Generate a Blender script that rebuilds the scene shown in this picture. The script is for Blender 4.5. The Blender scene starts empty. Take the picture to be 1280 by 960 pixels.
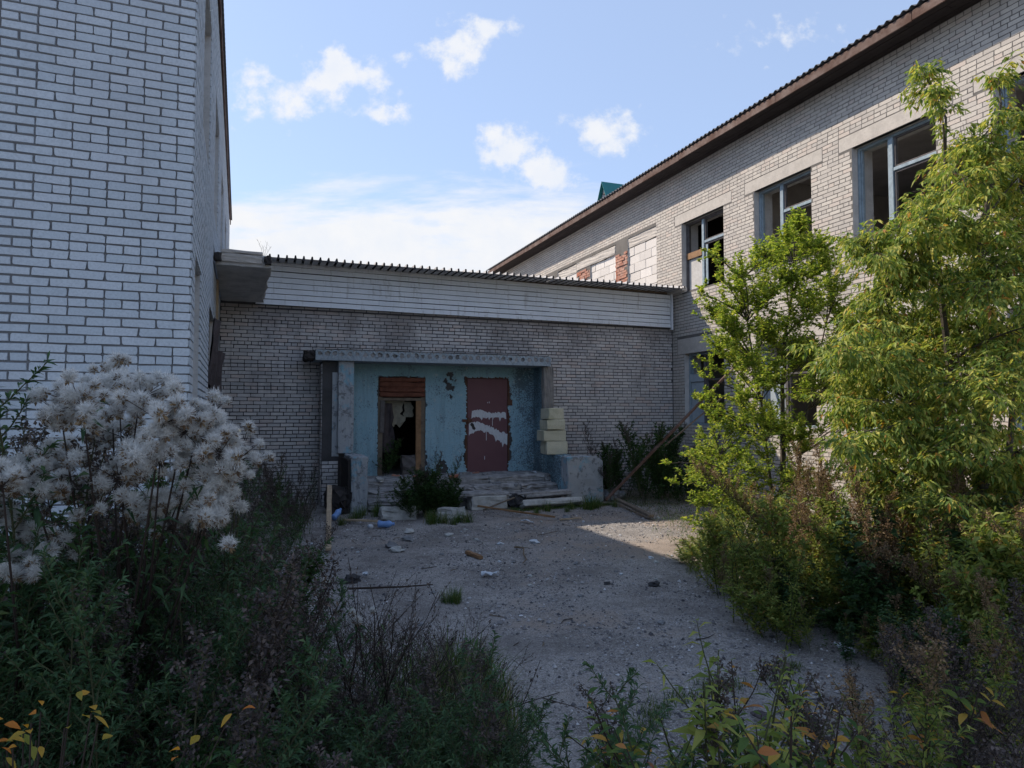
import bpy, bmesh, math, random
import numpy as np
from mathutils import Vector, Matrix

random.seed(7)
rng = np.random.default_rng(7)
S = bpy.context.scene
COL = S.collection
rad = math.radians

# ---------------------------------------------------------------- camera
YAW, PITCH, EYE = rad(20.6), math.atan(37/850), 1.9
cd = bpy.data.cameras.new('camera')
cd.sensor_width = 36; cd.lens = 850/1280*36; cd.clip_start = 0.05; cd.clip_end = 3000
cam = bpy.data.objects.new('camera', cd); COL.objects.link(cam)
cam.location = (0, 0, EYE); cam.rotation_euler = (rad(90)+PITCH, 0, -YAW)
S.camera = cam

# ---------------------------------------------------------------- sun, sky, exposure
TO_SUN = Vector((-0.70, 0.76, 1.0)).normalized()
SUN_EL = math.asin(TO_SUN.z); SUN_AZ = math.atan2(TO_SUN.x, TO_SUN.y)
sl = bpy.data.lights.new('sun', 'SUN'); sl.energy = 3.2; sl.angle = rad(0.6); sl.color = (1.0, 0.87, 0.72)
sun = bpy.data.objects.new('sun', sl); COL.objects.link(sun)
sun.location = (-30, 30, 45)
sun.rotation_euler = (-TO_SUN).to_track_quat('-Z', 'Y').to_euler()
S.view_settings.view_transform = 'Standard'; S.view_settings.look = 'None'
S.view_settings.exposure = 1.0; S.view_settings.gamma = 1
S.cycles.max_bounces = 6; S.cycles.transparent_max_bounces = 8

class NT:
    """tiny helper for writing node trees"""
    def __init__(s, tree):
        s.t = tree; s.n = tree.nodes; s.l = tree.links
    def new(s, typ, **kw):
        nd = s.n.new(typ)
        for k, v in kw.items(): setattr(nd, k, v)
        return nd
    def put(s, sock, v):
        if isinstance(v, bpy.types.NodeSocket): s.l.new(v, sock)
        elif v is not None: sock.default_value = v
    def math(s, op, a, b=None, c=None, clamp=False):
        nd = s.new('ShaderNodeMath', operation=op); nd.use_clamp = clamp
        s.put(nd.inputs[0], a)
        if b is not None: s.put(nd.inputs[1], b)
        if c is not None: s.put(nd.inputs[2], c)
        return nd.outputs[0]
    def vmath(s, op, a, b=None):
        nd = s.new('ShaderNodeVectorMath', operation=op)
        s.put(nd.inputs[0], a)
        if b is not None: s.put(nd.inputs[1], b)
        return nd.outputs['Value'] if op in ('DOT_PRODUCT', 'LENGTH', 'DISTANCE') else nd.outputs[0]
    def noise(s, vec, scale, detail=4, rough=0.55, out='Fac', dist=0.0):
        nd = s.new('ShaderNodeTexNoise'); s.put(nd.inputs['Vector'], vec)
        nd.inputs['Scale'].default_value = scale; nd.inputs['Detail'].default_value = detail
        nd.inputs['Roughness'].default_value = rough; nd.inputs['Distortion'].default_value = dist
        return nd.outputs[out]
    def step(s, v, lo, hi, a=0.0, b=1.0):
        nd = s.new('ShaderNodeMapRange', interpolation_type='SMOOTHSTEP')
        s.put(nd.inputs[0], v); nd.inputs[1].default_value = lo; nd.inputs[2].default_value = hi
        nd.inputs[3].default_value = a; nd.inputs[4].default_value = b
        return nd.outputs[0]
    def lin(s, v, lo, hi, a=0.0, b=1.0):
        nd = s.new('ShaderNodeMapRange'); s.put(nd.inputs[0], v)
        for i, q in enumerate((lo, hi, a, b)): nd.inputs[i+1].default_value = q
        return nd.outputs[0]
    def mix(s, f, a, b, mode='MIX'):
        nd = s.new('ShaderNodeMix', data_type='RGBA', blend_type=mode)
        s.put(nd.inputs[0], f); s.put(nd.inputs[6], c4(a)); s.put(nd.inputs[7], c4(b))
        return nd.outputs[2]
    def ramp(s, v, stops, interp='LINEAR'):
        nd = s.new('ShaderNodeValToRGB'); cr = nd.color_ramp; cr.interpolation = interp
        while len(cr.elements) < len(stops): cr.elements.new(0.5)
        for e, (p, c) in zip(cr.elements, stops): e.position = p; e.color = c4(c)
        s.put(nd.inputs[0], v); return nd.outputs[0]
    def bump(s, h, strength=0.4, dist=0.01):
        nd = s.new('ShaderNodeBump'); nd.inputs['Strength'].default_value = strength
        nd.inputs['Distance'].default_value = dist; s.put(nd.inputs['Height'], h); return nd.outputs[0]

def c4(c):
    if isinstance(c, tuple) and len(c) == 3: return (c[0], c[1], c[2], 1.0)
    return c

w = bpy.data.worlds.new('World'); S.world = w; w.use_nodes = True
T = NT(w.node_tree); T.n.clear()
sky = T.new('ShaderNodeTexSky', sky_type='NISHITA'); sky.sun_disc = False
sky.sun_elevation = SUN_EL; sky.sun_rotation = SUN_AZ; sky.air_density = 1.0; sky.dust_density = 0.4; sky.ozone_density = 1.3
bg = T.new('ShaderNodeBackground'); T.put(bg.inputs[0], T.mix(0.68, sky.outputs[0], (1.46, 1.82, 2.62))); bg.inputs[1].default_value = 0.15
tc = T.new('ShaderNodeTexCoord').outputs['Generated']
CR = (math.cos(YAW), -math.sin(YAW), 0.0)          # a level direction to the right of the school front
CU = (0.0, 0.0, 1.0)
CF = (math.sin(YAW), math.cos(YAW), 0.0)
qf = T.math('MAXIMUM', T.vmath('DOT_PRODUCT', tc, CF), 0.05)
qx = T.math('DIVIDE', T.vmath('DOT_PRODUCT', tc, CR), qf)
qz = T.math('DIVIDE', T.vmath('DOT_PRODUCT', tc, CU), qf)
cmb = T.new('ShaderNodeCombineXYZ'); T.put(cmb.inputs[0], qx); T.put(cmb.inputs[1], qz)
q = cmb.outputs[0]
wn = T.vmath('SUBTRACT', T.noise(q, 9, 5, 0.6, 'Color'), (0.5, 0.5, 0.5))
wv = T.vmath('MULTIPLY', wn, (0.13, 0.10, 0.0))
qw = T.vmath('ADD', q, wv)
# small fair-weather clouds: (sideways, up, half width, half height, weight)
CLOUDS = [(-0.255, 0.505, 0.085, 0.036, 1.0), (-0.335, 0.475, 0.07, 0.036, 1.0), (-0.265, 0.475, 0.05, 0.03, 0.8), (-0.36, 0.50, 0.06, 0.025, 0.7),
          (-0.075, 0.545, 0.055, 0.04, 1.0), (-0.045, 0.575, 0.04, 0.022, 0.7), (-0.17, 0.53, 0.035, 0.018, 0.55), (-0.185, 0.455, 0.04, 0.014, 0.75),
          (0.13, 0.425, 0.065, 0.036, 1.0), (0.185, 0.42, 0.035, 0.018, 0.7), (-0.005, 0.385, 0.05, 0.034, 0.95), (0.04, 0.36, 0.07, 0.03, 0.85),
          (0.42, 0.56, 0.12, 0.02, 0.35), (-0.6, 0.75, 0.2, 0.08, 0.9), (0.9, 0.7, 0.25, 0.06, 0.8), (0.3, 1.1, 0.2, 0.1, 0.8)]
blob = None
for cx, cz, hw, hh, wt in CLOUDS:
    dlt = T.vmath('SUBTRACT', qw, (cx, cz, 0.0))
    dlt = T.vmath('MULTIPLY', dlt, (1/hw, 1/hh, 0.0))
    v = T.math('MULTIPLY', T.math('SUBTRACT', 1.35, T.vmath('LENGTH', dlt)), wt)
    blob = v if blob is None else T.math('MAXIMUM', blob, v)
fb = T.noise(q, 16, 7, 0.62)
cum = T.step(T.math('ADD', T.math('MULTIPLY', blob, 0.66), T.math('MULTIPLY', T.math('SUBTRACT', fb, 0.5), 2.6)), 0.12, 0.78)
# high thin veil low over the school, streaked sideways
qs = T.vmath('MULTIPLY', q, (1.0, 3.6, 1.0))
st = T.noise(qs, 3.2, 8, 0.62, dist=0.6)
st2 = T.noise(T.vmath('MULTIPLY', q, (1.0, 5.0, 1.0)), 9, 6, 0.6)
lean = T.math('ADD', qz, T.math('MULTIPLY', qx, -0.02))
veil_amt = T.math('MULTIPLY', T.step(lean, 0.42, 0.24), 1.0)
veil = T.step(T.math('ADD', T.math('ADD', st, T.math('MULTIPLY', st2, 0.55)), T.math('MULTIPLY', veil_amt, 0.62)), 0.95, 1.36)
veil = T.math('MULTIPLY', veil, T.step(lean, 0.46, 0.34))
sep = T.new('ShaderNodeSeparateXYZ'); T.put(sep.inputs[0], tc)
# the rest of the sky, away from the school front
gen = T.step(T.noise(T.vmath('MULTIPLY', tc, (1.0, 1.0, 2.4)), 3.0, 7, 0.6), 0.52, 0.75)
gen = T.math('MULTIPLY', gen, T.step(T.vmath('DOT_PRODUCT', tc, CF), 0.25, 0.0))
gen = T.math('MULTIPLY', gen, 0.45)
dens = T.math('MAXIMUM', T.math('MAXIMUM', T.math('MULTIPLY', cum, 0.93), veil), gen)
dens = T.math('MULTIPLY', dens, T.step(sep.outputs[2], -0.01, 0.01))
cb = T.new('ShaderNodeBackground')
T.put(cb.inputs[0], T.mix(T.noise(q, 22, 5, 0.6), (0.80, 0.86, 0.97), (1.0, 0.985, 0.97)))
cb.inputs[1].default_value = 0.50
mx = T.new('ShaderNodeMixShader'); T.put(mx.inputs[0], dens); T.l.new(bg.outputs[0], mx.inputs[1]); T.l.new(cb.outputs[0], mx.inputs[2])
wo = T.new('ShaderNodeOutputWorld'); T.l.new(mx.outputs[0], wo.inputs[0])

# ---------------------------------------------------------------- object helpers
def tag(o, label=None, cat=None, group=None, kind=None):
    if label: o['label'] = label
    if cat: o['category'] = cat
    if group: o['group'] = group
    if kind: o['kind'] = kind
    return o
def empty(name, loc=(0, 0, 0), label=None, cat=None, group=None):
    o = bpy.data.objects.new(name, None); o.empty_display_size = 0.2; COL.objects.link(o); o.location = loc
    return tag(o, label, cat, group)
def link(name, me, parent=None, loc=(0, 0, 0), rot=(0, 0, 0)):
    o = bpy.data.objects.new(name, me); COL.objects.link(o); o.parent = parent
    o.location = loc; o.rotation_euler = rot; return o
def make_mesh(batches, mats, name='mesh', smooth=False):
    """batches: list of (V (n,3), F (m,k), material index); one mesh of them all"""
    vs, loops, starts, totals, mi = [], [], [], [], []
    off = 0; lo = 0
    for b in batches:
        V, F = np.asarray(b[0], dtype=np.float32).reshape(-1, 3), np.asarray(b[1], dtype=np.int32)
        if len(F) == 0: continue
        k = F.shape[1]; vs.append(V); loops.append((F+off).ravel())
        starts.append(lo+np.arange(len(F), dtype=np.int32)*k); totals.append(np.full(len(F), k, np.int32))
        mi.append(np.full(len(F), b[2] if len(b) > 2 else 0, np.int32))
        off += len(V); lo += len(F)*k
    me = bpy.data.meshes.new(name)
    V = np.concatenate(vs); L = np.concatenate(loops); st = np.concatenate(starts)
    me.vertices.add(len(V)); me.vertices.foreach_set('co', V.ravel())
    me.loops.add(len(L)); me.loops.foreach_set('vertex_index', L)
    me.polygons.add(len(st)); me.polygons.foreach_set('loop_start', st)
    me.polygons.foreach_set('loop_total', np.concatenate(totals))
    me.polygons.foreach_set('material_index', np.concatenate(mi))
    me.polygons.foreach_set('use_smooth', np.full(len(st), bool(smooth)))
    for m in (mats if isinstance(mats, (list, tuple)) else [mats]): me.materials.append(m)
    me.update(calc_edges=True); me.validate()
    return me
def box(x0, x1, y0, y1, z0, z1):
    V = [(x0, y0, z0), (x1, y0, z0), (x1, y1, z0), (x0, y1, z0), (x0, y0, z1), (x1, y0, z1), (x1, y1, z1), (x0, y1, z1)]
    F = [(0, 3, 2, 1), (4, 5, 6, 7), (0, 1, 5, 4), (1, 2, 6, 5), (2, 3, 7, 6), (3, 0, 4, 7)]
    return (np.array(V, float), np.array(F))
def rough_block(sx, sy, sz, seed=0, amp=0.02, bev=0.012, cuts=2, skew=0.0):
    """a chipped block standing on z = 0, bevelled and roughened"""
    r = random.Random(seed); bm = bmesh.new(); bmesh.ops.create_cube(bm, size=1)
    bmesh.ops.scale(bm, vec=(sx, sy, sz), verts=bm.verts); bmesh.ops.translate(bm, vec=(0, 0, sz/2), verts=bm.verts)
    bmesh.ops.bevel(bm, geom=bm.edges[:], offset=bev, segments=1, affect='EDGES', profile=0.5)
    if cuts:
        big = [e for e in bm.edges if e.calc_length() > max(3*bev, 0.05)]
        bmesh.ops.subdivide_edges(bm, edges=big, cuts=cuts, use_grid_fill=True)
    for v in bm.verts:
        v.co += Vector((r.uniform(-1, 1)*min(amp, sx*.2), r.uniform(-1, 1)*min(amp, sy*.2), r.uniform(-1, 1)*min(amp, sz*.2)))
        v.co.x += skew*v.co.z
    return bm
def bm_mesh(bm, mat, name='mesh', smooth=False):
    me = bpy.data.meshes.new(name); bm.to_mesh(me); bm.free()
    for m in (mat if isinstance(mat, (list, tuple)) else [mat]): me.materials.append(m)
    if smooth: me.polygons.foreach_set('use_smooth', [True]*len(me.polygons))
    return me
def tube(P, R, sides=5, cap=True):
    """a bent tube through the points P with radii R"""
    P = np.asarray(P, float); n = len(P); R = np.broadcast_to(np.asarray(R, float), (n,))
    t = np.gradient(P, axis=0); t /= np.linalg.norm(t, axis=1)[:, None]+1e-9
    ref = np.array([0.31, 0.17, 0.93]) if abs(t[0][2]) < 0.9 else np.array([0.95, 0.2, 0.1])
    a = np.cross(t, ref); a /= np.linalg.norm(a, axis=1)[:, None]+1e-9; b = np.cross(t, a)
    th = np.arange(sides)/sides*2*np.pi
    V = P[:, None, :]+R[:, None, None]*(np.cos(th)[None, :, None]*a[:, None, :]+np.sin(th)[None, :, None]*b[:, None, :])
    i = np.arange(n-1)[:, None]*sides; j = np.arange(sides)[None, :]; k = (j+1) % sides
    F = np.stack([i+j, i+k, i+sides+k, i+sides+j], -1).reshape(-1, 4)
    return V.reshape(-1, 3), F
def leaves(P, D, L, W, droop=0.25, twist=None, r=None):
    """one folded leaf of 6 vertices and 4 triangles at each point P, growing along D"""
    r = r or rng; P = np.asarray(P, float); D = np.asarray(D, float); n = len(P)
    L = np.broadcast_to(L, (n,)).astype(float)[:, None]; W = np.broadcast_to(W, (n,)).astype(float)[:, None]
    D = D/(np.linalg.norm(D, axis=1)[:, None]+1e-9)
    up = r.normal(size=(n, 3))*0.45+np.array([0, 0, 1.0]) if twist is None else r.normal(size=(n, 3))*twist+np.array([0, 0, 1.0])
    s = np.cross(D, up); s /= np.linalg.norm(s, axis=1)[:, None]+1e-9; nn = np.cross(s, D)
    dn = np.array([0, 0, -1.0])
    b = P; m = P+D*L*0.45-nn*W*0.18
    l = P+D*L*0.42+s*W*0.5; rr = P+D*L*0.42-s*W*0.5; tip = P+D*L*0.95+dn*L*droop
    V = np.stack([b, l, m, rr, tip], 1).reshape(-1, 3)
    base = (np.arange(n)*5)[:, None]
    F = np.concatenate([base+[0, 2, 1], base+[0, 3, 2], base+[1, 2, 4], base+[2, 3, 4]])
    return V, F
def blades(P, D, L, W, bend, r=None):
    """grass blades: three segments that bend over"""
    r = r or rng; P = np.asarray(P, float); n = len(P); L = np.broadcast_to(L, (n,)).astype(float); W = np.broadcast_to(W, (n,)).astype(float)
    bend = np.broadcast_to(bend, (n,)).astype(float)
    D = np.asarray(D, float); D = D/(np.linalg.norm(D, axis=1)[:, None]+1e-9)
    s = np.cross(D, np.array([0, 0, 1.0])); s /= np.linalg.norm(s, axis=1)[:, None]+1e-9
    up = np.array([0, 0, 1.0]); pts = []
    for f in (0, .35, .7, 1.0):
        c = P+(up*(f-bend[:, None]*f*f*0.55)+D*(0.15*f+bend[:, None]*f*f*0.8))*L[:, None]
        ww = (W*(1-f)**0.6*0.5)[:, None] if f < 1 else 0
        pts.append((c+s*ww, c-s*ww) if f < 1 else (c,))
    V = np.stack([pts[0][0], pts[0][1], pts[1][0], pts[1][1], pts[2][0], pts[2][1], pts[3][0]], 1).reshape(-1, 3)
    b = (np.arange(n)*7)[:, None]
    F = np.concatenate([b+[0, 1, 3], b+[0, 3, 2], b+[2, 3, 5], b+[2, 5, 4], b+[4, 5, 6]])
    return V, F

# ---------------------------------------------------------------- materials
def pmat(name, fn, rough=0.85, spec=0.25):
    m = bpy.data.materials.new(name); m.use_nodes = True; t = NT(m.node_tree)
    b = t.n['Principled BSDF']; b.inputs['Roughness'].default_value = rough; b.inputs['Specular IOR Level'].default_value = spec
    fn(t, b); return m
def island(t): return t.new('ShaderNodeNewGeometry').outputs['Random Per Island']
def pos(t): return t.new('ShaderNodeNewGeometry').outputs['Position']
def rnd_piece(t):
    oi = t.new('ShaderNodeObjectInfo').outputs['Random']
    return t.math('FRACT', t.math('ADD', island(t), t.math('MULTIPLY', oi, 7.31)))
def brick_mat(name, lo, hi, stain, stain_amt, warm=None, z_dirt=None):
    def f(t, b):
        p = pos(t); r = rnd_piece(t)
        c = t.mix(r, lo, hi)
        if warm: c = t.mix(t.step(t.math('FRACT', t.math('MULTIPLY', r, 13.7)), 0.72, 1.0), c, warm)
        fine = t.noise(p, 55, 5, 0.7)
        c = t.mix(t.step(fine, 0.38, 0.72, 0.0, 0.4), c, tuple(x*0.62 for x in lo))
        big = t.noise(t.vmath('MULTIPLY', p, (1.0, 1.0, 0.6)), 0.85, 7, 0.66)
        c = t.mix(t.step(big, 0.48, 0.74, 0.0, stain_amt), c, stain)
        runs = t.noise(t.vmath('MULTIPLY', p, (3.5, 3.5, 0.35)), 1.6, 5, 0.6)
        c = t.mix(t.step(runs, 0.55, 0.78, 0.0, stain_amt*0.8), c, tuple(x*0.75 for x in stain))
        if z_dirt:
            sp = t.new('ShaderNodeSeparateXYZ'); t.put(sp.inputs[0], p)
            for z0, z1, col, amt in z_dirt:
                k = t.step(t.math('ADD', sp.outputs[2], t.math('MULTIPLY', t.math('SUBTRACT', big, 0.5), 1.6)), z0, z1, 0.0, amt)
                c = t.mix(k, c, col)
        t.put(b.inputs['Base Color'], c)
        t.put(b.inputs['Normal'], t.bump(t.noise(p, 90, 5, 0.7), 0.5, 0.0025))
    return pmat(name, f, 0.9, 0.15)
M = {}
M['brick_left'] = brick_mat('white silicate brick', (0.44, 0.50, 0.555), (0.52, 0.57, 0.62), (0.36, 0.38, 0.41), 0.35)
M['brick_link'] = brick_mat('dirty silicate brick', (0.42, 0.42, 0.43), (0.60, 0.58, 0.57), (0.20, 0.195, 0.20), 0.75, warm=(0.55, 0.48, 0.45),
                            z_dirt=[(3.55, 4.15, (0.22, 0.20, 0.19), 0.6)])
M['brick_right'] = brick_mat('grey silicate brick', (0.45, 0.42, 0.39), (0.57, 0.53, 0.48), (0.34, 0.32, 0.30), 0.4, warm=(0.55, 0.48, 0.43))
M['brick_red'] = brick_mat('broken red brick', (0.30, 0.10, 0.06), (0.46, 0.20, 0.13), (0.5, 0.45, 0.4), 0.5)
M['aerated'] = brick_mat('aerated concrete block', (0.60, 0.57, 0.54), (0.72, 0.69, 0.66), (0.48, 0.46, 0.44), 0.4)
M['aerated_old'] = brick_mat('weathered pale block', (0.42, 0.41, 0.30), (0.56, 0.54, 0.42), (0.22, 0.24, 0.13), 0.8)
def plain(name, col, var=0.25, scale=6, rough=0.85, bump=0.4, spec=0.25, col2=None, fine=40):
    def f(t, b):
        p = pos(t)
        a = t.mix(t.step(t.noise(p, scale, 6, 0.65), 0.35, 0.7), col, col2 or tuple(x*(1-var) for x in col))
        a = t.mix(t.math('MULTIPLY', rnd_piece(t), 0.35), a, tuple(x*(1-var*0.8) for x in col))
        a = t.mix(t.step(t.noise(p, fine, 4, 0.7), 0.5, 0.75, 0, 0.5), a, tuple(x*0.55 for x in col))
        t.put(b.inputs['Base Color'], a); t.put(b.inputs['Normal'], t.bump(t.noise(p, fine*2, 4, 0.7), bump, 0.01))
    return pmat(name, f, rough, spec)
M['mortar'] = plain('grey mortar', (0.19, 0.195, 0.205), 0.25, 3, 0.95, 0.8)
M['mortar_right'] = plain('brown grey mortar', (0.17, 0.16, 0.15), 0.3, 3, 0.95, 0.5)
M['mortar_dark'] = plain('sooty mortar', (0.085, 0.085, 0.09), 0.4, 3, 0.95, 0.8)
M['render_white'] = plain('flaking limewash', (0.55, 0.54, 0.53), 0.25, 4, 0.9, 0.3)
M['lintel'] = plain('pale concrete lintel', (0.52, 0.485, 0.445), 0.2, 7, 0.9, 0.5)
M['concrete'] = plain('rough concrete', (0.27, 0.26, 0.25), 0.4, 4, 0.95, 0.9)
M['concrete_pale'] = plain('pale broken concrete', (0.50, 0.51, 0.50), 0.4, 6, 0.95, 0.9)
M['concrete_dark'] = plain('tarry concrete', (0.055, 0.05, 0.05), 0.4, 6, 0.95, 0.9)
M['concrete_step'] = plain('crumbling step concrete', (0.38, 0.38, 0.385), 0.55, 5, 0.95, 1.0, col2=(0.15, 0.15, 0.155))
M['slab_under'] = plain('pale slab underside', (0.50, 0.49, 0.48), 0.3, 3, 0.9, 0.4)
M['interior'] = plain('sooted plaster', (0.42, 0.39, 0.36), 0.4, 1.5, 0.95, 0.2)
M['interior_dark'] = plain('burnt plaster', (0.03, 0.028, 0.028), 0.3, 2, 0.95, 0.2)  # near black: the darkness of unlit rooms is put into this colour
M['ceiling'] = plain('grey ceiling slab', (0.50, 0.47, 0.45), 0.3, 1.5, 0.95, 0.2)
M['soffit'] = plain('dark soffit board', (0.040, 0.033, 0.034), 0.4, 3, 0.9, 0.4)
M['fascia'] = plain('weathered brown board', (0.10, 0.055, 0.042), 0.5, 2.2, 0.85, 0.8, col2=(0.22, 0.165, 0.145))
M['timber_old'] = plain('grey weathered timber', (0.19, 0.155, 0.12), 0.4, 8, 0.85, 0.5)
M['timber_pale'] = plain('pale timber', (0.46, 0.36, 0.25), 0.35, 8, 0.8, 0.4)
M['timber_orange'] = plain('orange brown timber', (0.29, 0.17, 0.09), 0.35, 8, 0.8, 0.4)
M['timber_rust'] = plain('red brown slats', (0.19, 0.075, 0.05), 0.45, 9, 0.85, 0.5)
M['frame_blue'] = plain('pale blue window paint', (0.30, 0.38, 0.44), 0.35, 9, 0.7, 0.4)
M['frame_dark'] = plain('dirty window timber', (0.13, 0.12, 0.12), 0.4, 9, 0.8, 0.4)
M['panel_blue'] = plain('blue grey panel', (0.36, 0.42, 0.47), 0.2, 3, 0.7, 0.2)
M['plastic_dark'] = plain('dark torn sheeting', (0.075, 0.062, 0.066), 0.4, 6, 0.55, 0.6)
M['cloth_pale'] = plain('pale torn cloth', (0.30, 0.28, 0.22), 0.35, 6, 0.9, 0.5)
M['plastic_white'] = plain('white plastic', (0.55, 0.60, 0.66), 0.2, 8, 0.5, 0.2)
M['plastic_blue'] = plain('blue plastic', (0.20, 0.36, 0.70), 0.3, 8, 0.5, 0.2)
M['stone'] = plain('grey stone', (0.26, 0.27, 0.285), 0.4, 9, 0.95, 0.8)
M['stone_dark'] = plain('dark stone', (0.06, 0.06, 0.065), 0.4, 9, 0.95, 0.8)
M['metal_rust'] = plain('rusty iron', (0.12, 0.06, 0.04), 0.4, 14, 0.8, 0.5)
M['turquoise'] = plain('turquoise roof sheet', (0.03, 0.20, 0.20), 0.2, 4, 0.5, 0.1)
def f_siding(t, b):
    p = pos(t)
    c = t.mix(t.step(t.noise(p, 2.2, 6, 0.6), 0.4, 0.75, 0, 0.6), (0.70, 0.74, 0.79), (0.58, 0.62, 0.67))
    c = t.mix(t.step(t.noise(t.vmath('MULTIPLY', p, (6, 6, 0.8)), 2.0, 5, 0.6), 0.52, 0.74, 0, 0.5), c, (0.30, 0.29, 0.28))
    t.put(b.inputs['Base Color'], c); t.put(b.inputs['Normal'], t.bump(t.noise(p, 4, 3), 0.15, 0.02))
M['siding'] = pmat('white vinyl siding', f_siding, 0.55, 0.3)
def f_roof(t, b):
    p = pos(t)
    c = t.mix(t.noise(p, 5, 6, 0.7), (0.34, 0.34, 0.35), (0.52, 0.52, 0.53))
    c = t.mix(t.step(t.noise(p, 2.2, 5, 0.6), 0.5, 0.7, 0, 0.7), c, (0.12, 0.10, 0.09))
    t.put(b.inputs['Base Color'], c)
M['roof_metal'] = pmat('grey profiled sheet', f_roof, 0.6, 0.3)
M['roof_rib'] = plain('dark roof edge and rib shade', (0.05, 0.048, 0.052), 0.3, 5, 0.8, 0.2)
def f_asb(t, b):
    p = pos(t); c = t.mix(t.noise(p, 3, 6, 0.7), (0.07, 0.075, 0.09), (0.15, 0.155, 0.17)); t.put(b.inputs['Base Color'], c)
M['roof_wave'] = pmat('dark wavy sheet', f_asb, 0.8, 0.2)
def f_blue(t, b):
    p = pos(t)
    c = t.mix(t.noise(p, 1.6, 6, 0.65), (0.20, 0.37, 0.47), (0.32, 0.47, 0.54))
    sp = t.new('ShaderNodeSeparateXYZ'); t.put(sp.inputs[0], p)
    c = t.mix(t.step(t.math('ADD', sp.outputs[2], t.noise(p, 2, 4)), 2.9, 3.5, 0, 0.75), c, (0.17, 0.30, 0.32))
    runs = t.noise(t.vmath('MULTIPLY', p, (7, 7, 0.5)), 1.6, 6, 0.6)
    c = t.mix(t.step(runs, 0.50, 0.66, 0, 0.6), c, (0.20, 0.31, 0.37))
    k = t.math('ADD', t.noise(p, 34, 6, 0.75), t.math('MULTIPLY', t.noise(p, 1.8, 4, 0.6), 0.5))
    k = t.math('ADD', k, t.step(sp.outputs[0], 5.5, 5.9, 0.0, 0.13))
    flake = t.step(k, 0.83, 0.88)
    c = t.mix(t.math('MULTIPLY', flake, 0.8), c, (0.07, 0.09, 0.11))
    pale = t.step(t.noise(t.vmath('ADD', p, (7.0, 3.0, 1.0)), 11, 6, 0.75), 0.58, 0.64)
    c = t.mix(t.math('MULTIPLY', pale, 0.6), c, (0.42, 0.47, 0.48))
    t.put(b.inputs['Base Color'], c)
    t.put(b.inputs['Normal'], t.bump(t.math('SUBTRACT', t.noise(p, 60, 5, 0.7), flake), 0.5, 0.008))
M['blue_plaster'] = pmat('peeling blue plaster', f_blue, 0.85, 0.2)
def f_pillar(t, b):
    p = pos(t)
    c = t.mix(t.noise(p, 3, 6, 0.7), (0.26, 0.29, 0.32), (0.40, 0.42, 0.44))
    c = t.mix(t.step(t.noise(p, 7, 7, 0.75), 0.52, 0.60, 0, 0.8), c, (0.12, 0.13, 0.14))
    c = t.mix(t.step(t.noise(t.vmath('ADD', p, (3.0, 1.0, 5.0)), 2.5, 6, 0.7), 0.53, 0.62, 0, 0.8), c, (0.18, 0.36, 0.46))
    t.put(b.inputs['Base Color'], c); t.put(b.inputs['Normal'], t.bump(t.noise(p, 50, 6, 0.75), 0.7, 0.012))
M['pillar'] = pmat('patchy painted concrete', f_pillar, 0.9, 0.2)
def f_slab(t, b):
    p = pos(t)
    c = t.mix(t.noise(p, 6, 6, 0.7), (0.22, 0.27, 0.31), (0.36, 0.41, 0.45))
    c = t.mix(t.step(t.noise(p, 16, 6, 0.75), 0.55, 0.65, 0, 0.75), c, (0.10, 0.11, 0.12))
    t.put(b.inputs['Base Color'], c); t.put(b.inputs['Normal'], t.bump(t.noise(p, 60, 6, 0.75), 0.7, 0.012))
M['slab_edge'] = pmat('blue tinged slab', f_slab, 0.9, 0.2)
def f_door(t, b):
    p = pos(t)
    c = t.mix(t.noise(p, 2.5, 6, 0.6), (0.115, 0.05, 0.062), (0.155, 0.075, 0.085))
    c = t.mix(t.step(t.noise(p, 30, 5, 0.7), 0.62, 0.72, 0, 0.6), c, (0.06, 0.03, 0.03))
    t.put(b.inputs['Base Color'], c); t.put(b.inputs['Normal'], t.bump(t.noise(p, 3, 3), 0.3, 0.02))
M['door'] = pmat('dull maroon steel', f_door, 0.55, 0.3)
def f_smear(t, b):
    p = pos(t); c = t.mix(t.step(t.noise(t.vmath('MULTIPLY', p, (1.0, 1.0, 0.3)), 40, 5, 0.7), 0.45, 0.7, 0, 0.6), (0.55, 0.58, 0.62), (0.36, 0.32, 0.36)); t.put(b.inputs['Base Color'], c)
M['smear'] = pmat('white paint smear', f_smear, 0.6, 0.2)
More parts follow.
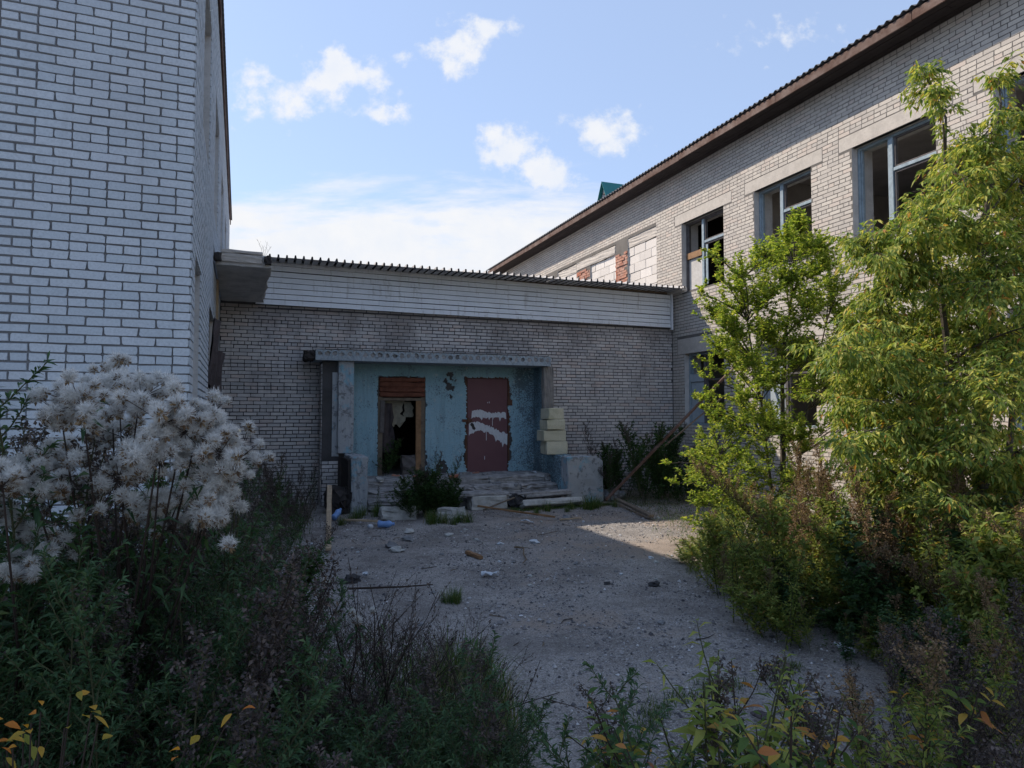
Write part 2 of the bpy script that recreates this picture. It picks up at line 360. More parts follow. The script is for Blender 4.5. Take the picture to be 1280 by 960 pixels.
def f_ground(t, b):
    p = pos(t)
    c = t.mix(t.step(t.noise(p, 1.1, 8, 0.75), 0.35, 0.68), (0.21, 0.195, 0.185), (0.39, 0.375, 0.36))
    grit = t.noise(p, 75, 4, 0.8)
    c = t.mix(t.step(grit, 0.53, 0.64, 0, 0.8), c, (0.60, 0.59, 0.58))
    c = t.mix(t.step(grit, 0.46, 0.36, 0, 0.8), c, (0.06, 0.052, 0.05))
    g2 = t.noise(p, 26, 5, 0.75)
    c = t.mix(t.step(g2, 0.50, 0.36, 0, 0.6), c, (0.085, 0.075, 0.07))
    vo = t.new('ShaderNodeTexVoronoi'); vo.inputs['Scale'].default_value = 38; t.put(vo.inputs['Vector'], p)
    rc = t.new('ShaderNodeSeparateColor'); t.put(rc.inputs[0], vo.outputs['Color'])
    peb = t.math('MULTIPLY', t.step(vo.outputs['Distance'], 0.33, 0.26), t.step(rc.outputs[0], 0.42, 0.5))
    c = t.mix(t.math('MULTIPLY', peb, 0.8), c, t.mix(rc.outputs[1], (0.17, 0.17, 0.19), (0.42, 0.42, 0.44)))
    sp = t.new('ShaderNodeSeparateXYZ'); t.put(sp.inputs[0], p)
    # bare earth nearer the walls and under the weeds
    earth = t.step(t.math('ADD', t.noise(p, 0.55, 6, 0.65), t.math('MULTIPLY', sp.outputs[0], 0.03)), 0.60, 0.76, 0, 0.55)
    c = t.mix(earth, c, (0.27, 0.205, 0.155))
    c = t.mix(t.step(t.noise(t.vmath('ADD', p, (2.0, 8.0, 0.0)), 0.7, 8, 0.7), 0.50, 0.60, 0, 0.45), c, (0.15, 0.138, 0.13))
    c = t.mix(t.step(t.noise(t.vmath('ADD', p, (9.0, 2.0, 0.0)), 1.4, 6, 0.7), 0.58, 0.70, 0, 0.5), c, (0.10, 0.085, 0.075))
    t.put(b.inputs['Base Color'], c)
    h = t.math('ADD', t.math('MULTIPLY', peb, 0.6), t.noise(p, 42, 7, 0.75))
    t.put(b.inputs['Normal'], t.bump(h, 0.9, 0.02))
M['ground'] = pmat('trodden gravel and earth', f_ground, 0.95, 0.15)
def f_gravel(t, b):
    r = island(t); c = t.ramp(r, [(0, (0.07, 0.07, 0.08)), (0.45, (0.19, 0.185, 0.19)), (0.85, (0.34, 0.335, 0.34)), (1, (0.60, 0.60, 0.62))]); t.put(b.inputs['Base Color'], c)
M['gravel'] = pmat('loose gravel', f_gravel, 0.9, 0.2)
def leaf_mat(name, stops, trans=0.35, rough=0.6, through=(1.25, 1.25, 0.75)):
    m = bpy.data.materials.new(name); m.use_nodes = True; t = NT(m.node_tree)
    b = t.n['Principled BSDF']; out = t.n['Material Output']
    r = rnd_piece(t)
    c = t.ramp(r, stops)
    t.put(b.inputs['Base Color'], c); b.inputs['Roughness'].default_value = rough; b.inputs['Specular IOR Level'].default_value = 0.3
    tr = t.new('ShaderNodeBsdfTranslucent'); t.put(tr.inputs[0], t.mix(1.0, c, through, 'MULTIPLY'))
    mx = t.new('ShaderNodeMixShader'); mx.inputs[0].default_value = trans
    t.l.new(b.outputs[0], mx.inputs[1]); t.l.new(tr.outputs[0], mx.inputs[2]); t.l.new(mx.outputs[0], out.inputs[0])
    return m
M['leaf_elm'] = leaf_mat('elm leaf', [(0, (0.10, 0.18, 0.025)), (0.4, (0.24, 0.33, 0.05)), (0.8, (0.38, 0.44, 0.08)), (1, (0.52, 0.50, 0.12))], 0.5)
M['leaf_maple'] = leaf_mat('box elder leaf', [(0, (0.08, 0.15, 0.035)), (0.4, (0.20, 0.28, 0.06)), (0.75, (0.38, 0.41, 0.10)), (0.965, (0.52, 0.47, 0.12)), (0.98, (0.42, 0.22, 0.05)), (1, (0.38, 0.18, 0.06))], 0.45)
M['leaf_shaded'] = leaf_mat('shaded weed leaf', [(0, (0.018, 0.045, 0.014)), (0.6, (0.035, 0.085, 0.022)), (0.95, (0.06, 0.12, 0.03)), (1, (0.11, 0.13, 0.035))], 0.3)  # deeper copy of the weed leaf, thicket shade put into its greens
M['leaf_lit'] = leaf_mat('weed leaf', [(0, (0.10, 0.155, 0.035)), (0.6, (0.21, 0.27, 0.06)), (0.92, (0.33, 0.34, 0.09)), (0.96, (0.38, 0.30, 0.06)), (1, (0.32, 0.15, 0.05))], 0.45)  # brighter copy of the weed leaf, sunlight put into its greens
M['leaf_bluegreen'] = leaf_mat('grey green leaf', [(0, (0.022, 0.055, 0.022)), (0.7, (0.045, 0.10, 0.04)), (1, (0.09, 0.14, 0.06))], 0.3)
M['leaf_turning'] = leaf_mat('leaf turning yellow', [(0, (0.05, 0.11, 0.03)), (0.68, (0.13, 0.19, 0.04)), (0.78, (0.42, 0.29, 0.05)), (0.85, (0.52, 0.28, 0.05)), (1, (0.40, 0.16, 0.07))], 0.4)
M['seed_brown'] = leaf_mat('brown seed plume', [(0, (0.11, 0.07, 0.045)), (0.6, (0.21, 0.14, 0.085)), (1, (0.33, 0.24, 0.14))], 0.35)
M['seed_purple'] = leaf_mat('dull purple seed plume', [(0, (0.04, 0.034, 0.034)), (0.6, (0.085, 0.068, 0.066)), (1, (0.16, 0.125, 0.11))], 0.25)
M['grass'] = leaf_mat('grass blade', [(0, (0.03, 0.07, 0.016)), (0.6, (0.07, 0.13, 0.03)), (0.9, (0.13, 0.17, 0.045)), (1, (0.28, 0.23, 0.11))], 0.35)
M['grass_dry'] = leaf_mat('dry grass', [(0, (0.10, 0.085, 0.05)), (0.6, (0.20, 0.17, 0.10)), (1, (0.33, 0.29, 0.19))], 0.3)
M['fluff'] = leaf_mat('white seed down', [(0, (0.56, 0.56, 0.54)), (1, (0.84, 0.84, 0.82))], 0.4, 0.9, (1.0, 1.0, 1.0))
M['petal'] = leaf_mat('yellow petal', [(0, (0.75, 0.50, 0.02)), (1, (0.85, 0.62, 0.04))], 0.3)
M['leaf_autumn'] = leaf_mat('orange autumn leaf', [(0, (0.55, 0.16, 0.03)), (0.5, (0.60, 0.30, 0.04)), (1, (0.22, 0.24, 0.04))], 0.45)
M['stem'] = plain('green brown stem', (0.07, 0.075, 0.035), 0.4, 6, 0.8, 0.2)
M['stem_dark'] = plain('dark dry stem', (0.045, 0.032, 0.026), 0.4, 6, 0.8, 0.2)
M['stem_dry'] = plain('straw stem', (0.20, 0.15, 0.10), 0.4, 6, 0.8, 0.2)
M['bark'] = plain('grey brown bark', (0.11, 0.095, 0.075), 0.5, 9, 0.9, 0.9)

# ================================================================ BUILDINGS
def wall_body(L, H, T_, holes, mats, name, z0=0.0, edge=0.02):
    """a wall L long, H high, T_ thick with real openings; mats = (face, reveal). Local x along, y inward, z up"""
    xs = sorted({0, L, *[h[0] for h in holes], *[h[1] for h in holes]}); zs = sorted({z0, H, *[h[2] for h in holes], *[h[3] for h in holes]})
    V, F, mi = [], [], []
    def inh(x, z): return any(h[0] < x < h[1] and h[2] < z < h[3] for h in holes)
    def quad(a, b_, c, d, m): i = len(V); V.extend([a, b_, c, d]); F.append((i, i+1, i+2, i+3)); mi.append(m)
    for i in range(len(xs)-1):
        for j in range(len(zs)-1):
            x0, x1, za, zb = xs[i], xs[i+1], zs[j], zs[j+1]
            if inh((x0+x1)/2, (za+zb)/2): continue
            quad((x0, 0, za), (x1, 0, za), (x1, 0, zb), (x0, 0, zb), 0)
            quad((x1, T_, za), (x0, T_, za), (x0, T_, zb), (x1, T_, zb), 1)
    for (x0, x1, za, zb) in holes:
        quad((x0, 0, za), (x0, 0, zb), (x0, T_, zb), (x0, T_, za), 1); quad((x1, 0, zb), (x1, 0, za), (x1, T_, za), (x1, T_, zb), 1)
        quad((x0, 0, za), (x0, T_, za), (x1, T_, za), (x1, 0, za), 1); quad((x0, T_, zb), (x0, 0, zb), (x1, 0, zb), (x1, T_, zb), 1)
    quad((0, 0, H), (L, 0, H), (L, T_, H), (0, T_, H), 0)
    quad((0, T_, z0), (0, 0, z0), (0, 0, H), (0, T_, H), 0); quad((L, 0, z0), (L, T_, z0), (L, T_, H), (L, 0, H), 0)
    V, F, mi = np.array(V), np.array(F), np.array(mi)
    return make_mesh([(V, F[mi == 0], 0), (V, F[mi == 1], 1)], mats, name)

BW, BH, JT = 0.25, 0.065, 0.010
def lay_bricks(L, H, gaps, z0=0.0, seed=0, header_every=6, phase=0, ragged=True):
    """rectangles (x, z, w, h) of a running bond with a header row every few courses"""
    r = random.Random(seed); out = []; n = int((H-z0)/0.077)
    for k in range(n):
        z = z0+k*0.077+JT/2
        hdr = (k+phase) % header_every == 0
        step = 0.13 if hdr else 0.26
        wid = step-JT
        x = (-r.choice([0.0, 0.03, -0.02])+r.uniform(-0.01, 0.01) if ragged else 0.0)-(0.0 if hdr else (0.13 if k % 2 else 0.0))
        free = [(0.0, L)]
        for g in gaps:
            if g[2] < z+BH and g[3] > z:
                nf = []
                for a, b in free:
                    if g[1] <= a or g[0] >= b: nf.append((a, b)); continue
                    if g[0] > a: nf.append((a, g[0]))
                    if g[1] < b: nf.append((g[1], b))
                free = nf
        while x < L:
            ww = wid*r.uniform(0.985, 1.0)
            for a, b in free:
                xa, xb = max(x, a+0.004), min(x+ww, b-0.004)
                if xb-xa > 0.035: out.append((xa, z+r.uniform(-0.0015, 0.0015), xb-xa, BH+r.uniform(-0.003, 0.001)))
            x += step
    return out
def brick_shape(seed, w=BW, h=BH, rag=0.004, proud=0.012):
    """a single brick face with worn, rounded corners and sides running back into the joint: 12 outline points, 34 triangles"""
    r = random.Random(seed); c = []
    for sx, sz in ((-1, -1), (1, -1), (1, 1), (-1, 1)):
        rd = r.choice([0.004, 0.006, 0.008, 0.013])
        e = [(sx*(w/2), sz*(h/2-rd)), (sx*(w/2-rd*0.35), sz*(h/2-rd*0.35)), (sx*(w/2-rd), sz*h/2)]
        if sx*sz > 0: c += e
        else: c += e[::-1]
    c = [(x+r.uniform(-rag, rag)*0.5, z+r.uniform(-rag, rag)*0.5) for x, z in c]
    n = len(c)
    if sum(c[i][0]*c[(i+1) % n][1]-c[(i+1) % n][0]*c[i][1] for i in range(n)) < 0: c = c[::-1]
    V = [(x*0.992, -proud, z*0.985) for x, z in c]+[(x, 0.004, z) for x, z in c]
    V.append((r.uniform(-.03, .03), -proud, 0))
    F = [(i, (i+1) % n, 2*n) for i in range(n)]
    Q = [(n+i, n+(i+1) % n, (i+1) % n, i) for i in range(n)]
    return V, F, Q
def simple_brick_batch(rects, seed, proud=0.012, amp=0.003):
    r = np.random.default_rng(seed); n = len(rects); R = np.array(rects)
    x0, z0, x1, z1 = R[:, 0], R[:, 1], R[:, 0]+R[:, 2], R[:, 1]+R[:, 3]
    cx = np.stack([x0, x1, x1, x0], 1); cz = np.stack([z0, z0, z1, z1], 1)
    j = r.uniform(-amp, amp, (n, 4)); j2 = r.uniform(-amp*0.6, amp*0.6, (n, 4)); py = -proud+r.uniform(-0.003, 0.002, (n, 1))*min(1, proud/0.024)+r.uniform(-.0004, .0004, (n, 4))
    ins = 0.004 if proud > 0.01 else 0.002; sx = np.array([1, -1, -1, 1])*ins; sz = np.array([1, 1, -1, -1])*ins
    B = np.stack([cx+j, np.full((n, 4), 0.004), cz+j2], -1); Fv = np.stack([cx+j+sx, py, cz+j2+sz], -1)
    V = np.concatenate([B, Fv], 1).reshape(-1, 3); b = (np.arange(n)*8)[:, None]
    F = np.concatenate([b+[4, 5, 6, 7], b+[0, 1, 5, 4], b+[1, 2, 6, 5], b+[2, 3, 7, 6], b+[3, 0, 4, 7]])
    return V, F
SHAPES = {}
def shape_lib(mat, key):
    if key in SHAPES: return SHAPES[key]
    lib = {}
    for kind, w in (('full', BW), ('half', 0.12)):
        lib[kind] = []
        for s in range(8):
            V, F, Q = brick_shape(s*3+(5 if kind == 'half' else 0), w, BH, 0.005 if key != 'brick_left' else 0.006)
            lib[kind].append(make_mesh([(V, F, 0), (V, Q, 0)], mat, 'brick'))
    SHAPES[key] = lib; return lib
def brick_facing(wall, rects, matkey, score, n_parts=300, seed=0, flat=1.0):
    """the n_parts bricks with the best score become objects of their own, the others one joined part"""
    lib = shape_lib(M[matkey], matkey)
    order = sorted(range(len(rects)), key=lambda i: -score(rects[i]))
    chosen = [i for i in order[:n_parts] if score(rects[i]) > 0]; cs = set(chosen)
    r = random.Random(seed)
    for i in chosen:
        x, z, w_, h_ = rects[i]
        kind = 'full' if w_ > 0.17 else 'half'
        me = r.choice(lib[kind])
        o = bpy.data.objects.new('brick', me); COL.objects.link(o); o.parent = wall
        o.location = (x+w_/2, r.uniform(-0.002, 0.001)*flat, z+h_/2); o.scale = (w_/(BW if kind == 'full' else 0.12), flat, h_/BH)
        o.rotation_euler = (r.uniform(-.02, .02)*flat, r.uniform(-.008, .008), r.uniform(-.006, .006)*flat)
    rest = [rects[i] for i in range(len(rects)) if i not in cs]
    if rest:
        o = link('brickwork', make_mesh([simple_brick_batch(rest, seed, 0.012*flat, 0.003 if flat == 1 else 0.002)], M[matkey], 'brickwork'), wall); tag(o, kind='stuff')
    return chosen

GROUND_Z = -0.3
# ---------------------------------------------------------------- right wing: long two-storey facade, sunlit
RX = 10.1; RY0, RY1 = -3.0, 28.4
rw = empty('school_wing', (RX, 12, 0), 'long two-storey grey brick school wing with empty windows and dark eave, on the right', 'building')
def rl(y): return RY1-y                         # local x of a world Y on the right wall (u runs towards the camera)
WT, WB = 6.74, 4.97
win_y = [(12.90, 14.56), (10.23, 11.86), (7.62, 9.25), (4.95, 6.70), (2.3, 3.95)]
low_y = [(12.95, 14.50), (10.2, 11.8), (7.60, 9.22), (4.95, 6.6), (2.3, 3.9)]
holes_r = [(rl(b), rl(a), WB, WT) for a, b in win_y]+[(rl(b), rl(a), 1.62, 3.40) for a, b in low_y]
band = [(15.72, 17.25), (17.95, 19.65), (20.65, 22.2), (22.9, 24.6)]   # openings over the link roof, walled up
holes_r += [(rl(b), rl(a), WB, 7.02) for a, b in band]
wall_r = link('facade_wall', wall_body(RY1-RY0, 8.13, 0.5, holes_r, (M['mortar_right'], M['render_white']), 'facade_wall', GROUND_Z), rw, (0, RY1-12, 0), (0, 0, rad(-90)))
gaps_r = list(holes_r)
lint = []
for a, b in win_y: gaps_r.append((rl(b)-0.30, rl(a)+0.30, WT, WT+0.27)); lint.append((a-0.3, b+0.3, WT, WT+0.27))
for a, b in low_y: gaps_r.append((rl(b)-0.30, rl(a)+0.30, 3.40, 3.80)); lint.append((a-0.3, b+0.3, 3.40, 3.80))
gaps_r.append((rl(17.95)+0.003, rl(17.25)-0.003, 4.9, 6.70)); gaps_r.append((rl(20.65), rl(19.65), 4.9, 6.70)); gaps_r.append((rl(22.9), rl(22.2), 4.9, 6.70))
gaps_r.append((rl(25.0), rl(15.74), 6.72, 7.06))
rects_r = lay_bricks(RY1-RY0, 8.10, gaps_r, GROUND_Z, 11)
def score_r(q):
    y = RY1-q[0]-q[2]/2; z = q[1]
    if not (6.3 < y < 15.4) or q[2] < 0.2: return 0
    if z < 5.0 and y < 11.5: return 0
    if z < 3.6: return 0
    return q[2]/(0.936*y+0.352*RX)-0.004*abs(z-7.0)
brick_facing(wall_r, rects_r, 'brick_right', score_r, 300, 3, 0.2)
for a, b, z0, z1 in lint:
    V, F = box(rl(b)+0.006, rl(a)-0.006, -0.003, 0.10, z0, z1-0.006)
    o = link('lintel', make_mesh([(V, F, 0)], M['lintel'], 'lintel'), wall_r)
    md = o.modifiers.new('bev', 'BEVEL'); md.width = 0.008
# the walled up band over the link roof
for i, (a, b, z0, z1) in enumerate([(15.74, 17.95, 6.73, 7.01), (17.97, 20.63, 6.72, 6.98), (20.66, 22.86, 6.70, 6.97), (22.9, 25.0, 6.70, 6.97)]):
    bm = rough_block(b-a-0.01, 0.24, z1-z0, 40+i, 0.010, 0.01, 5)
    o = link('beam', bm_mesh(bm, M['lintel'], 'beam'), wall_r, ((rl(a)+rl(b))/2, 0.145-0.04*(i % 2), z0))
rb = []
for a, b in ((17.25, 17.95), (19.65, 20.65), (22.2, 22.9)):      # red brick piers laid bare
    k = 0; z = 4.9
    while z < 6.64:
        x = rl(b)+0.005+(0.13 if k % 2 else 0); segs = [(rl(b)+0.005, rl(b)+0.12)] if k % 2 else []
        while x < rl(a)-0.05: segs.append((x, min(x+0.25, rl(a)-0.005))); x += 0.26
        for xa, xb in segs:
            if random.random() < 0.9: rb.append((xa, z, xb-xa, BH))
        z += 0.077; k += 1
lib_red = [make_mesh([(lambda t3: (t3[0], t3[1], 0))(brick_shape(s, BW, BH, 0.012, 0.02)), (lambda t3: (t3[0], t3[2], 0))(brick_shape(s, BW, BH, 0.012, 0.02))], M['brick_red'], 'red_brick') for s in range(5)]
for x, z, ww, hh in rb:
    o = link('red_brick', random.choice(lib_red), wall_r, (x+ww/2, random.uniform(-0.012, 0.02), z+hh/2)); o.scale = (ww/BW, 1, 1)
for a, b in band:
    k = 0; z = 4.97
    while z < 6.50:
        x = rl(b)+(0.0 if k % 2 else -0.3)
        while x < rl(a):
            xa, xb = max(x+0.004, rl(b)+0.01), min(x+0.596, rl(a)-0.01); x += 0.6
            if xb-xa < 0.06: continue
            bm = rough_block(xb-xa, 0.2, 0.242, int(x*100)+k, 0.004, 0.008, 0)
            link('aerated_block', bm_mesh(bm, M['aerated'], 'aerated_block'), wall_r, ((xa+xb)/2, 0.145+random.uniform(-.006, .006), z))
        z += 0.25; k += 1
# ends, back, floors, partitions, ceiling
def part_box(name, parent, mat, x0, x1, y0, y1, z0, z1, bev=0.0):
    V, F = box((x0-x1)/2, (x1-x0)/2, (y0-y1)/2, (y1-y0)/2, 0, z1-z0)
    o = link(name, make_mesh([(V, F, 0)], mat, name), parent, tuple(Vector(((x0+x1)/2, (y0+y1)/2, z0))-(parent.location if parent else Vector((0, 0, 0)))))
    if bev: md = o.modifiers.new('bev', 'BEVEL'); md.width = bev
    return o
part_box('end_wall', rw, M['brick_right'], RX+0.01, RX+12, RY1-0.4, RY1, GROUND_Z, 8.13)
part_box('end_wall', rw, M['brick_right'], RX+0.51, RX+12, RY0, RY0+0.4, GROUND_Z, 8.13)
back_holes = [(y, y+1.6, WB, WT) for y in np.arange(2.0, 28.0, 2.67)]+[(y, y+1.6, 1.62, 3.40) for y in np.arange(2.0, 28.0, 2.67)]  # unseen back windows, added to let skylight into the rooms
link('back_wall', wall_body(RY1-RY0, 8.13, 0.45, back_holes, (M['brick_right'], M['render_white']), 'back_wall', GROUND_Z), rw, (12.46, RY0-12, 0), (0, 0, rad(90)))
light_openings = [(y, y+1.9, 4.2, 6.9) for y in np.arange(1.6, 28.0, 2.67)]  # wide openings added so daylight passes through to the front rooms
link('corridor_wall', wall_body(RY1-RY0-1.0, 7.2, 0.15, light_openings, (M['interior'], M['interior']), 'corridor_wall', 0.0), rw, (5.75, RY0-11.5, 0), (0, 0, rad(90)))
part_box('floor_slab', rw, M['ceiling'], RX+0.51, RX+11.99, RY0+0.41, RY1-0.41, 3.95, 4.15)
part_box('ceiling_slab', rw, M['ceiling'], RX+0.51, RX+11.99, RY0+0.41, RY1-0.41, 7.25, 7.45)
part_box('ground_floor_slab', rw, M['concrete'], RX+0.51, RX+11.99, RY0+0.41, RY1-0.41, 0.2, 0.5)
for y in (4.4, 12.35, 15.2):
    part_box('partition', rw, M['interior'] if y < 13 else M['interior_dark'], RX+0.52, RX+5.59, y-0.1, y+0.1, 4.16, 7.24)
    part_box('partition', rw, M['interior'], RX+0.52, RX+5.59, y-0.1, y+0.1, 0.51, 3.94)
part_box('shade_wall', rw, M['interior_dark'], RX+3.0, RX+3.15, 12.46, 15.09, 4.16, 7.24)  # added wall; its near black carries the shade of the room
# window joinery
def make_window(wall, x0, x1, z0, z1, style, seed):
    """timber frame in an opening: posts, transom and boards; x grows towards the camera"""
    r = random.Random(seed); y0 = 0.13
    W_, H_ = x1-x0, z1-z0
    def bar(xa, xb, ya, yb, za, zb): return box(xa, xb, ya, yb, za, zb)+(0,)
    t = 0.055
    fr = [bar(0.004, t, 0, 0.12, 0.004, H_-0.004), bar(W_-t, W_-0.004, 0, 0.12, 0.004, H_-0.004), bar(t+.002, W_-t-.002, 0.003, 0.117, H_-t, H_-0.005), bar(t+.002, W_-t-.002, 0.003, 0.117, 0.005, t*0.8)]
    win = link('window', make_mesh(fr, M['frame_blue'] if style != 'unlit' else M['frame_dark'], 'window_frame'), wall.parent)
    win.rotation_euler = wall.rotation_euler
    mtx = Matrix.Rotation(wall.rotation_euler[2], 4, 'Z')
    win.location = wall.location+(mtx @ Vector((x0, y0, z0)))
    md = win.modifiers.new('bev', 'BEVEL'); md.width = 0.006
    def sub(name, bars, mat):
        o = link(name, make_mesh(bars, mat, name), win); m2 = o.modifiers.new('bev', 'BEVEL'); m2.width = 0.004; return o
    mx = W_*0.40
    sub('mullion', [bar(mx, mx+0.085, -0.006, 0.11, t*0.8+.002, H_-t-.002)], M['frame_blue'] if style != 'low' else M['frame_dark'])
    tz = H_*0.63
    if style in ('open', 'unlit'):
        sub('transom', [bar(mx+0.087, W_-t-.002, 0.0, 0.09, tz, tz+0.06)], M['frame_blue'])
        sub('sash', [bar(mx+0.09, mx+0.125, 0.02, 0.07, t, tz-.002), bar(W_-t-0.04, W_-t-.004, 0.02, 0.07, t, tz-.002), bar(mx+0.127, W_-t-.042, 0.022, 0.068, tz-0.04, tz-.003)], M['frame_dark'])
        sub('top_light', [bar(mx+0.09, mx+0.125, 0.02, 0.07, tz+.062, H_-t-.003), bar(W_-t-0.04, W_-t-.004, 0.02, 0.07, tz+.062, H_-t-.003), bar(mx+0.127, W_-t-.042, 0.022, 0.068, tz+.064, tz+0.095), bar(mx+0.127, W_-t-.042, 0.022, 0.068, H_-t-0.035, H_-t-.004)], M['frame_dark'])
        # narrow casement of two leaves, its glass gone
        sub('casement', [bar(t+.003, t+0.035, 0.02, 0.065, t, H_-t-.003), bar(mx-0.035, mx-.003, 0.02, 0.065, t, H_-t-.003)], M['frame_blue'] if style == 'open' else M['frame_dark'])
        if style == 'open':   # a few teeth of glass left in the rebate
            pass
    if style == 'unlit':
        o = sub('board', [bar(t-0.01, mx+0.01, -0.02, -0.004, H_*0.47, H_*0.56)], M['timber_orange'])
        sub('lower_panel', [bar(t+0.04, mx-0.04, 0.03, 0.05, t, H_*0.465)], M['render_white'])
        sub('hanging_board', [bar(mx+0.10, mx+0.20, 0.02, 0.04, 0.1, tz-0.05)], M['frame_blue'])
    if style == 'low':
        sub('transom', [bar(t+.002, mx-.002, 0.0, 0.09, tz-0.05, tz+0.14)], M['panel_blue'])
        sub('lower_panel', [bar(t+0.02, mx-0.02, 0.03, 0.06, t, tz-0.06)], M['panel_blue'])
        sub('sash', [bar(mx+0.09, mx+0.125, 0.02, 0.07, t, H_-t-.003), bar(W_-t-0.04, W_-t-.004, 0.02, 0.07, t, H_-t-.003), bar(mx+0.127, W_-t-.042, 0.022, 0.068, tz-0.04, tz)], M['frame_dark'])
    return win
for i, (a, b) in enumerate(win_y): make_window(wall_r, rl(b), rl(a), WB, WT, 'unlit' if i == 0 else 'open', i)
for i, (a, b) in enumerate(low_y): make_window(wall_r, rl(b), rl(a), 1.62, 3.40, 'low', 20+i)
# eave: soffit boards, fascia boards, wavy roofing sheets
EX, EZ = RX-0.52, 8.125
def gable_roof(wing, ex, ez, sgn, y0, y1, width, slope, see=True, seed=0):
    """soffit, fascia and wavy sheets; sgn = +1 when the roof climbs towards +X"""
    r = random.Random(seed); L0 = wing.location
    for k in range(4):
        xa = ex+sgn*(0.035+k*0.122); xb = xa+sgn*0.114
        yy = y0
        while yy < y1:
            ln = min(r.uniform(4.5, 6.0), y1-yy)
            part_box('soffit_board', wing, M['soffit'], min(xa, xb), max(xa, xb), yy+0.006, yy+ln-0.006, ez-0.028+r.uniform(-.004, .002), ez-0.003); yy += ln
    yy = y0
    while yy < y1:
        ln = min(r.uniform(3.0, 4.5), y1-yy)
        o = part_box('fascia_board', wing, M['fascia'], ex-0.014, ex+0.014, yy+0.004, yy+ln-0.004, ez-0.04+r.uniform(-.008, .004), ez+0.115, 0.004)
        o.rotation_euler = (r.uniform(-.002, .002), 0, r.uniform(-.002, .002)); yy += ln
    pitch, amp = 0.15, 0.024
    yy = y0-0.05; run = (width/2+0.55)
    n = 0
    while yy < y1:
        ln = min(1.05, y1+0.05-yy); m = max(2, int(ln/pitch*8)+1)
        ys = np.linspace(yy, yy+ln+0.04, m); zz = np.sin(ys/pitch*2*np.pi)*amp+r.uniform(0, 0.006)
        rows = []
        for f in (-0.05, run*0.33, run*0.66, run):
            rows.append(np.stack([np.full(m, ex+sgn*f), ys, ez+0.145+zz+(f+0.09)*slope], 1))
        rows2 = [q_-np.array([0, 0, 0.008]) for q_ in rows]
        V = np.concatenate(rows+rows2)-np.array(L0); F = []
        for a in range(3):
            for i in range(m-1):
                p = a*m+i; F.append((p, p+1, p+m+1, p+m)); p2 = p+4*m; F.append((p2, p2+m, p2+m+1, p2+1))
        for i in range(m-1): F.append((i, 4*m+i, 4*m+i+1, i+1))
        link('roof_sheet', make_mesh([(V, np.array(F), 0)], M['roof_wave'], 'roof_sheet', True), wing); yy += ln; n += 1
    zt = ez+0.145+(run+0.09)*slope
    xr = ex+sgn*run; xo = xr+sgn*(run+0.4)
    V = np.array([(xr, y0, zt), (xr, y1, zt), (xo, y1, zt-(run+0.4)*slope), (xo, y0, zt-(run+0.4)*slope)])
    V = np.concatenate([V, V-[0, 0, 0.03]])-np.array(L0); F = np.array([(0, 1, 2, 3), (7, 6, 5, 4), (0, 3, 7, 4), (2, 1, 5, 6), (3, 2, 6, 7), (1, 0, 4, 5)])
    link('far_roof_slope', make_mesh([(V, F, 0)], M['roof_wave'], 'far_roof_slope'), wing)
    for yg in (y0+0.3, y1-0.35):     # gable triangles
        w0 = ex+sgn*0.6; w1 = xo-sgn*0.5; zb = ez+0.01
        V = np.array([(w0, yg, zb), (w1, yg, zb), (xr, yg, zt-0.12), (w0, yg+0.2, zb), (w1, yg+0.2, zb), (xr, yg+0.2, zt-0.12)])-np.array(L0)
        link('gable', make_mesh([(V, np.array([(0, 1, 2), (5, 4, 3)]), 0), (V, np.array([(0, 3, 4, 1), (1, 4, 5, 2), (2, 5, 3, 0)]), 0)], M['soffit'], 'gable'), wing)
gable_roof(rw, EX, EZ, 1, RY0-0.4, RY1+0.1, 12.5, 0.34, True, 5)
# small turquoise-roofed dormer on the slope
V = np.array([(10.85, 19.55, 8.75), (10.85, 20.45, 8.75), (10.85, 20.0, 9.62), (12.9, 19.55, 8.75), (12.9, 20.45, 8.75), (12.9, 20.0, 9.62)])-np.array(rw.location)
dm = link('roof_dormer', make_mesh([(V, np.array([(0, 2, 1), (3, 4, 5)]), 0), (V, np.array([(0, 1, 4, 3)]), 0)], M['render_white'], 'dormer_front'), rw)
for s in (-1, 1):
    c = np.array([(10.72, 20.0, 9.68), (13.0, 20.0, 9.68), (13.0, 20.0+s*0.56, 8.62), (10.72, 20.0+s*0.56, 8.62)])-np.array(rw.location)
    V = np.concatenate([c, c-np.array([0, 0, 0.03])]); F = np.array([(0, 1, 2, 3), (7, 6, 5, 4), (0, 3, 7, 4), (3, 2, 6, 7), (2, 1, 5, 6), (1, 0, 4, 5)])
    link('dormer_roof_sheet', make_mesh([(V, F, 0)], M['turquoise'], 'dormer_roof'), dm)
for k in range(4): link('louvre', make_mesh([box(-0.03, 0.0, -0.2+k*0.04, 0.2-k*0.04, 0, 0.05)+(0,)], M['frame_dark'], 'louvre'), dm, tuple(Vector((10.84, 20.0, 8.86+k*0.13))-rw.location))

# ---------------------------------------------------------------- left wing: near brick corner
LC = Vector((-0.557, 6.5, 0)); TILT = rad(1.2)
lw = empty('school_wing', tuple(LC), 'near two-storey wing of white brick whose blind end wall fills the left edge', 'building')
HL = 8.13
front_L = 7.01
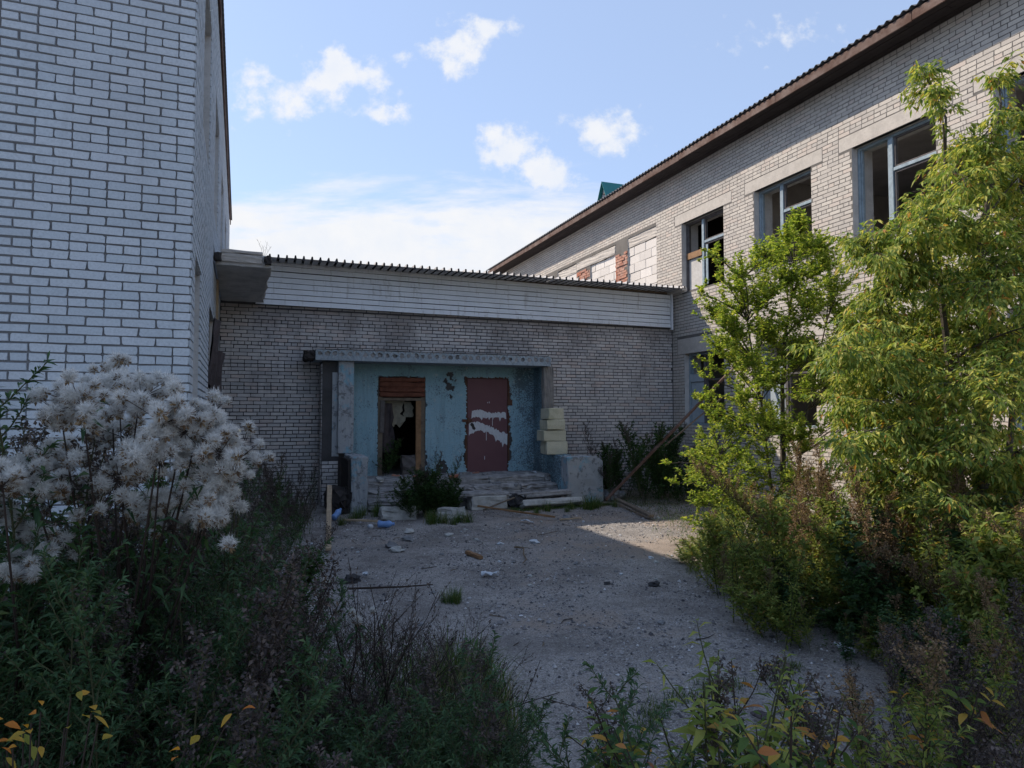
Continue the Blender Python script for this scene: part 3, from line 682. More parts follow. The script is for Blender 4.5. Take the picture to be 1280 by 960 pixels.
# end wall facing the camera: local x from the far left to the corner
o_front = (-front_L*math.cos(TILT), -front_L*math.sin(TILT), 0)
wall_f = link('end_wall', wall_body(front_L-0.003, HL, 0.5, [], (M['mortar'], M['interior']), 'end_wall', GROUND_Z), lw, o_front, (0, 0, TILT))
rects_f = lay_bricks(front_L+0.012, HL-0.02, [], GROUND_Z, 4, 6, 2, False)
def score_f(q):
    x, z = q[0]+q[2]/2-front_L, q[1]
    if x < -1.55 or z > 5.35 or z < 1.2: return 0
    return 3+0.3*x-0.02*abs(z-3.3)
brick_facing(wall_f, rects_f, 'brick_left', score_f, 300, 1)
# side wall facing the yard: local x from the corner away
SL = 17.5
def sy(y): return y-6.5
wins_l = [(7.75, 9.35), (11.05, 12.75), (14.4, 16.1), (17.8, 19.5)]
low_l = [(6.95, 7.95, 1.4, 3.38), (10.1, 12.1, 1.1, 3.40)]
holes_l = [(sy(a), sy(b), WB, WT) for a, b in wins_l]+[(sy(a), sy(b), c, d) for a, b, c, d in low_l]+[(sy(12.75), sy(13.9), 0.0, 3.1)]
wall_s = link('side_wall', wall_body(SL, HL, 0.5, holes_l, (M['mortar'], M['render_white']), 'side_wall', GROUND_Z), lw, (0, 0.003, 0), (0, 0, rad(90)+TILT))
rects_s = lay_bricks(SL, HL-0.02, holes_l+[(sy(11.1), sy(14.9), 4.16, 4.42)], GROUND_Z, 5, 6, 2, False)
def score_s(q):
    y = q[0]+6.5
    return (2-0.1*y) if (y < 7.8 and 1.6 < q[1] < 5.2 and q[2] > 0.1) else 0
brick_facing(wall_s, rects_s, 'brick_left', score_s, 110, 2)
for i, (a, b) in enumerate(wins_l):       # blanked with blue grey panels set in the opening
    o = link('window', make_mesh([box(0.01, 0.06, 0, 0.1, 0.01, WT-WB-.01)+(0,), box(b-a-.06, b-a-.01, 0, 0.1, 0.01, WT-WB-.01)+(0,), box(0.062, b-a-.062, 0.002, 0.098, WT-WB-.07, WT-WB-.012)+(0,), box(0.062, b-a-.062, 0.002, 0.098, 0.012, .07)+(0,)], M['frame_blue'], 'window'), lw)
    o.rotation_euler = wall_s.rotation_euler; o.location = Matrix.Rotation(rad(90)+TILT, 4, 'Z') @ Vector((sy(a), 0.10, WB))
    link('blanking_panel', make_mesh([box(0.07, (b-a)*0.52, 0.03, 0.06, 0.35 if i else 0.5, WT-WB-.08)+(0,)], M['panel_blue'], 'panel'), o)
    link('blanking_panel', make_mesh([box((b-a)*0.54, b-a-.07, 0.03, 0.06, 0.08, WT-WB-.08)+(0,)], M['panel_blue'], 'panel'), o)
o = link('door_panel', make_mesh([box(0.02, 0.98, 0.16, 0.21, 0.02, 1.9)+(0,)], M['panel_blue'], 'panel'), lw)
o.rotation_euler = wall_s.rotation_euler; o.location = Matrix.Rotation(rad(90)+TILT, 4, 'Z') @ Vector((sy(6.95), 0.02, 1.4))
# broken lower window with torn dark boards leaning out of the opening
bw = link('broken_window', make_mesh([box(0.01, 0.07, 0, 0.1, 0.01, 2.28)+(0,), box(1.93, 1.99, 0, 0.1, 0.01, 2.28)+(0,), box(0.95, 1.02, 0, 0.1, 0.01, 2.28)+(0,)], M['timber_old'], 'frame'), lw)
bw.rotation_euler = wall_s.rotation_euler; bw.location = Matrix.Rotation(rad(90)+TILT, 4, 'Z') @ Vector((sy(10.1), 0.06, 1.1))
def ragged_sheet(w_, h_, seed, mat, nx=7, nz=8, rag=0.12, curl=0.08, name='sheet', th=0.006):
    r = random.Random(seed); V = []; F = []
    for j in range(nz+1):
        for i in range(nx+1):
            x = i/nx*w_; z = j/nz*h_
            if i in (0, nx): x += r.uniform(-rag, rag)*w_*0.5
            if j == 0: z += r.uniform(0, rag*2)*h_*1.3
            V.append((x, math.sin(i*1.3+j*0.4+seed)*curl*(1-j/nz*0.6)+r.uniform(-.01, .01), z))
    n = len(V); V += [(x, y+th, z) for x, y, z in V]
    for j in range(nz):
        for i in range(nx):
            a = j*(nx+1)+i
            F.append((a, a+1, a+nx+2, a+nx+1)); F.append((n+a, n+a+nx+1, n+a+nx+2, n+a+1))
    return make_mesh([(np.array(V), np.array(F), 0)], mat, name, False)
for k, (sx, sz, ww, hh, yr) in enumerate([(0.1, 1.05, 0.75, 1.1, -0.10), (0.75, 0.85, 0.7, 0.9, -0.22), (1.2, 0.5, 0.6, 0.75, -0.14), (0.1, 0.2, 0.8, 0.7, -0.06)]):
    o = link('torn_board', ragged_sheet(ww, hh, k+3, M['plastic_dark'], 6, 7, 0.22, 0.05, 'torn_board', 0.012), bw, (sx, -0.02, sz), (rad(6), 0, yr))
o = link('jamb', make_mesh([box(0, 0.12, -0.05, 0.2, 0, 1.5)+(0,)], M['timber_pale'], 'jamb'), lw)
o.rotation_euler = wall_s.rotation_euler; o.location = Matrix.Rotation(rad(90)+TILT, 4, 'Z') @ Vector((sy(12.6), 0.0, 2.7))
# canopy slab over the side entrance
bm = rough_block(0.80, 3.55, 0.20, 9, 0.008, 0.012, 5)
for v in bm.verts:
    if v.co.x > 0.36: v.co.x += random.uniform(-0.035, 0.02)
cs = link('canopy_slab', bm_mesh(bm, M['slab_under'], 'canopy_slab'), lw, tuple(Vector((-0.26, 13.05, 4.18))-LC), (0, 0, TILT))
link('screed', bm_mesh(rough_block(0.60, 3.4, 0.05, 10, 0.008, 0.01, 4), M['lintel'], 'screed'), cs, (-0.02, -0.09, 0.203))
link('edge_fascia', bm_mesh(rough_block(0.62, 0.035, 0.12, 12, 0.006, 0.005, 3), M['lintel'], 'edge_fascia'), cs, (-0.03, -1.80, 0.06))
for sx in (-0.37, 0.36): link('beam_stub', bm_mesh(rough_block(0.10, 0.13, 0.13, 11+int(sx*10), 0.015, 0.015, 1), M['concrete_dark'], 'beam_stub'), cs, (sx, -1.83, 0.05))
# inner boxes
part_box('inner_wall', lw, M['interior_dark'], -5.2, -5.0, 7.2, 23.5, 0.0, 8.0)
part_box('floor_slab', lw, M['ceiling'], -5.0, -1.55, 7.1, 23.4, 3.95, 4.15)
part_box('ceiling_slab', lw, M['ceiling'], -5.0, -1.55, 7.1, 23.4, 7.25, 7.45)
part_box('back_wall', lw, M['brick_left'], -12.6, -12.1, 6.7, 23.9, GROUND_Z, 8.13)
part_box('far_end_wall', lw, M['brick_left'], -12.09, -1.45, 23.4, 23.9, GROUND_Z, 8.13)
V, F = box(-12.1+0.557, -front_L-0.01, 0.35, 0.7, GROUND_Z, HL)
link('outer_end_wall', make_mesh([(V, F, 0)], M['brick_left'], 'outer_end_wall'), lw, (0, 0, 0))
# its roof, turned with the wing
pre = set(COL.objects)
gable_roof(lw, -0.520, 8.125, -1, 6.45, 23.9, 11.6, 0.30, True, 8)
pv = Matrix.Rotation(TILT, 4, 'Z')
for o in set(COL.objects)-pre:
    if o.parent == lw: o.location = pv @ o.location; o.rotation_euler[2] += TILT

# ---------------------------------------------------------------- link block between the wings
LY = 15.0; LX0, LX1 = -0.72, RX-0.006
lk = empty('entrance_block', (4.7, LY, 0), 'low grey brick link with white siding band and blue doorway between the two wings', 'building')
def lx(x): return x-LX0
DR = (2.50, 3.56, 0.53, 2.72); DL_ = (4.52, 5.54, 0.53, 2.74)
holes_k = [(lx(DR[0]), lx(DR[1]), DR[2], DR[3]), (lx(DL_[0]), lx(DL_[1]), DL_[2], DL_[3])]
wall_k = link('front_wall', wall_body(LX1-LX0, 5.0, 0.45, holes_k, (M['mortar_dark'], M['render_white']), 'front_wall', GROUND_Z), lk, (LX0-4.7, 0, 0))
rects_k = lay_bricks(LX1-LX0-0.02, 4.2, holes_k+[(lx(1.6), lx(6.36), GROUND_Z, 2.97)], GROUND_Z, 9, 6, 1)
def score_k(q):
    x, z = q[0]+LX0, q[1]
    if z < 1.9 or q[2] < 0.2 or z > 4.05: return 0
    return 1.0-0.05*abs(z-3.2)-(0.03*x if x > 3 else 0)
brick_facing(wall_k, rects_k, 'brick_link', score_k, 300, 6)
# plaster coat with broken edges round the two doorways
def plaster_coat():
    nx, nz = 180, 104; x0, x1, z0, z1 = 1.86, 6.22, 0.50, 2.99
    r = np.random.default_rng(3); X, Z = np.meshgrid(np.linspace(x0, x1, nx+1), np.linspace(z0, z1, nz+1))
    j = np.zeros_like(X); j[1:-1, 1:-1] = 1
    X = X+r.uniform(-.009, .009, X.shape)*j; Z = Z+r.uniform(-.009, .009, Z.shape)*j
    import mathutils
    nz_ = lambda a, b, s: mathutils.noise.noise(Vector((a*s, b*s, 1.7)))
    F = []; ids = lambda i, k: k*(nx+1)+i
    for k in range(nz):
        for i in range(nx):
            cx, cz = X[k, i]+.02, Z[k, i]+.02; keep = True
            for (a, b, c, d), wv_ in ((DR, 0.015), (DL_, 0.035)):
                g_ = max(0.0, nz_(cx, cz, 4)*0.12+nz_(cx+9, cz, 14)*0.06+wv_*0.6)
                gl = g_ if not (a == DR[0] and cx < 3) else g_*0.2
                if a-gl < cx < b+gl and cz < d+g_*0.3: keep = False
            # a fallen patch over the gap between the doors, one low beside the left doorway
            if ((cx-4.12)/0.14)**2+((cz-2.62)/0.42)**2+nz_(cx, cz, 9)*1.9 < 0.25: keep = False
            if ((cx-3.95)/0.16)**2+((cz-0.7)/0.2)**2+nz_(cx, cz, 14) < 0.5: keep = False
            if keep: F.append((ids(i, k), ids(i+1, k), ids(i+1, k+1), ids(i, k+1)))
    V = np.stack([X, np.full_like(X, LY-0.022), Z], -1).reshape(-1, 3)
    V[:, 1] += r.uniform(-.002, .002, len(V))
    n = len(V); E = {}
    for f in F:
        for a, b in zip(f, f[1:]+f[:1]): E[(a, b)] = 1
    side = [(b, a, a+n, b+n) for a, b in E if (b, a) not in E]
    V = np.concatenate([V, V+[0, 0.021, 0]])
    return make_mesh([(V-np.array(lk.location), np.array(F), 0), (V-np.array(lk.location), np.array(side), 1)], [M['blue_plaster'], M['concrete']], 'plaster')
link('plaster_coat', plaster_coat(), lk)
# siding boards
NB = 8
for k in range(NB):
    z0, z1 = 4.135+k*0.113+0.006, 4.135+(k+1)*0.113-0.002
    cuts_ = [-0.05]+sorted(random.Random(k+50).uniform(a_, a_+1.2) for a_ in (2.2, 5.4, 8.2)[:2+(k % 2)])+[9.985]
    for xa, xb in zip(cuts_[:-1], cuts_[1:]):
        n = max(4, int((xb-xa)/0.4)); xs = np.linspace(xa+0.003, xb-0.003, n+1); V = []; r = random.Random(k+int(xa*10)); t0 = [r.uniform(-.005, .005) for _ in xs]; dz0 = r.uniform(-.004, .004)
        for i, x in enumerate(xs):
            tilt = 0.045*(5-x)/5; y = 14.93; sag = dz0+r.uniform(-.0015, .0015)
            zt = z1+tilt*(k+1)/NB+tilt*0.6+sag; zb = z0+tilt*k/NB+tilt*0.6+sag
            V += [(x, y-0.004-0.022+t0[i], zb), (x, y-0.022+t0[i], zb+0.006), (x, y-0.002+t0[i]*.4, zt-0.004), (x, y+0.01, zt-0.002), (x, y+0.012, zb)]
        F = []
        for i in range(n):
            for a in range(4): F.append((i*5+a, (i+1)*5+a, (i+1)*5+a+1, i*5+a+1))
            F.append((i*5+4, (i+1)*5+4, (i+1)*5, i*5))
        link('siding_board', make_mesh([(np.array(V)-np.array(lk.location), np.array(F), 0)], M['siding'], 'siding_board'), lk)
link('corner_trim', make_mesh([box(9.99, 10.04, 14.88, 14.96, 4.06, 4.99)+(0,)], M['siding'], 'corner_trim'), lk, tuple(-Vector(lk.location)))
link('starter_strip', make_mesh([box(0.0, 9.98, 14.915, 14.935, 4.09, 4.105)+(0,)], M['roof_rib'], 'starter_strip'), lk, tuple(-Vector(lk.location)))
link('roof_timber', make_mesh([box(-0.6, 10.02, 14.98, 15.4, 5.0, 5.08)+(0,)], M['timber_old'], 'roof_timber'), lk, tuple(-Vector(lk.location)))
# profiled roof sheets running back from the eave, ribs up
PIT = 0.163; y_a, y_b = 14.30, 23.4
xx = -0.42; sh = 0
while xx < 10.0:
    nrib = 6; V = []; r = random.Random(sh); dy = r.uniform(-0.025, 0.025); dzz = r.uniform(-.006, .006)
    prof = []
    for i in range(nrib):
        a = xx+i*PIT
        if a > 9.9: break
        prof += [(a, 0), (a+PIT*0.70, 0), (a+PIT*0.78, 0.062), (a+PIT*0.92, 0.062)]
    prof.append((prof[-1][0]+PIT*0.08, 0))
    m = len(prof)
    for y, z in ((y_a+dy, 5.03), (y_a+0.6, 5.045), (y_b, 5.45)):
        for px_, pz in prof: V.append((px_, y, z+pz+dzz))
    n = len(V); V += [(a, b, c-0.004) for a, b, c in V]
    F = []; FR = []
    for a in range(2):
        for i in range(m-1):
            p = a*m+i; rib = i % 4 in (1, 2, 3)
            (FR if rib and False else F).append((p, p+m, p+m+1, p+1)); (FR if rib else F).append((p+n, p+n+1, p+n+m+1, p+n+m))  # rib undersides go dark: shade of the hollows is painted in
    for i in range(m-1): FR.append((i, i+1, n+i+1, n+i))
    V = np.array(V)-np.array(lk.location)
    o = link('roof_sheet', make_mesh([(V, np.array(F), 0), (V, np.array(FR), 1)], [M['roof_metal'], M['roof_rib']], 'roof_sheet'), lk)
    # dark blocks stand for the rib ends, built after this loop
    xx += len(prof[:-1])//4*PIT; sh += 1
ends = []
for i in range(int((10.0+0.42)/PIT)):
    a = -0.42+i*PIT
    ends.append(box(a+PIT*0.74, a+PIT*0.96, 14.275+random.uniform(-.02, .02), 14.31, 5.0, 5.085+random.uniform(-.01, .012))+(0,))
o = link('rib_end', make_mesh(ends[:1], M['roof_rib'], 'rib_end'), lk, tuple(-Vector(lk.location)))
for e in ends[1:]:
    c = o.copy(); COL.objects.link(c); c.location = Vector(o.location)+Vector((float(e[0][0][0]-ends[0][0][0][0]), random.uniform(-.012, .012), random.uniform(-.01, .008)))
part_box('side_strip', lk, M['lintel'], 9.93, 10.08, 14.32, 15.2, 4.98, 5.06, 0.004)
part_box('back_wall', lk, M['brick_link'], -0.6, 10.0, 22.6, 23.0, GROUND_Z, 5.3)
part_box('hall_floor', lk, M['concrete'], -0.55, 10.05, 15.46, 22.5, 0.3, 0.515)
part_box('hall_ceiling', lk, M['interior'], -0.2, 10.0, 15.46, 22.5, 4.0, 4.15)
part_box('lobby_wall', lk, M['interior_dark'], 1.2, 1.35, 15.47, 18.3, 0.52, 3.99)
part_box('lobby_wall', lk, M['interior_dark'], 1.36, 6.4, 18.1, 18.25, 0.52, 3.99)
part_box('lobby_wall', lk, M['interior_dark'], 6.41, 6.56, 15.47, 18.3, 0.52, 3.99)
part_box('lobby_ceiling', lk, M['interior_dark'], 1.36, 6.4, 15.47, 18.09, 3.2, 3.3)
# steel door with smears of white paint
def at_link(v): return tuple(Vector(v)-lk.location)
door = link('door', make_mesh([box(0, 0.98, 0, 0.05, 0, 2.17)+(0,)], M['door'], 'door'), lk, at_link((4.54, 14.985, 0.54)))
md = door.modifiers.new('bev', 'BEVEL'); md.width = 0.01
link('door_frame', make_mesh([box(-0.055, -0.005, -0.005, 0.09, -0.01, 2.22)+(0,), box(0.985, 1.03, -0.005, 0.09, -0.01, 2.22)+(0,), box(-0.004, 0.984, -0.003, 0.088, 2.175, 2.219)+(0,)], M['metal_rust'], 'door_frame'), door)
def poly_sheet(pts, y, th, mat, name):
    bm = bmesh.new(); vs = [bm.verts.new((x, y, z)) for x, z in pts]; f = bm.faces.new(vs)
    bmesh.ops.triangulate(bm, faces=[f]); bmesh.ops.recalc_face_normals(bm, faces=bm.faces)
    return bm_mesh(bm, mat, name)
def smear(x0, x1, top, bot, seed, rag=0.05):
    r = random.Random(seed); n = 34; up, dn = [], []
    for i in range(n+1):
        f = i/n; x = x0+(x1-x0)*f
        up.append((x+r.uniform(-.008, .008), top(f)+r.uniform(-rag, rag)*(0.5+f*0.5)*0.6)); dn.append((x+r.uniform(-.008, .008), bot(f)-abs(r.gauss(0, rag*0.7))))
    return up+dn[::-1]
link('paint_smear', poly_sheet(smear(0.10, 0.94, lambda f: 1.41+0.05*math.sin(f*7)*(1-f)-0.03*f, lambda f: 1.30-0.03*f, 2, 0.05), -0.004, 0, M['smear'], 'paint_smear'), door)
link('paint_smear', poly_sheet(smear(0.03, 0.97, lambda f: 1.15-0.02*f-0.24*f*f+0.03*math.sin(f*6), lambda f: 0.90+0.12*math.sin(min(f*1.3, 1)*3.1)-0.26*f*f, 5, 0.05), -0.005, 0, M['smear'], 'paint_smear'), door)
for k, (x, z0, z1) in enumerate([(0.45, 0.74, 0.96), (0.41, 0.3, 0.38), (0.6, 1.08, 1.25), (0.52, 1.6, 1.64), (0.48, 1.6, 1.63)]):
    link('paint_drip', make_mesh([box(x, x+0.012, -0.004, -0.0005, z0, z1)+(0,)], M['smear'], 'paint_drip'), door)
link('hinge', make_mesh([box(0.97, 1.09, -0.03, 0.0, 1.55, 1.68)+(0,)], M['metal_rust'], 'hinge'), door)
link('latch', make_mesh([box(-0.13, 0.10, -0.035, -0.006, 1.17, 1.23)+(0,), box(-0.01, 0.03, -0.05, -0.034, 1.13, 1.27)+(0,)], M['metal_rust'], 'latch'), door)
link('lock_scar', poly_sheet([(0.10, 1.16), (0.15, 1.12), (0.17, 1.06), (0.2, 1.02), (0.17, 0.98), (0.12, 1.0), (0.10, 1.06), (0.06, 1.1)], -0.007, 0, M['concrete_dark'], 'lock_scar'), door)
# left doorway: slatted screen over a black opening
ent = link('doorway', make_mesh([box(0.0, 0.10, 0.02, 0.14, 0.01, 2.16)+(0,), box(0.96, 1.055, 0.02, 0.14, 0.01, 2.16)+(0,), box(0.102, 0.958, 0.022, 0.138, 1.66, 1.72)+(0,)], M['timber_old'], 'doorway_frame'), lk, at_link((2.502, 14.99, 0.53)))
for k in range(4):
    bm = rough_block(1.03, 0.07, 0.105, 70+k, 0.008, 0.022, 3)
    link('slat', bm_mesh(bm, M['timber_rust'], 'slat'), ent, (0.53, -0.005+0.01*(k % 2), 1.735+k*0.112), (0, random.uniform(-.012, .012), 0))
link('jamb', make_mesh([box(0.84, 0.955, -0.01, 0.05, 0.02, 1.655)+(0,)], M['timber_orange'], 'jamb'), ent)
link('board', make_mesh([box(0.02, 0.11, -0.02, 0.01, 0.95, 1.66)+(0,)], M['frame_dark'], 'board'), ent, (0, 0, 0), (0, rad(1.0), 0))
tc_ = link('torn_curtain', ragged_sheet(0.45, 0.62, 1, M['cloth_pale'], 7, 8, 0.35, 0.03, 'torn_curtain'), ent, (0.14, 0.25, 1.05))
link('torn_curtain', ragged_sheet(0.20, 0.42, 6, M['cloth_pale'], 4, 6, 0.4, 0.03, 'torn_curtain'), ent, (0.62, 0.26, 1.22))
link('torn_curtain', ragged_sheet(0.26, 1.25, 9, M['plastic_dark'], 5, 8, 0.3, 0.04, 'torn_curtain'), ent, (0.11, 0.17, 0.35))
# hollow-core canopy over the doors
def hollow_slab(x0, x1, y0, y1, z0, z1, n, rr):
    """slab whose front edge shows a row of round hollows"""
    V, F3, F4, FI = [], [], [], []; c = (x1-x0)/n; rd_ = random.Random(9); dep = [rd_.choice([0.010, 0.018, 0.025, 0.04, 0.05]) for _ in range(n)]; seg = 12; r = random.Random(2); mid = (z0+z1)/2+0.022
    for i in range(n):
        cx0 = x0+i*c; cx = cx0+c/2
        sq = [(cx0+c, mid), (cx0+c, z1), (cx, z1), (cx0, z1), (cx0, mid), (cx0, z0), (cx, z0), (cx0+c, z0)]
        out = []
        for k in range(seg):
            a = k/seg*2*math.pi; dx, dz_ = math.cos(a), math.sin(a)
            sc = min((c/2)/abs(dx) if abs(dx) > 1e-6 else 9, ((z1-mid) if dz_ > 0 else (mid-z0))/abs(dz_) if abs(dz_) > 1e-6 else 9)
            out.append((cx+dx*sc, mid+dz_*sc))
        base = len(V); jx, jz, jr = r.uniform(-.012, .012), r.uniform(-.01, .01), r.uniform(0.8, 1.1)
        for k in range(seg): V.append((out[k][0], y0+r.uniform(-.006, .006), out[k][1]))
        for k in range(seg):
            a = k/seg*2*math.pi; q_ = rr*jr*r.uniform(0.75, 1.15); V.append((cx+jx+math.cos(a)*q_, y0+r.uniform(-.004, .01), mid+jz+math.sin(a)*q_))
        for k in range(seg):
            a = k/seg*2*math.pi; V.append((cx+jx+math.cos(a)*rr*0.9, y0+dep[i], mid+jz+math.sin(a)*rr*0.9))
        for k in range(seg):
            k2 = (k+1) % seg
            F4.append((base+k2, base+k, base+seg+k, base+seg+k2)); FI.append((base+seg+k2, base+seg+k, base+2*seg+k, base+2*seg+k2))
        V.append((cx, y0+dep[i]*0.8, mid)); cc = len(V)-1
        for k in range(seg): F3.append((base+2*seg+(k+1) % seg, base+2*seg+k, cc))
        # corners of the cell
        for k_, (qx, qz) in ((1, (cx0+c, z1)), (4, (cx0, z1)), (7, (cx0, z0)), (10, (cx0+c, z0))):
            V.append((qx, y0, qz)); F3.append((base+k_+1 if k_+1 < seg else base, base+k_, len(V)-1))
    b = box(x0, x1, y0, y1, z0, z1); bb = (b[0], b[1][[0, 1, 3, 4, 5]])
    return make_mesh([(np.array(V), np.array(F4), 0), (np.array(V), np.array(F3), 1), (np.array(V), np.array(FI), 1), (bb[0], bb[1], 0)], [M['slab_edge'], M['concrete_step']], 'slab')
cp = link('entrance_canopy', hollow_slab(0.0, 5.18, 0.0, 0.78, 0.0, 0.215, 34, 0.052), lk, at_link((1.105, 14.2, 2.985)))
link('broken_end', bm_mesh(rough_block(0.20, 0.62, 0.19, 31, 0.02, 0.02, 2), M['concrete_dark'], 'broken_end'), cp, (-0.105, 0.36, 0.01))
link('dirt_layer', bm_mesh(rough_block(5.1, 0.7, 0.02, 33, 0.006, 0.004, 10), M['concrete_dark'], 'dirt_layer'), cp, (2.59, 0.40, 0.214))
# pillars, brick cheek, parapets
bm = rough_block(0.315, 0.22, 1.90, 15, 0.006, 0.012, 7)
link('pillar', bm_mesh(bm, M['pillar'], 'pillar'), lk, at_link((1.727, 14.42, 1.08)))
bm = rough_block(0.25, 0.16, 1.10, 16, 0.012, 0.015, 6)
link('pillar', bm_mesh(bm, M['concrete'], 'pillar'), lk, at_link((6.30, 14.42, 1.88)))
o = link('side_wall', make_mesh([box(6.18, 6.34, 14.50, 14.97, 0.5, 2.98)+(0,)], M['blue_plaster'], 'side_wall'), lk, at_link((0, 0, 0)))
chk = link('brick_cheek', make_mesh([box(1.26, 1.60, 14.42, 14.98, GROUND_Z, 2.97)+(0,)], M['mortar_dark'], 'cheek'), lk, at_link((0, 0, 0)))
rc_ = lay_bricks(0.55, 2.97, [], GROUND_Z, 21, 6, 1)
ck = link('brick_face', make_mesh([simple_brick_batch(rc_, 3)], M['brick_link'], 'brick_face'), chk, (1.258, 14.97, 0), (0, 0, rad(-90))); tag(ck, kind='stuff')
link('blue_strip', make_mesh([box(1.46, 1.60, 14.395, 14.418, 1.02, 2.75)+(0,)], M['pillar'], 'blue_strip'), chk)
rc2 = lay_bricks(0.33, 1.0, [], GROUND_Z, 22, 6, 1)
ck = link('brick_face', make_mesh([simple_brick_batch(rc2, 4)], M['brick_link'], 'brick_face'), chk, (1.265, 14.418, 0)); tag(ck, kind='stuff')
def parapet(x0, x1, y0, y1, zt, seed, mat, cut=0.0):
    bm = rough_block(x1-x0, y1-y0, zt+0.15, seed, 0.012, 0.02, 6)
    for v in bm.verts:
        if cut and v.co.z > zt-0.08 and v.co.x > (x1-x0)/2-0.16: v.co.z -= cut*(v.co.x-((x1-x0)/2-0.16))/0.16
    return link('parapet', bm_mesh(bm, mat, 'parapet'), lk, at_link(((x0+x1)/2, (y0+y1)/2, -0.15)))
parapet(1.70, 2.02, 13.2, 14.3, 1.08, 17, M['pillar'])
parapet(6.23, 7.08, 13.2, 13.55, 0.98, 19, M['pillar'], 0.10)
parapet(6.22, 6.50, 13.56, 14.9, 1.0, 20, M['blue_plaster'])
link('tar_and_shade', bm_mesh(rough_block(0.03, 1.12, 1.0, 23, 0.012, 0.006, 6), M['concrete_dark'], 'tar_and_shade'), lk, at_link((1.665, 13.78, 0.02)))  # dark sheet: tar stain with the shade of this side painted in
# concrete porch floor and three worn steps, each cast in a few slabs
for (ya, yb, zt, zb, nm) in ((14.0, 14.97, 0.53, 0.36, 'porch_slab'), (13.62, 14.03, 0.37, 0.19, 'step'), (13.25, 13.65, 0.20, 0.02, 'step')):
    xa = 2.04; k = 0
    while xa < 6.18:
        ln = min(random.Random(int(ya*10)+k).uniform(0.9, 1.6), 6.2-xa)
        bm = rough_block(ln-0.015, yb-ya, zt-zb+0.02, int(ya*10)+k, 0.014, 0.018, 6)
        rr = random.Random(k+int(zt*100))
        for v in bm.verts:
            if v.co.y < -(yb-ya)/2+0.06 and v.co.z > (zt-zb)*0.5: v.co.y += max(0, rr.gauss(0, 0.035)); v.co.z -= abs(rr.gauss(0, 0.018))
        link(nm, bm_mesh(bm, M['concrete_step'], nm), lk, at_link((xa+ln/2, (ya+yb)/2, zb)), (rr.uniform(-.02, .02), rr.uniform(-.012, .012), rr.uniform(-.01, .01)))
        xa += ln; k += 1
part_box('porch_core', lk, M['concrete_dark'], 2.03, 6.2, 14.05, 14.96, GROUND_Z, 0.37)

# ================================================================ GROUND
from mathutils import noise as mnoise
def ground_h(x, y):
    h = 0.035*mnoise.noise(Vector((x*0.5, y*0.5, 3)))+0.014*mnoise.noise(Vector((x*2.3, y*2.3, 9)))+0.006*mnoise.noise(Vector((x*8, y*8, 1)))
    return h-0.005
gx = [-600, -200, -80, -40, -22, -14, -9, -6, -4]+list(np.arange(-3, 9.6, 0.09))+[10, 11, 13, 17, 24, 40, 80, 200, 600]
gy = [-600, -200, -80, -30, -10, -4, -1, 0, 1]+list(np.arange(1.6, 15.6, 0.10))+[16, 18, 24, 40, 80, 200, 600]
V = [(x, y, ground_h(x, y) if (-6 < x < 12 and -2 < y < 18) else -0.01) for y in gy for x in gx]
nx = len(gx); ii, jj = np.meshgrid(np.arange(nx-1), np.arange(len(gy)-1)); a = (jj*nx+ii).ravel()
g = link('ground', make_mesh([(np.array(V), np.stack([a, a+1, a+nx+1, a+nx], 1), 0)], M['ground'], 'ground', True)); tag(g, kind='structure')
def path_left(y):   # left edge of the trodden yard
    return float(np.interp(y, [2, 3.4, 4.4, 5.4, 6.3, 7.1, 9.7, 12.5, 15], [1.0, 1.25, 1.55, 1.6, 0.9, 0.25, 0.55, 1.2, 1.3]))
def path_right(y):
    return float(np.interp(y, [2, 3.0, 3.6, 5.0, 7.0, 8.2, 10.0, 12, 15], [3.2, 3.8, 4.2, 4.1, 4.8, 5.45, 6.3, 6.9, 7.2]))
# loose gravel, one scatter of small chips
def gravel(n, seed):
    r = np.random.default_rng(seed); X = r.uniform(-2.0, 8.5, n); Y = 1.8+11.5*r.uniform(0, 1, n)**1.35
    keep = (X > np.array([path_left(y) for y in Y])-0.8) & (X < np.array([path_right(y) for y in Y])+0.7)
    cl = np.array([mnoise.noise(Vector((x*0.9, y*0.9, 5))) for x, y in zip(X, Y)]); keep &= r.uniform(-0.45, 0.5, n) < cl+0.05
    X, Y = X[keep], Y[keep]; m = len(X)
    s = np.clip(r.lognormal(-4.85, 0.5, m), 0.004, 0.032)
    Z = np.array([ground_h(x, y) for x, y in zip(X, Y)])
    base = np.array([(1, 0, 0), (0, 1, 0), (-1, 0, 0), (0, -1, 0), (0, 0, 0.7), (0, 0, -0.5)])
    V = base[None]*s[:, None, None]*r.uniform(0.55, 1.25, (m, 6, 3)); th = r.uniform(0, 6.28, m)
    c, sn = np.cos(th)[:, None], np.sin(th)[:, None]
    V = np.stack([V[..., 0]*c-V[..., 1]*sn, V[..., 0]*sn+V[..., 1]*c, V[..., 2]], -1)+np.stack([X, Y, Z+s*0.25], -1)[:, None]
    f = np.array([(0, 1, 4), (1, 2, 4), (2, 3, 4), (3, 0, 4), (1, 0, 5), (2, 1, 5), (3, 2, 5), (0, 3, 5)])
    return V.reshape(-1, 3), ((np.arange(m)*6)[:, None, None]+f).reshape(-1, 3)
tag(link('gravel', make_mesh([gravel(90000, 4)], M['gravel'], 'gravel')), kind='stuff')

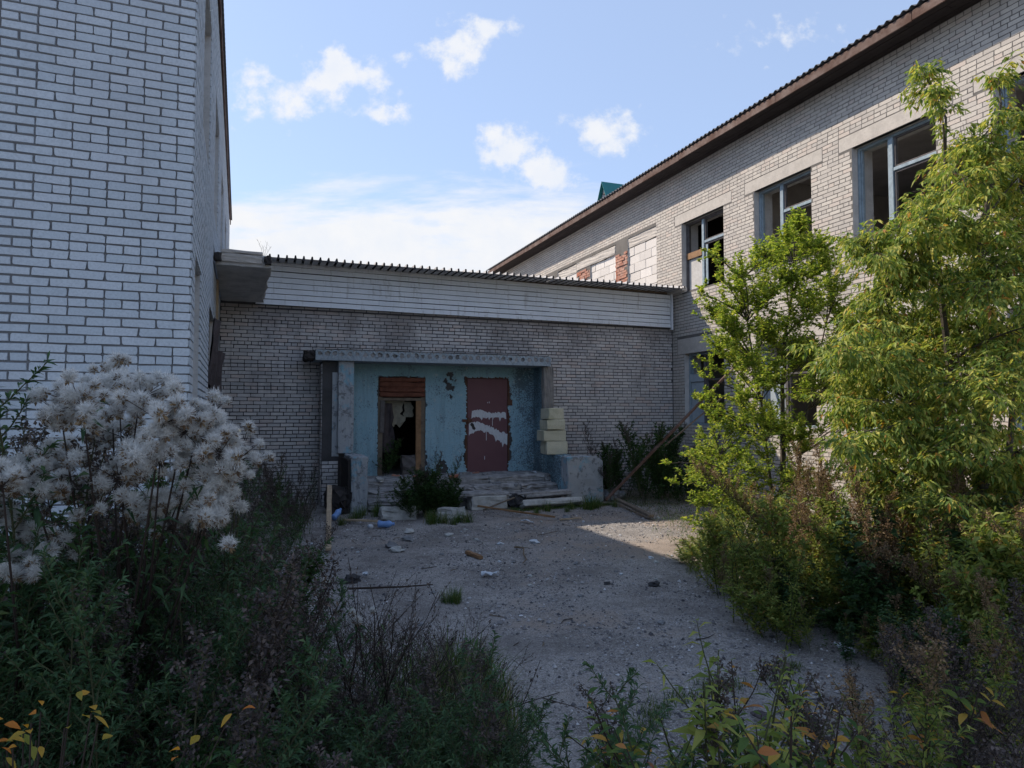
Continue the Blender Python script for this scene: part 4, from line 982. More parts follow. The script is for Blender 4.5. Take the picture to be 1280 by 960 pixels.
# ================================================================ VEGETATION
def rdir(r, n, el=(-0.3, 1.0)):
    th = r.uniform(0, 2*np.pi, n); z = r.uniform(el[0], el[1], n); s = np.sqrt(np.maximum(0.02, 1-z*z))
    return np.stack([np.cos(th)*s, np.sin(th)*s, z], 1)
def curve(p0, d, length, n, bendv, r, wob=0.05):
    P = [np.array(p0, float)]; d = np.array(d, float); d /= np.linalg.norm(d)
    for i in range(n):
        d = d+np.array(bendv)/n+r.normal(size=3)*wob; d /= np.linalg.norm(d); P.append(P[-1]+d*length/n)
    return np.array(P)
def along(P, f):
    k = np.clip(f, 0, 0.9999)*(len(P)-1); i = k.astype(int); t = (k-i)[:, None]
    return P[i]*(1-t)+P[i+1]*t, P[i+1]-P[i]
def weed(seed, h=1.0, n_side=22, side=0.26, leaf=(0.05, 0.014), per=20, plume=0.35, stemr=0.005, spread=0.55, lean=0.12, lower=0.12, leafdens=1.0):
    """upright bushy weed: one stem, rising side shoots, narrow leaves, a seeding top"""
    r = np.random.default_rng(seed); st, lf, pl = [], [], []
    main = curve((0, 0, 0), (r.normal()*lean, r.normal()*lean, 1), h, 9, (r.normal()*lean*2, r.normal()*lean*2, 0), r, 0.03)
    st.append(tube(main, np.linspace(stemr, stemr*0.35, len(main)), 4))
    P, D, L, Wd = [], [], [], []; PP, PD = [], []
    for k in range(n_side):
        f = lower+(1-lower)*(k+r.uniform(0, 1))/n_side
        b, t = along(main, np.array([f])); th = k*2.4+r.uniform(-.5, .5)
        out = np.array([math.cos(th), math.sin(th), 0])*spread+np.array([0, 0, 0.8])
        ln = h*side*(1.15-0.85*f)*r.uniform(0.6, 1.25)
        br = curve(b[0], out, ln, 4, (0, 0, 0.25), r, 0.08)
        st.append(tube(br, np.linspace(stemr*0.45, stemr*0.2, 5), 3))
        n = int(per*leafdens*(0.6+0.8*ln/(h*side))); ff = r.uniform(0.08, 1, n); p, d = along(br, ff)
        d = d/np.linalg.norm(d, axis=1)[:, None]
        isp = (f > 1-plume) | ((f > 0.5) & (r.uniform(size=n) < plume*0.5))
        isp = isp if isinstance(isp, np.ndarray) else np.full(n, isp)
        dd = d*0.7+rdir(r, n, (-0.6, 0.7))*0.9
        P.append(p[~isp]); D.append(dd[~isp])
        m = int(isp.sum())
        if m:
            q_ = np.repeat(p[isp], 3, 0)+r.normal(size=(m*3, 3))*0.008*h**0.3; PP.append(q_); PD.append(rdir(r, m*3, (-0.5, 1)))
    n = int(n_side*1.2); p, d = along(main, r.uniform(0.05, 0.85, n)); P.append(p); D.append(rdir(r, n, (-0.3, 0.6)))
    P, D = np.concatenate(P), np.concatenate(D); nn = len(P)
    lf = leaves(P, D, leaf[0]*r.uniform(0.5, 1.3, nn), leaf[1]*r.uniform(0.6, 1.3, nn), 0.3, r=r)
    if PP:
        PP, PD = np.concatenate(PP), np.concatenate(PD); pl = leaves(PP, PD, 0.013*r.uniform(0.6, 1.5, len(PP)), 0.008, 0.1, r=r)
    return st, lf, pl
def stalk_weed(seed, h=0.9, n=8, plume=1.0):
    """thin dry stalks with seed heads and hardly any leaf"""
    r = np.random.default_rng(seed); st = []; PP, PD = [], []; P, D = [], []
    for k in range(n):
        hh = h*r.uniform(0.55, 1.05)
        m = curve((r.normal()*0.04, r.normal()*0.04, 0), (r.normal()*0.22, r.normal()*0.22, 1), hh, 7, (r.normal()*0.4, r.normal()*0.4, -0.1), r, 0.05)
        st.append(tube(m, np.linspace(0.0032, 0.0012, 8), 3))
        for j in range(r.integers(3, 9)):
            b, t = along(m, np.array([r.uniform(0.35, 0.97)])); br = curve(b[0], t[0]/np.linalg.norm(t[0])+r.normal(size=3)*0.45, hh*r.uniform(0.08, 0.22), 3, (0, 0, 0.2), r, 0.1)
            st.append(tube(br, (0.0015, 0.0012, 0.001, 0.0008), 3)); c = r.integers(6, 18); p, d = along(br, r.uniform(0.1, 1, c)); PP.append(p+r.normal(size=(c, 3))*0.006); PD.append(d/np.linalg.norm(d, axis=1)[:, None]+rdir(r, c)*0.6)
        c = r.integers(2, 9); p, d = along(m, r.uniform(0.05, 0.8, c)); P.append(p); D.append(rdir(r, c, (-0.7, 0.3)))
    PP, PD, P, D = map(np.concatenate, (PP, PD, P, D))
    return st, leaves(P, D, 0.06*r.uniform(0.5, 1.2, len(P)), 0.009, 0.5, r=r), leaves(PP, PD, 0.014*r.uniform(0.6, 1.5, len(PP)), 0.007, 0.1, r=r)
def broad_weed(seed, h=1.0, n=60, leaf=(0.10, 0.028), nst=1, side=5):
    """leafy herb: long leaves spiralling up each stem"""
    r = np.random.default_rng(seed); st = []; P, D, F_ = [], [], []
    for s in range(nst):
        hh = h*r.uniform(0.7, 1.05)
        m = curve((r.normal()*0.05, r.normal()*0.05, 0), (r.normal()*0.18, r.normal()*0.18, 1), hh, 8, (r.normal()*0.25, r.normal()*0.25, 0), r, 0.03)
        st.append(tube(m, np.linspace(0.006, 0.002, 9), 4)); lines = [(m, n)]
        for j in range(side):
            b, t = along(m, np.array([r.uniform(0.25, 0.9)])); br = curve(b[0], np.array([r.normal()*0.5, r.normal()*0.5, 0.7]), hh*r.uniform(0.15, 0.3), 4, (0, 0, 0.3), r, 0.06)
            st.append(tube(br, np.linspace(0.003, 0.0012, 5), 3)); lines.append((br, n//4))
        for ln, c in lines:
            ff = np.linspace(0.06, 1, c); p, d = along(ln, ff); th = np.arange(c)*2.4+r.uniform(0, 6)
            dd = np.stack([np.cos(th), np.sin(th), r.uniform(-0.1, 0.9, c)], 1); P.append(p); D.append(dd); F_.append(1.25-0.75*ff)
    P, D, F_ = map(np.concatenate, (P, D, F_)); k = len(P)
    return st, (leaves_fine if leaf[1] > 0.022 else leaves)(P, D, leaf[0]*F_*r.uniform(0.6, 1.2, k), leaf[1]*F_*r.uniform(0.7, 1.2, k), 0.35, r=r), []
def tuft(seed, h=0.3, n=70, w=0.007, spread=0.05):
    r = np.random.default_rng(seed); P = np.stack([r.normal(size=n)*spread, r.normal(size=n)*spread, np.zeros(n)-0.01], 1)
    th = r.uniform(0, 6.28, n); D = np.stack([np.cos(th), np.sin(th), np.zeros(n)], 1)
    return blades(P, D, h*r.uniform(0.45, 1.1, n), w*r.uniform(0.6, 1.3, n), r.uniform(0.15, 0.9, n), r)
def leaves_fine(P, D, L, W, droop=0.35, r=None):
    """larger leaves with a curved outline and a folded midrib, 14 triangles each"""
    r = r or rng; P = np.asarray(P, float); D = np.asarray(D, float); n = len(P)
    L = np.broadcast_to(L, (n,)).astype(float)[:, None]; W = np.broadcast_to(W, (n,)).astype(float)[:, None]
    D = D/(np.linalg.norm(D, axis=1)[:, None]+1e-9); up = r.normal(size=(n, 3))*0.4+np.array([0, 0, 1.0])
    s = np.cross(D, up); s /= np.linalg.norm(s, axis=1)[:, None]+1e-9; nn = np.cross(s, D); cols = []; dn = np.array([0, 0, -1.0])
    curl = r.uniform(-.25, .25, (n, 1))
    for f, wf in ((0.0, 0.06), (0.2, 0.62), (0.42, 1.0), (0.66, 0.80), (0.86, 0.38), (1.0, 0.0)):
        c = P+D*L*f+dn*L*droop*f*f+s*L*curl*f*f*0.4
        cols.append((c-s*W*wf*0.5+nn*W*0.16*wf, c, c+s*W*wf*0.5+nn*W*0.16*wf))
    V = np.stack([q for t in cols for q in t], 1).reshape(-1, 3); b = (np.arange(n)*18)[:, None]; F = []
    for k in range(5):
        a = k*3; F += [b+[a, a+1, a+4, a+3], b+[a+1, a+2, a+5, a+4]]
    return V, np.concatenate(F)
PROTO = {}
def proto(key, fn, mats):
    """prototype meshes of one plant kind: (stem mesh, leaf mesh, seed plume mesh)"""
    st, lf, pl = fn
    out = [make_mesh([s+(0,) for s in st], M[mats[0]], 'stem')]
    out.append(make_mesh([lf], M[mats[1]], 'foliage') if len(lf) else None)
    out.append(make_mesh([pl], M[mats[2]], 'seed_plume') if len(pl) else None)
    PROTO.setdefault(key, []).append(out)
for s in range(4):
    proto('mugwort', weed(100+s, 1.0, 30, 0.27, (0.045, 0.011), 26, 0.22), ('stem', 'leaf_shaded', 'seed_purple'))
    proto('mugwort_lit', weed(140+s, 1.0, 32, 0.30, (0.042, 0.011), 28, 0.20), ('stem', 'leaf_lit', 'seed_brown'))
    proto('feathery', weed(180+s, 1.0, 34, 0.34, (0.030, 0.0065), 50, -1.0, 0.004, 0.8), ('stem', 'leaf_bluegreen', 'seed_brown'))
    proto('goldenrod', broad_weed(220+s, 1.0, 70, (0.085, 0.020), 2, 6), ('stem', 'leaf_lit', 'seed_brown'))
for s in range(4):
    proto('shrubby', weed(500+s, 0.8, 34, 0.5, (0.062, 0.019), 40, 0.06, 0.005, 0.75, 0.2, 0.03), ('stem', 'leaf_shaded', 'seed_purple'))
    proto('shrubby_lit', weed(520+s, 0.8, 34, 0.5, (0.062, 0.019), 40, 0.08, 0.005, 0.75, 0.2, 0.03), ('stem', 'leaf_lit', 'seed_brown'))
for s in range(3):
    proto('plume', weed(260+s, 1.0, 34, 0.30, (0.03, 0.008), 30, 0.85, 0.004, 0.5, 0.2, 0.25), ('stem_dark', 'leaf_lit', 'seed_brown'))
    proto('plume_dark', weed(280+s, 1.0, 30, 0.30, (0.03, 0.008), 24, 0.85, 0.004, 0.55, 0.2, 0.2), ('stem_dark', 'leaf_shaded', 'seed_purple'))
    proto('dry', stalk_weed(300+s), ('stem_dark', 'leaf_shaded', 'seed_purple'))
    proto('dry_pale', stalk_weed(330+s, 0.9, 6), ('stem_dry', 'grass_dry', 'seed_brown'))
    proto('turning', broad_weed(360+s, 1.0, 46, (0.075, 0.0225), 2, 5), ('stem_dark', 'leaf_turning', 'seed_brown'))
    proto('broadleaf', broad_weed(380+s, 1.0, 44, (0.10, 0.045), 3, 5), ('stem', 'leaf_bluegreen', 'seed_brown'))
TUFTS = [make_mesh([tuft(400+s, 0.32, 110, 0.007, 0.05)+(0,)], M['grass'], 'grass_tuft') for s in range(4)]
TUFTS_DRY = [make_mesh([tuft(410+s, 0.36, 70, 0.005, 0.04)+(0,)], M['grass_dry'], 'grass_tuft') for s in range(2)]
KINDS = {   # kind: (name, category)
    'shrubby': ('bushy_weed', 'weed'), 'shrubby_lit': ('bushy_weed', 'weed'),
    'mugwort': ('mugwort', 'weed'), 'mugwort_lit': ('mugwort', 'weed'), 'feathery': ('feathery_weed', 'weed'), 'goldenrod': ('goldenrod', 'weed'),
    'plume': ('seeding_weed', 'weed'), 'plume_dark': ('seeding_weed', 'weed'), 'dry': ('dry_stalks', 'weed'), 'dry_pale': ('dry_stalks', 'weed'), 'turning': ('willowherb', 'weed'), 'broadleaf': ('broadleaf_weed', 'weed')}
def plant(kind, x, y, h, label, group, seed, wide=1.0, z=None):
    r = random.Random(seed); nm, cat = KINDS[kind]
    pr = PROTO[kind][seed % len(PROTO[kind])]
    root = empty(nm, (x, y, ground_h(x, y) if z is None else z), label, cat, group)
    if kind.startswith('shrubby'): h = h/0.8; wide = 0.6/h+0.4
    root.scale = (h*wide, h*wide, h); root.rotation_euler = (r.uniform(-.07, .07), r.uniform(-.07, .07), r.uniform(0, 6.28))
    for me in pr:
        if me is not None: tag(link(me.name.split('.')[0], me, root), kind='stuff' if 'stem' not in me.name else None)
    return root
def grass(x, y, s, label, group, seed, dry=False, z=None):
    r = random.Random(seed); o = link('grass_tuft', (TUFTS_DRY if dry else TUFTS)[seed % 2 if dry else seed % 4], None, (x, y, ground_h(x, y) if z is None else z), (0, 0, r.uniform(0, 6.28)))
    o.scale = (s, s, s*r.uniform(0.85, 1.2)); tag(o, label, 'grass', group); return o
ZONES = {
'back_left/dry': ('thin dry weed stalks at the foot of the grey link wall, left of the porch', 'thin dry weed stalks, several at the foot of the grey link wall, left of the porch', [('dry', -0.14, 14.93, 1.07),('dry', -0.4, 10.42, 1.09),('dry', 0.72, 11.49, 1.09),('dry', 0.63, 12.83, 1.17),('dry', 0.64, 10.98, 1.35),('dry', 0.45, 10.84, 0.76),('dry', 0.8, 12.8, 0.84)]),
'back_left/mugwort': ('dark bushy mugwort at the foot of the grey link wall, left of the porch', 'dark bushy mugwort, several at the foot of the grey link wall, left of the porch', [('mugwort', 0.33, 9.7, 1.35),('mugwort', -0.17, 14.95, 0.99),('mugwort', 0.12, 14.01, 0.54),('mugwort', 0.24, 12.93, 0.68),('mugwort', -0.33, 14.35, 0.74),('mugwort', 1.07, 13.98, 0.79),('mugwort', 0.54, 10.33, 0.88),('mugwort', 0.06, 8.72, 0.82),('mugwort', 0.46, 11.49, 0.56)]),
'back_left/plume_dark': ('dull purple seeding weed at the foot of the grey link wall, left of the porch', 'dull purple seeding weed, several at the foot of the grey link wall, left of the porch', [('plume_dark', 0.26, 12.66, 0.85),('plume_dark', 0.48, 11.32, 1.07),('plume_dark', -0.09, 8.59, 1.35),('plume_dark', -0.27, 14.46, 1.35),('plume_dark', 1.06, 13.4, 0.23),('plume_dark', 0.87, 11.8, 0.37),('plume_dark', 0.36, 11.66, 0.54),('plume_dark', 0.25, 12.36, 0.58),('plume_dark', 0.48, 10.65, 1.14),('plume_dark', -0.0, 10.17, 1.13),('plume_dark', 0.74, 11.47, 0.55),('plume_dark', -0.34, 9.98, 1.13),('plume_dark', -0.32, 12.19, 0.74),('plume_dark', 0.18, 11.67, 0.45),('plume_dark', 0.36, 8.74, 1.3),('plume_dark', -0.21, 13.42, 0.7),('plume_dark', 0.58, 14.64, 0.22),('plume_dark', 0.47, 10.16, 0.72),('plume_dark', 0.26, 12.47, 0.42),('plume_dark', 0.54, 11.2, 0.98),('plume_dark', 0.63, 11.65, 0.91),('plume_dark', -0.22, 9.91, 1.18),('plume_dark', 0.57, 14.23, 0.66),('plume_dark', 0.36, 10.64, 1.27),('plume_dark', -0.0, 14.53, 0.78),('plume_dark', 0.37, 9.76, 1.34),('plume_dark', 0.54, 10.87, 0.98),('plume_dark', -0.31, 10.79, 0.79)]),
'mid_left/feathery': ('feathery grey green weed in the shaded thicket left of the yard', 'feathery grey green weed, several in the shaded thicket left of the yard', [('feathery', -0.98, 6.03, 1.16),('feathery', -0.33, 7.11, 0.75),('feathery', 0.19, 7.65, 0.7),('feathery', -0.03, 5.59, 1.26),('feathery', 0.0, 6.33, 0.89),('feathery', -0.65, 4.54, 1.23),('feathery', -0.07, 6.1, 0.91),('feathery', -0.15, 6.59, 1.3),('feathery', -0.66, 4.99, 1.47),('feathery', -0.14, 6.9, 0.82),('feathery', -0.35, 5.71, 1.13),('feathery', 0.11, 5.54, 1.25),('feathery', -0.67, 8.13, 0.9),('feathery', -0.08, 6.57, 1.48),('feathery', 0.06, 7.14, 0.77),('feathery', -0.6, 8.22, 0.74)]),
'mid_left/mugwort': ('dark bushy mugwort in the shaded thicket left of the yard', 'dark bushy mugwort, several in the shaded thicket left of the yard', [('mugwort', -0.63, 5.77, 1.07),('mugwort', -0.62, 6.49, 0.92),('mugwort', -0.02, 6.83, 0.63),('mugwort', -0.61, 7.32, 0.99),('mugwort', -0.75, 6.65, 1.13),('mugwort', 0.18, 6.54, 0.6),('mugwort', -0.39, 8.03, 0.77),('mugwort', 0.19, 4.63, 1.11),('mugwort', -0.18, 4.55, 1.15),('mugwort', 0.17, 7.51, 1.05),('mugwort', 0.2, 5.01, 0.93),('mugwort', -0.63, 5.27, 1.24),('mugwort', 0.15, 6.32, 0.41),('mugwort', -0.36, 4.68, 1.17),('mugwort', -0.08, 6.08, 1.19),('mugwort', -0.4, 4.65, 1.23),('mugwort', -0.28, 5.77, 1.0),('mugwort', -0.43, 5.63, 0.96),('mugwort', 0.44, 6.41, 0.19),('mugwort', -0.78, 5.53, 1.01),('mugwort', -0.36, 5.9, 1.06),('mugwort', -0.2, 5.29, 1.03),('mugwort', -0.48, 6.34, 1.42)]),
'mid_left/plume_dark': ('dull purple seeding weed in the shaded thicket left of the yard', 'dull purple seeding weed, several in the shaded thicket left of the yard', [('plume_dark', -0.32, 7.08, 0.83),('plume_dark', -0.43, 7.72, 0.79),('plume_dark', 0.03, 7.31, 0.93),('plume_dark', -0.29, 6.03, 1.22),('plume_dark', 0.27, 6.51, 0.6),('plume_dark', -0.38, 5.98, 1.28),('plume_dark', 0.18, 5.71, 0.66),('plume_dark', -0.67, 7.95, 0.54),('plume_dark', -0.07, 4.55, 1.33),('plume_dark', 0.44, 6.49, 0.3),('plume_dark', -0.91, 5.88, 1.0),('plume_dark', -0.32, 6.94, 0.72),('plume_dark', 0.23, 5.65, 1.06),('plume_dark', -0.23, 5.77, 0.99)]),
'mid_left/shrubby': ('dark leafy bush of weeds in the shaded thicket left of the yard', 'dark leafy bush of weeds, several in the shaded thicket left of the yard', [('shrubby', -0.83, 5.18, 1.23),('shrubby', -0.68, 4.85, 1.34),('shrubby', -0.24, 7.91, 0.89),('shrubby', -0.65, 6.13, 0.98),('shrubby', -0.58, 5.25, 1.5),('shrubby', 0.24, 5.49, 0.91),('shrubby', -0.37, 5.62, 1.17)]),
'tall_left/feathery': ('feathery grey green weed standing tall around the white thistle', 'feathery grey green weed, several standing tall around the white thistle', [('feathery', -0.67, 3.27, 1.68),('feathery', -1.07, 3.4, 1.91),('feathery', -0.77, 2.81, 1.96)]),
'tall_left/mugwort': ('dark bushy mugwort standing tall around the white thistle', 'dark bushy mugwort, several standing tall around the white thistle', [('mugwort', -0.93, 2.98, 1.73),('mugwort', -0.99, 3.79, 1.79),('mugwort', -0.97, 3.88, 1.81),('mugwort', -0.87, 3.01, 2.02),('mugwort', -0.75, 3.06, 1.85),('mugwort', -0.61, 2.71, 1.78),('mugwort', -0.91, 2.87, 1.88),('mugwort', -0.4, 3.25, 1.47),('mugwort', -0.34, 3.84, 1.49),('mugwort', -0.01, 3.04, 1.31)]),
'tall_left/plume_dark': ('dull purple seeding weed standing tall around the white thistle', 'dull purple seeding weed, several standing tall around the white thistle', [('plume_dark', -0.98, 3.07, 1.81),('plume_dark', -0.99, 3.65, 1.78),('plume_dark', -0.96, 3.71, 1.94),('plume_dark', -0.79, 3.44, 1.81),('plume_dark', -0.4, 3.81, 1.52),('plume_dark', 0.02, 3.01, 1.59),('plume_dark', -0.22, 3.35, 1.38),('plume_dark', -0.1, 3.69, 1.4),('plume_dark', -0.4, 3.95, 1.47),('plume_dark', -0.24, 2.97, 1.59),('plume_dark', -0.02, 2.88, 1.41)]),
'near_left/dry': ('thin dry weed stalks in the near left foreground', 'thin dry weed stalks, several in the near left foreground', [('dry', -0.07, 2.83, 1.2),('dry', -0.75, 3.77, 0.97),('dry', -0.73, 2.2, 1.22),('dry', -1.02, 3.7, 0.96),('dry', -0.46, 2.31, 1.32),('dry', -1.04, 3.41, 1.31),('dry', -0.25, 3.05, 1.48),('dry', -0.66, 2.98, 1.1),('dry', -0.3, 2.69, 1.35),('dry', -0.13, 2.02, 1.14)]),
'near_left/feathery': ('feathery grey green weed in the near left foreground', 'feathery grey green weed, several in the near left foreground', [('feathery', -0.34, 2.82, 1.3),('feathery', -0.18, 3.1, 1.13),('feathery', -0.11, 3.55, 1.25),('feathery', 0.01, 3.35, 1.03),('feathery', -0.56, 3.33, 1.36),('feathery', -1.04, 3.39, 1.23),('feathery', -0.42, 2.14, 1.39),('feathery', -0.75, 3.17, 1.14),('feathery', -1.0, 3.05, 1.25),('feathery', -0.65, 2.22, 1.42),('feathery', -0.45, 3.25, 1.3),('feathery', -1.25, 3.8, 1.25),('feathery', -1.27, 3.94, 1.39),('feathery', -0.96, 3.14, 1.43),('feathery', -0.18, 2.81, 1.29),('feathery', -0.9, 3.46, 1.18),('feathery', -0.07, 2.9, 1.37),('feathery', -0.1, 2.65, 1.19),('feathery', -0.21, 2.77, 1.38),('feathery', -0.87, 2.56, 1.35),('feathery', -0.21, 2.6, 1.45),('feathery', 0.02, 3.34, 0.81),('feathery', -0.63, 2.59, 1.33),('feathery', -0.32, 3.71, 0.92),('feathery', -1.0, 3.32, 1.37),('feathery', -0.93, 2.78, 1.34),('feathery', 0.01, 2.94, 0.85),('feathery', -0.4, 3.25, 0.99),('feathery', -0.21, 2.87, 1.24),('feathery', -0.28, 2.09, 1.28),('feathery', -0.87, 3.05, 1.35),('feathery', -1.11, 3.58, 1.31),('feathery', -0.31, 3.33, 1.34),('feathery', -0.51, 3.15, 1.54),('feathery', -0.53, 2.24, 1.46),('feathery', -0.02, 3.24, 1.19),('feathery', -0.5, 2.78, 1.38),('feathery', -0.44, 2.72, 1.43),('feathery', -0.0, 3.29, 1.02),('feathery', -1.04, 3.1, 1.31),('feathery', -0.59, 3.28, 1.31),('feathery', 0.01, 1.85, 1.16),('feathery', -0.53, 2.53, 1.43),('feathery', -0.39, 3.23, 0.97),('feathery', -0.36, 2.22, 1.31),('feathery', -0.62, 3.71, 0.82),('feathery', -0.7, 3.21, 1.18),('feathery', -1.3, 4.03, 1.2),('feathery', -0.99, 3.87, 1.25),('feathery', -0.26, 2.29, 1.37),('feathery', -0.73, 2.38, 1.35),('feathery', -1.19, 3.67, 1.09),('feathery', -0.16, 2.78, 1.31),('feathery', -1.1, 3.7, 1.21),('feathery', -1.22, 3.99, 1.14),('feathery', -0.04, 2.33, 1.27),('feathery', -0.61, 2.06, 1.14),('feathery', -0.26, 3.02, 1.37)]),
'near_left/mugwort': ('dark bushy mugwort in the near left foreground', 'dark bushy mugwort, several in the near left foreground', [('mugwort', 0.03, 3.6, 0.92),('mugwort', 0.03, 3.22, 1.26),('mugwort', -0.76, 3.25, 1.11),('mugwort', -0.45, 2.69, 1.34),('mugwort', -0.26, 3.68, 1.18),('mugwort', -0.53, 3.1, 1.42),('mugwort', -0.76, 2.4, 1.36),('mugwort', -0.04, 1.88, 1.27),('mugwort', 0.0, 1.83, 1.19),('mugwort', -0.56, 2.54, 1.34),('mugwort', -0.87, 3.41, 1.15),('mugwort', -0.67, 2.78, 1.35),('mugwort', -1.04, 3.04, 1.45),('mugwort', -0.49, 3.53, 1.13)]),
'near_left/plume_dark': ('dull purple seeding weed in the near left foreground', 'dull purple seeding weed, several in the near left foreground', [('plume_dark', -0.94, 3.96, 0.95),('plume_dark', -0.02, 3.48, 1.22),('plume_dark', -0.92, 3.21, 1.09),('plume_dark', -0.01, 2.97, 1.06),('plume_dark', -0.4, 3.54, 1.06),('plume_dark', -1.22, 3.89, 1.09),('plume_dark', -0.55, 2.13, 1.16),('plume_dark', -0.21, 2.31, 1.14),('plume_dark', -0.06, 2.86, 1.12),('plume_dark', 0.01, 1.92, 1.17),('plume_dark', -0.2, 2.49, 1.5),('plume_dark', 0.01, 3.08, 1.2),('plume_dark', -0.17, 2.35, 1.38)]),
'front_left/dry': ('thin dry weed stalks rising over the path edge, left foreground', 'thin dry weed stalks, several rising over the path edge, left foreground', [('dry', 0.66, 2.9, 1.05),('dry', 1.28, 4.84, 0.48),('dry', 0.49, 3.06, 1.5),('dry', 1.32, 5.0, 0.33),('dry', 0.97, 3.49, 0.78),('dry', 1.36, 4.49, 0.7),('dry', 1.23, 4.31, 0.55),('dry', 0.25, 5.01, 0.75),('dry', 1.13, 4.14, 0.38),('dry', 0.73, 3.22, 1.12),('dry', 1.11, 4.52, 0.59),('dry', 1.07, 4.7, 0.55),('dry', 0.36, 4.03, 1.15),('dry', 0.99, 3.05, 0.98),('dry', 0.64, 4.47, 0.91),('dry', 0.96, 3.23, 0.75),('dry', 1.11, 3.69, 0.77),('dry', 0.33, 4.74, 0.91),('dry', 0.69, 3.49, 0.81),('dry', 0.71, 4.29, 0.96),('dry', 0.79, 5.26, 0.73),('dry', 0.92, 4.7, 0.58),('dry', 0.19, 4.26, 0.9),('dry', 0.87, 3.66, 0.73),('dry', 0.45, 3.7, 1.19),('dry', 0.84, 4.21, 0.95),('dry', 0.07, 5.37, 0.8),('dry', 0.46, 4.08, 1.12),('dry', 0.56, 4.12, 0.87),('dry', 1.31, 4.05, 0.59),('dry', 1.0, 3.86, 0.76),('dry', 0.78, 3.33, 0.89),('dry', 0.06, 5.41, 0.58),('dry', 0.87, 3.89, 0.96),('dry', 0.2, 5.05, 0.88),('dry', 0.53, 4.56, 0.92),('dry', 0.18, 4.41, 1.02),('dry', 0.44, 3.04, 1.35),('dry', 0.87, 4.92, 0.66),('dry', 0.68, 3.65, 0.93),('dry', 1.34, 4.33, 0.65),('dry', 0.87, 3.64, 0.78),('dry', 0.87, 4.65, 0.7),('dry', 0.48, 3.62, 1.17),('dry', 1.31, 4.28, 0.41),('dry', 0.75, 4.43, 0.88)]),
'front_left_green/feathery': ('feathery grey green weed low in the left foreground', 'feathery grey green weed, several low in the left foreground', [('feathery', 0.4, 2.08, 0.81),('feathery', 1.01, 3.35, 0.63),('feathery', 0.11, 3.59, 0.57),('feathery', 0.9, 2.57, 0.67),('feathery', 0.67, 2.57, 0.66),('feathery', 0.55, 3.14, 0.66),('feathery', -0.17, 3.16, 0.98),('feathery', 0.6, 2.0, 0.97),('feathery', 0.08, 3.22, 0.92),('feathery', 0.34, 2.76, 0.78),('feathery', 0.77, 2.4, 0.7),('feathery', 0.12, 2.51, 0.98),('feathery', 0.39, 2.09, 0.86),('feathery', 0.36, 3.25, 0.5),('feathery', 0.81, 2.37, 0.79),('feathery', 0.12, 2.12, 0.98),('feathery', 0.65, 2.55, 0.96),('feathery', 0.92, 3.14, 0.54),('feathery', 0.26, 2.46, 0.77),('feathery', 0.53, 2.02, 1.12),('feathery', 0.49, 3.37, 0.71),('feathery', 0.03, 2.51, 0.86),('feathery', -0.22, 3.86, 0.67),('feathery', 0.44, 3.49, 0.49),('feathery', 0.46, 3.55, 0.47),('feathery', 0.69, 2.2, 0.76),('feathery', 0.7, 2.42, 0.92),('feathery', 0.75, 2.65, 0.87),('feathery', 0.1, 2.21, 1.0),('feathery', 0.54, 3.78, 0.42),('feathery', 0.23, 3.64, 0.4),('feathery', 0.1, 2.57, 0.8),('feathery', 0.01, 2.35, 0.99),('feathery', 0.81, 3.52, 0.6),('feathery', 0.18, 2.23, 1.02),('feathery', 0.37, 1.89, 0.92),('feathery', 0.79, 2.76, 0.83),('feathery', -0.15, 2.29, 1.08),('feathery', 0.42, 2.27, 0.87),('feathery', 0.25, 3.75, 0.73),('feathery', 0.36, 2.15, 0.96),('feathery', 1.06, 3.19, 0.46),('feathery', 0.05, 2.27, 0.98),('feathery', -0.1, 2.46, 1.14),('feathery', 1.05, 3.19, 0.41),('feathery', 0.03, 2.92, 0.79),('feathery', 0.45, 2.42, 0.96),('feathery', 0.52, 3.68, 0.23)]),
'front_left_green/mugwort': ('dark bushy mugwort low in the left foreground', 'dark bushy mugwort, several low in the left foreground', [('mugwort', 0.33, 2.59, 0.93),('mugwort', -0.2, 3.74, 0.57),('mugwort', 0.21, 1.99, 1.04),('mugwort', 0.93, 2.75, 0.72),('mugwort', 0.76, 2.48, 0.99),('mugwort', 0.17, 2.4, 0.93),('mugwort', 0.32, 2.36, 0.93),('mugwort', -0.09, 4.06, 0.45),('mugwort', 0.38, 2.76, 0.74),('mugwort', 0.34, 1.92, 1.07),('mugwort', 0.13, 3.32, 0.79),('mugwort', 0.25, 2.75, 0.87),('mugwort', 0.56, 1.98, 0.97),('mugwort', 0.37, 3.62, 0.53),('mugwort', -0.13, 2.85, 0.94),('mugwort', 0.05, 3.62, 0.62),('mugwort', 0.54, 3.19, 0.6),('mugwort', -0.06, 4.04, 0.74),('mugwort', 0.32, 1.98, 0.97),('mugwort', 0.52, 3.4, 0.4),('mugwort', -0.01, 3.22, 0.66),('mugwort', 0.85, 3.2, 0.79),('mugwort', 0.93, 2.86, 0.57),('mugwort', -0.14, 2.14, 1.13),('mugwort', 0.02, 3.6, 0.69),('mugwort', 0.62, 2.7, 0.84),('mugwort', -0.09, 2.68, 1.16),('mugwort', 0.64, 2.42, 1.02),('mugwort', 0.6, 3.23, 0.45),('mugwort', -0.01, 3.92, 0.62),('mugwort', 0.11, 2.03, 0.95),('mugwort', 0.82, 2.48, 0.76)]),
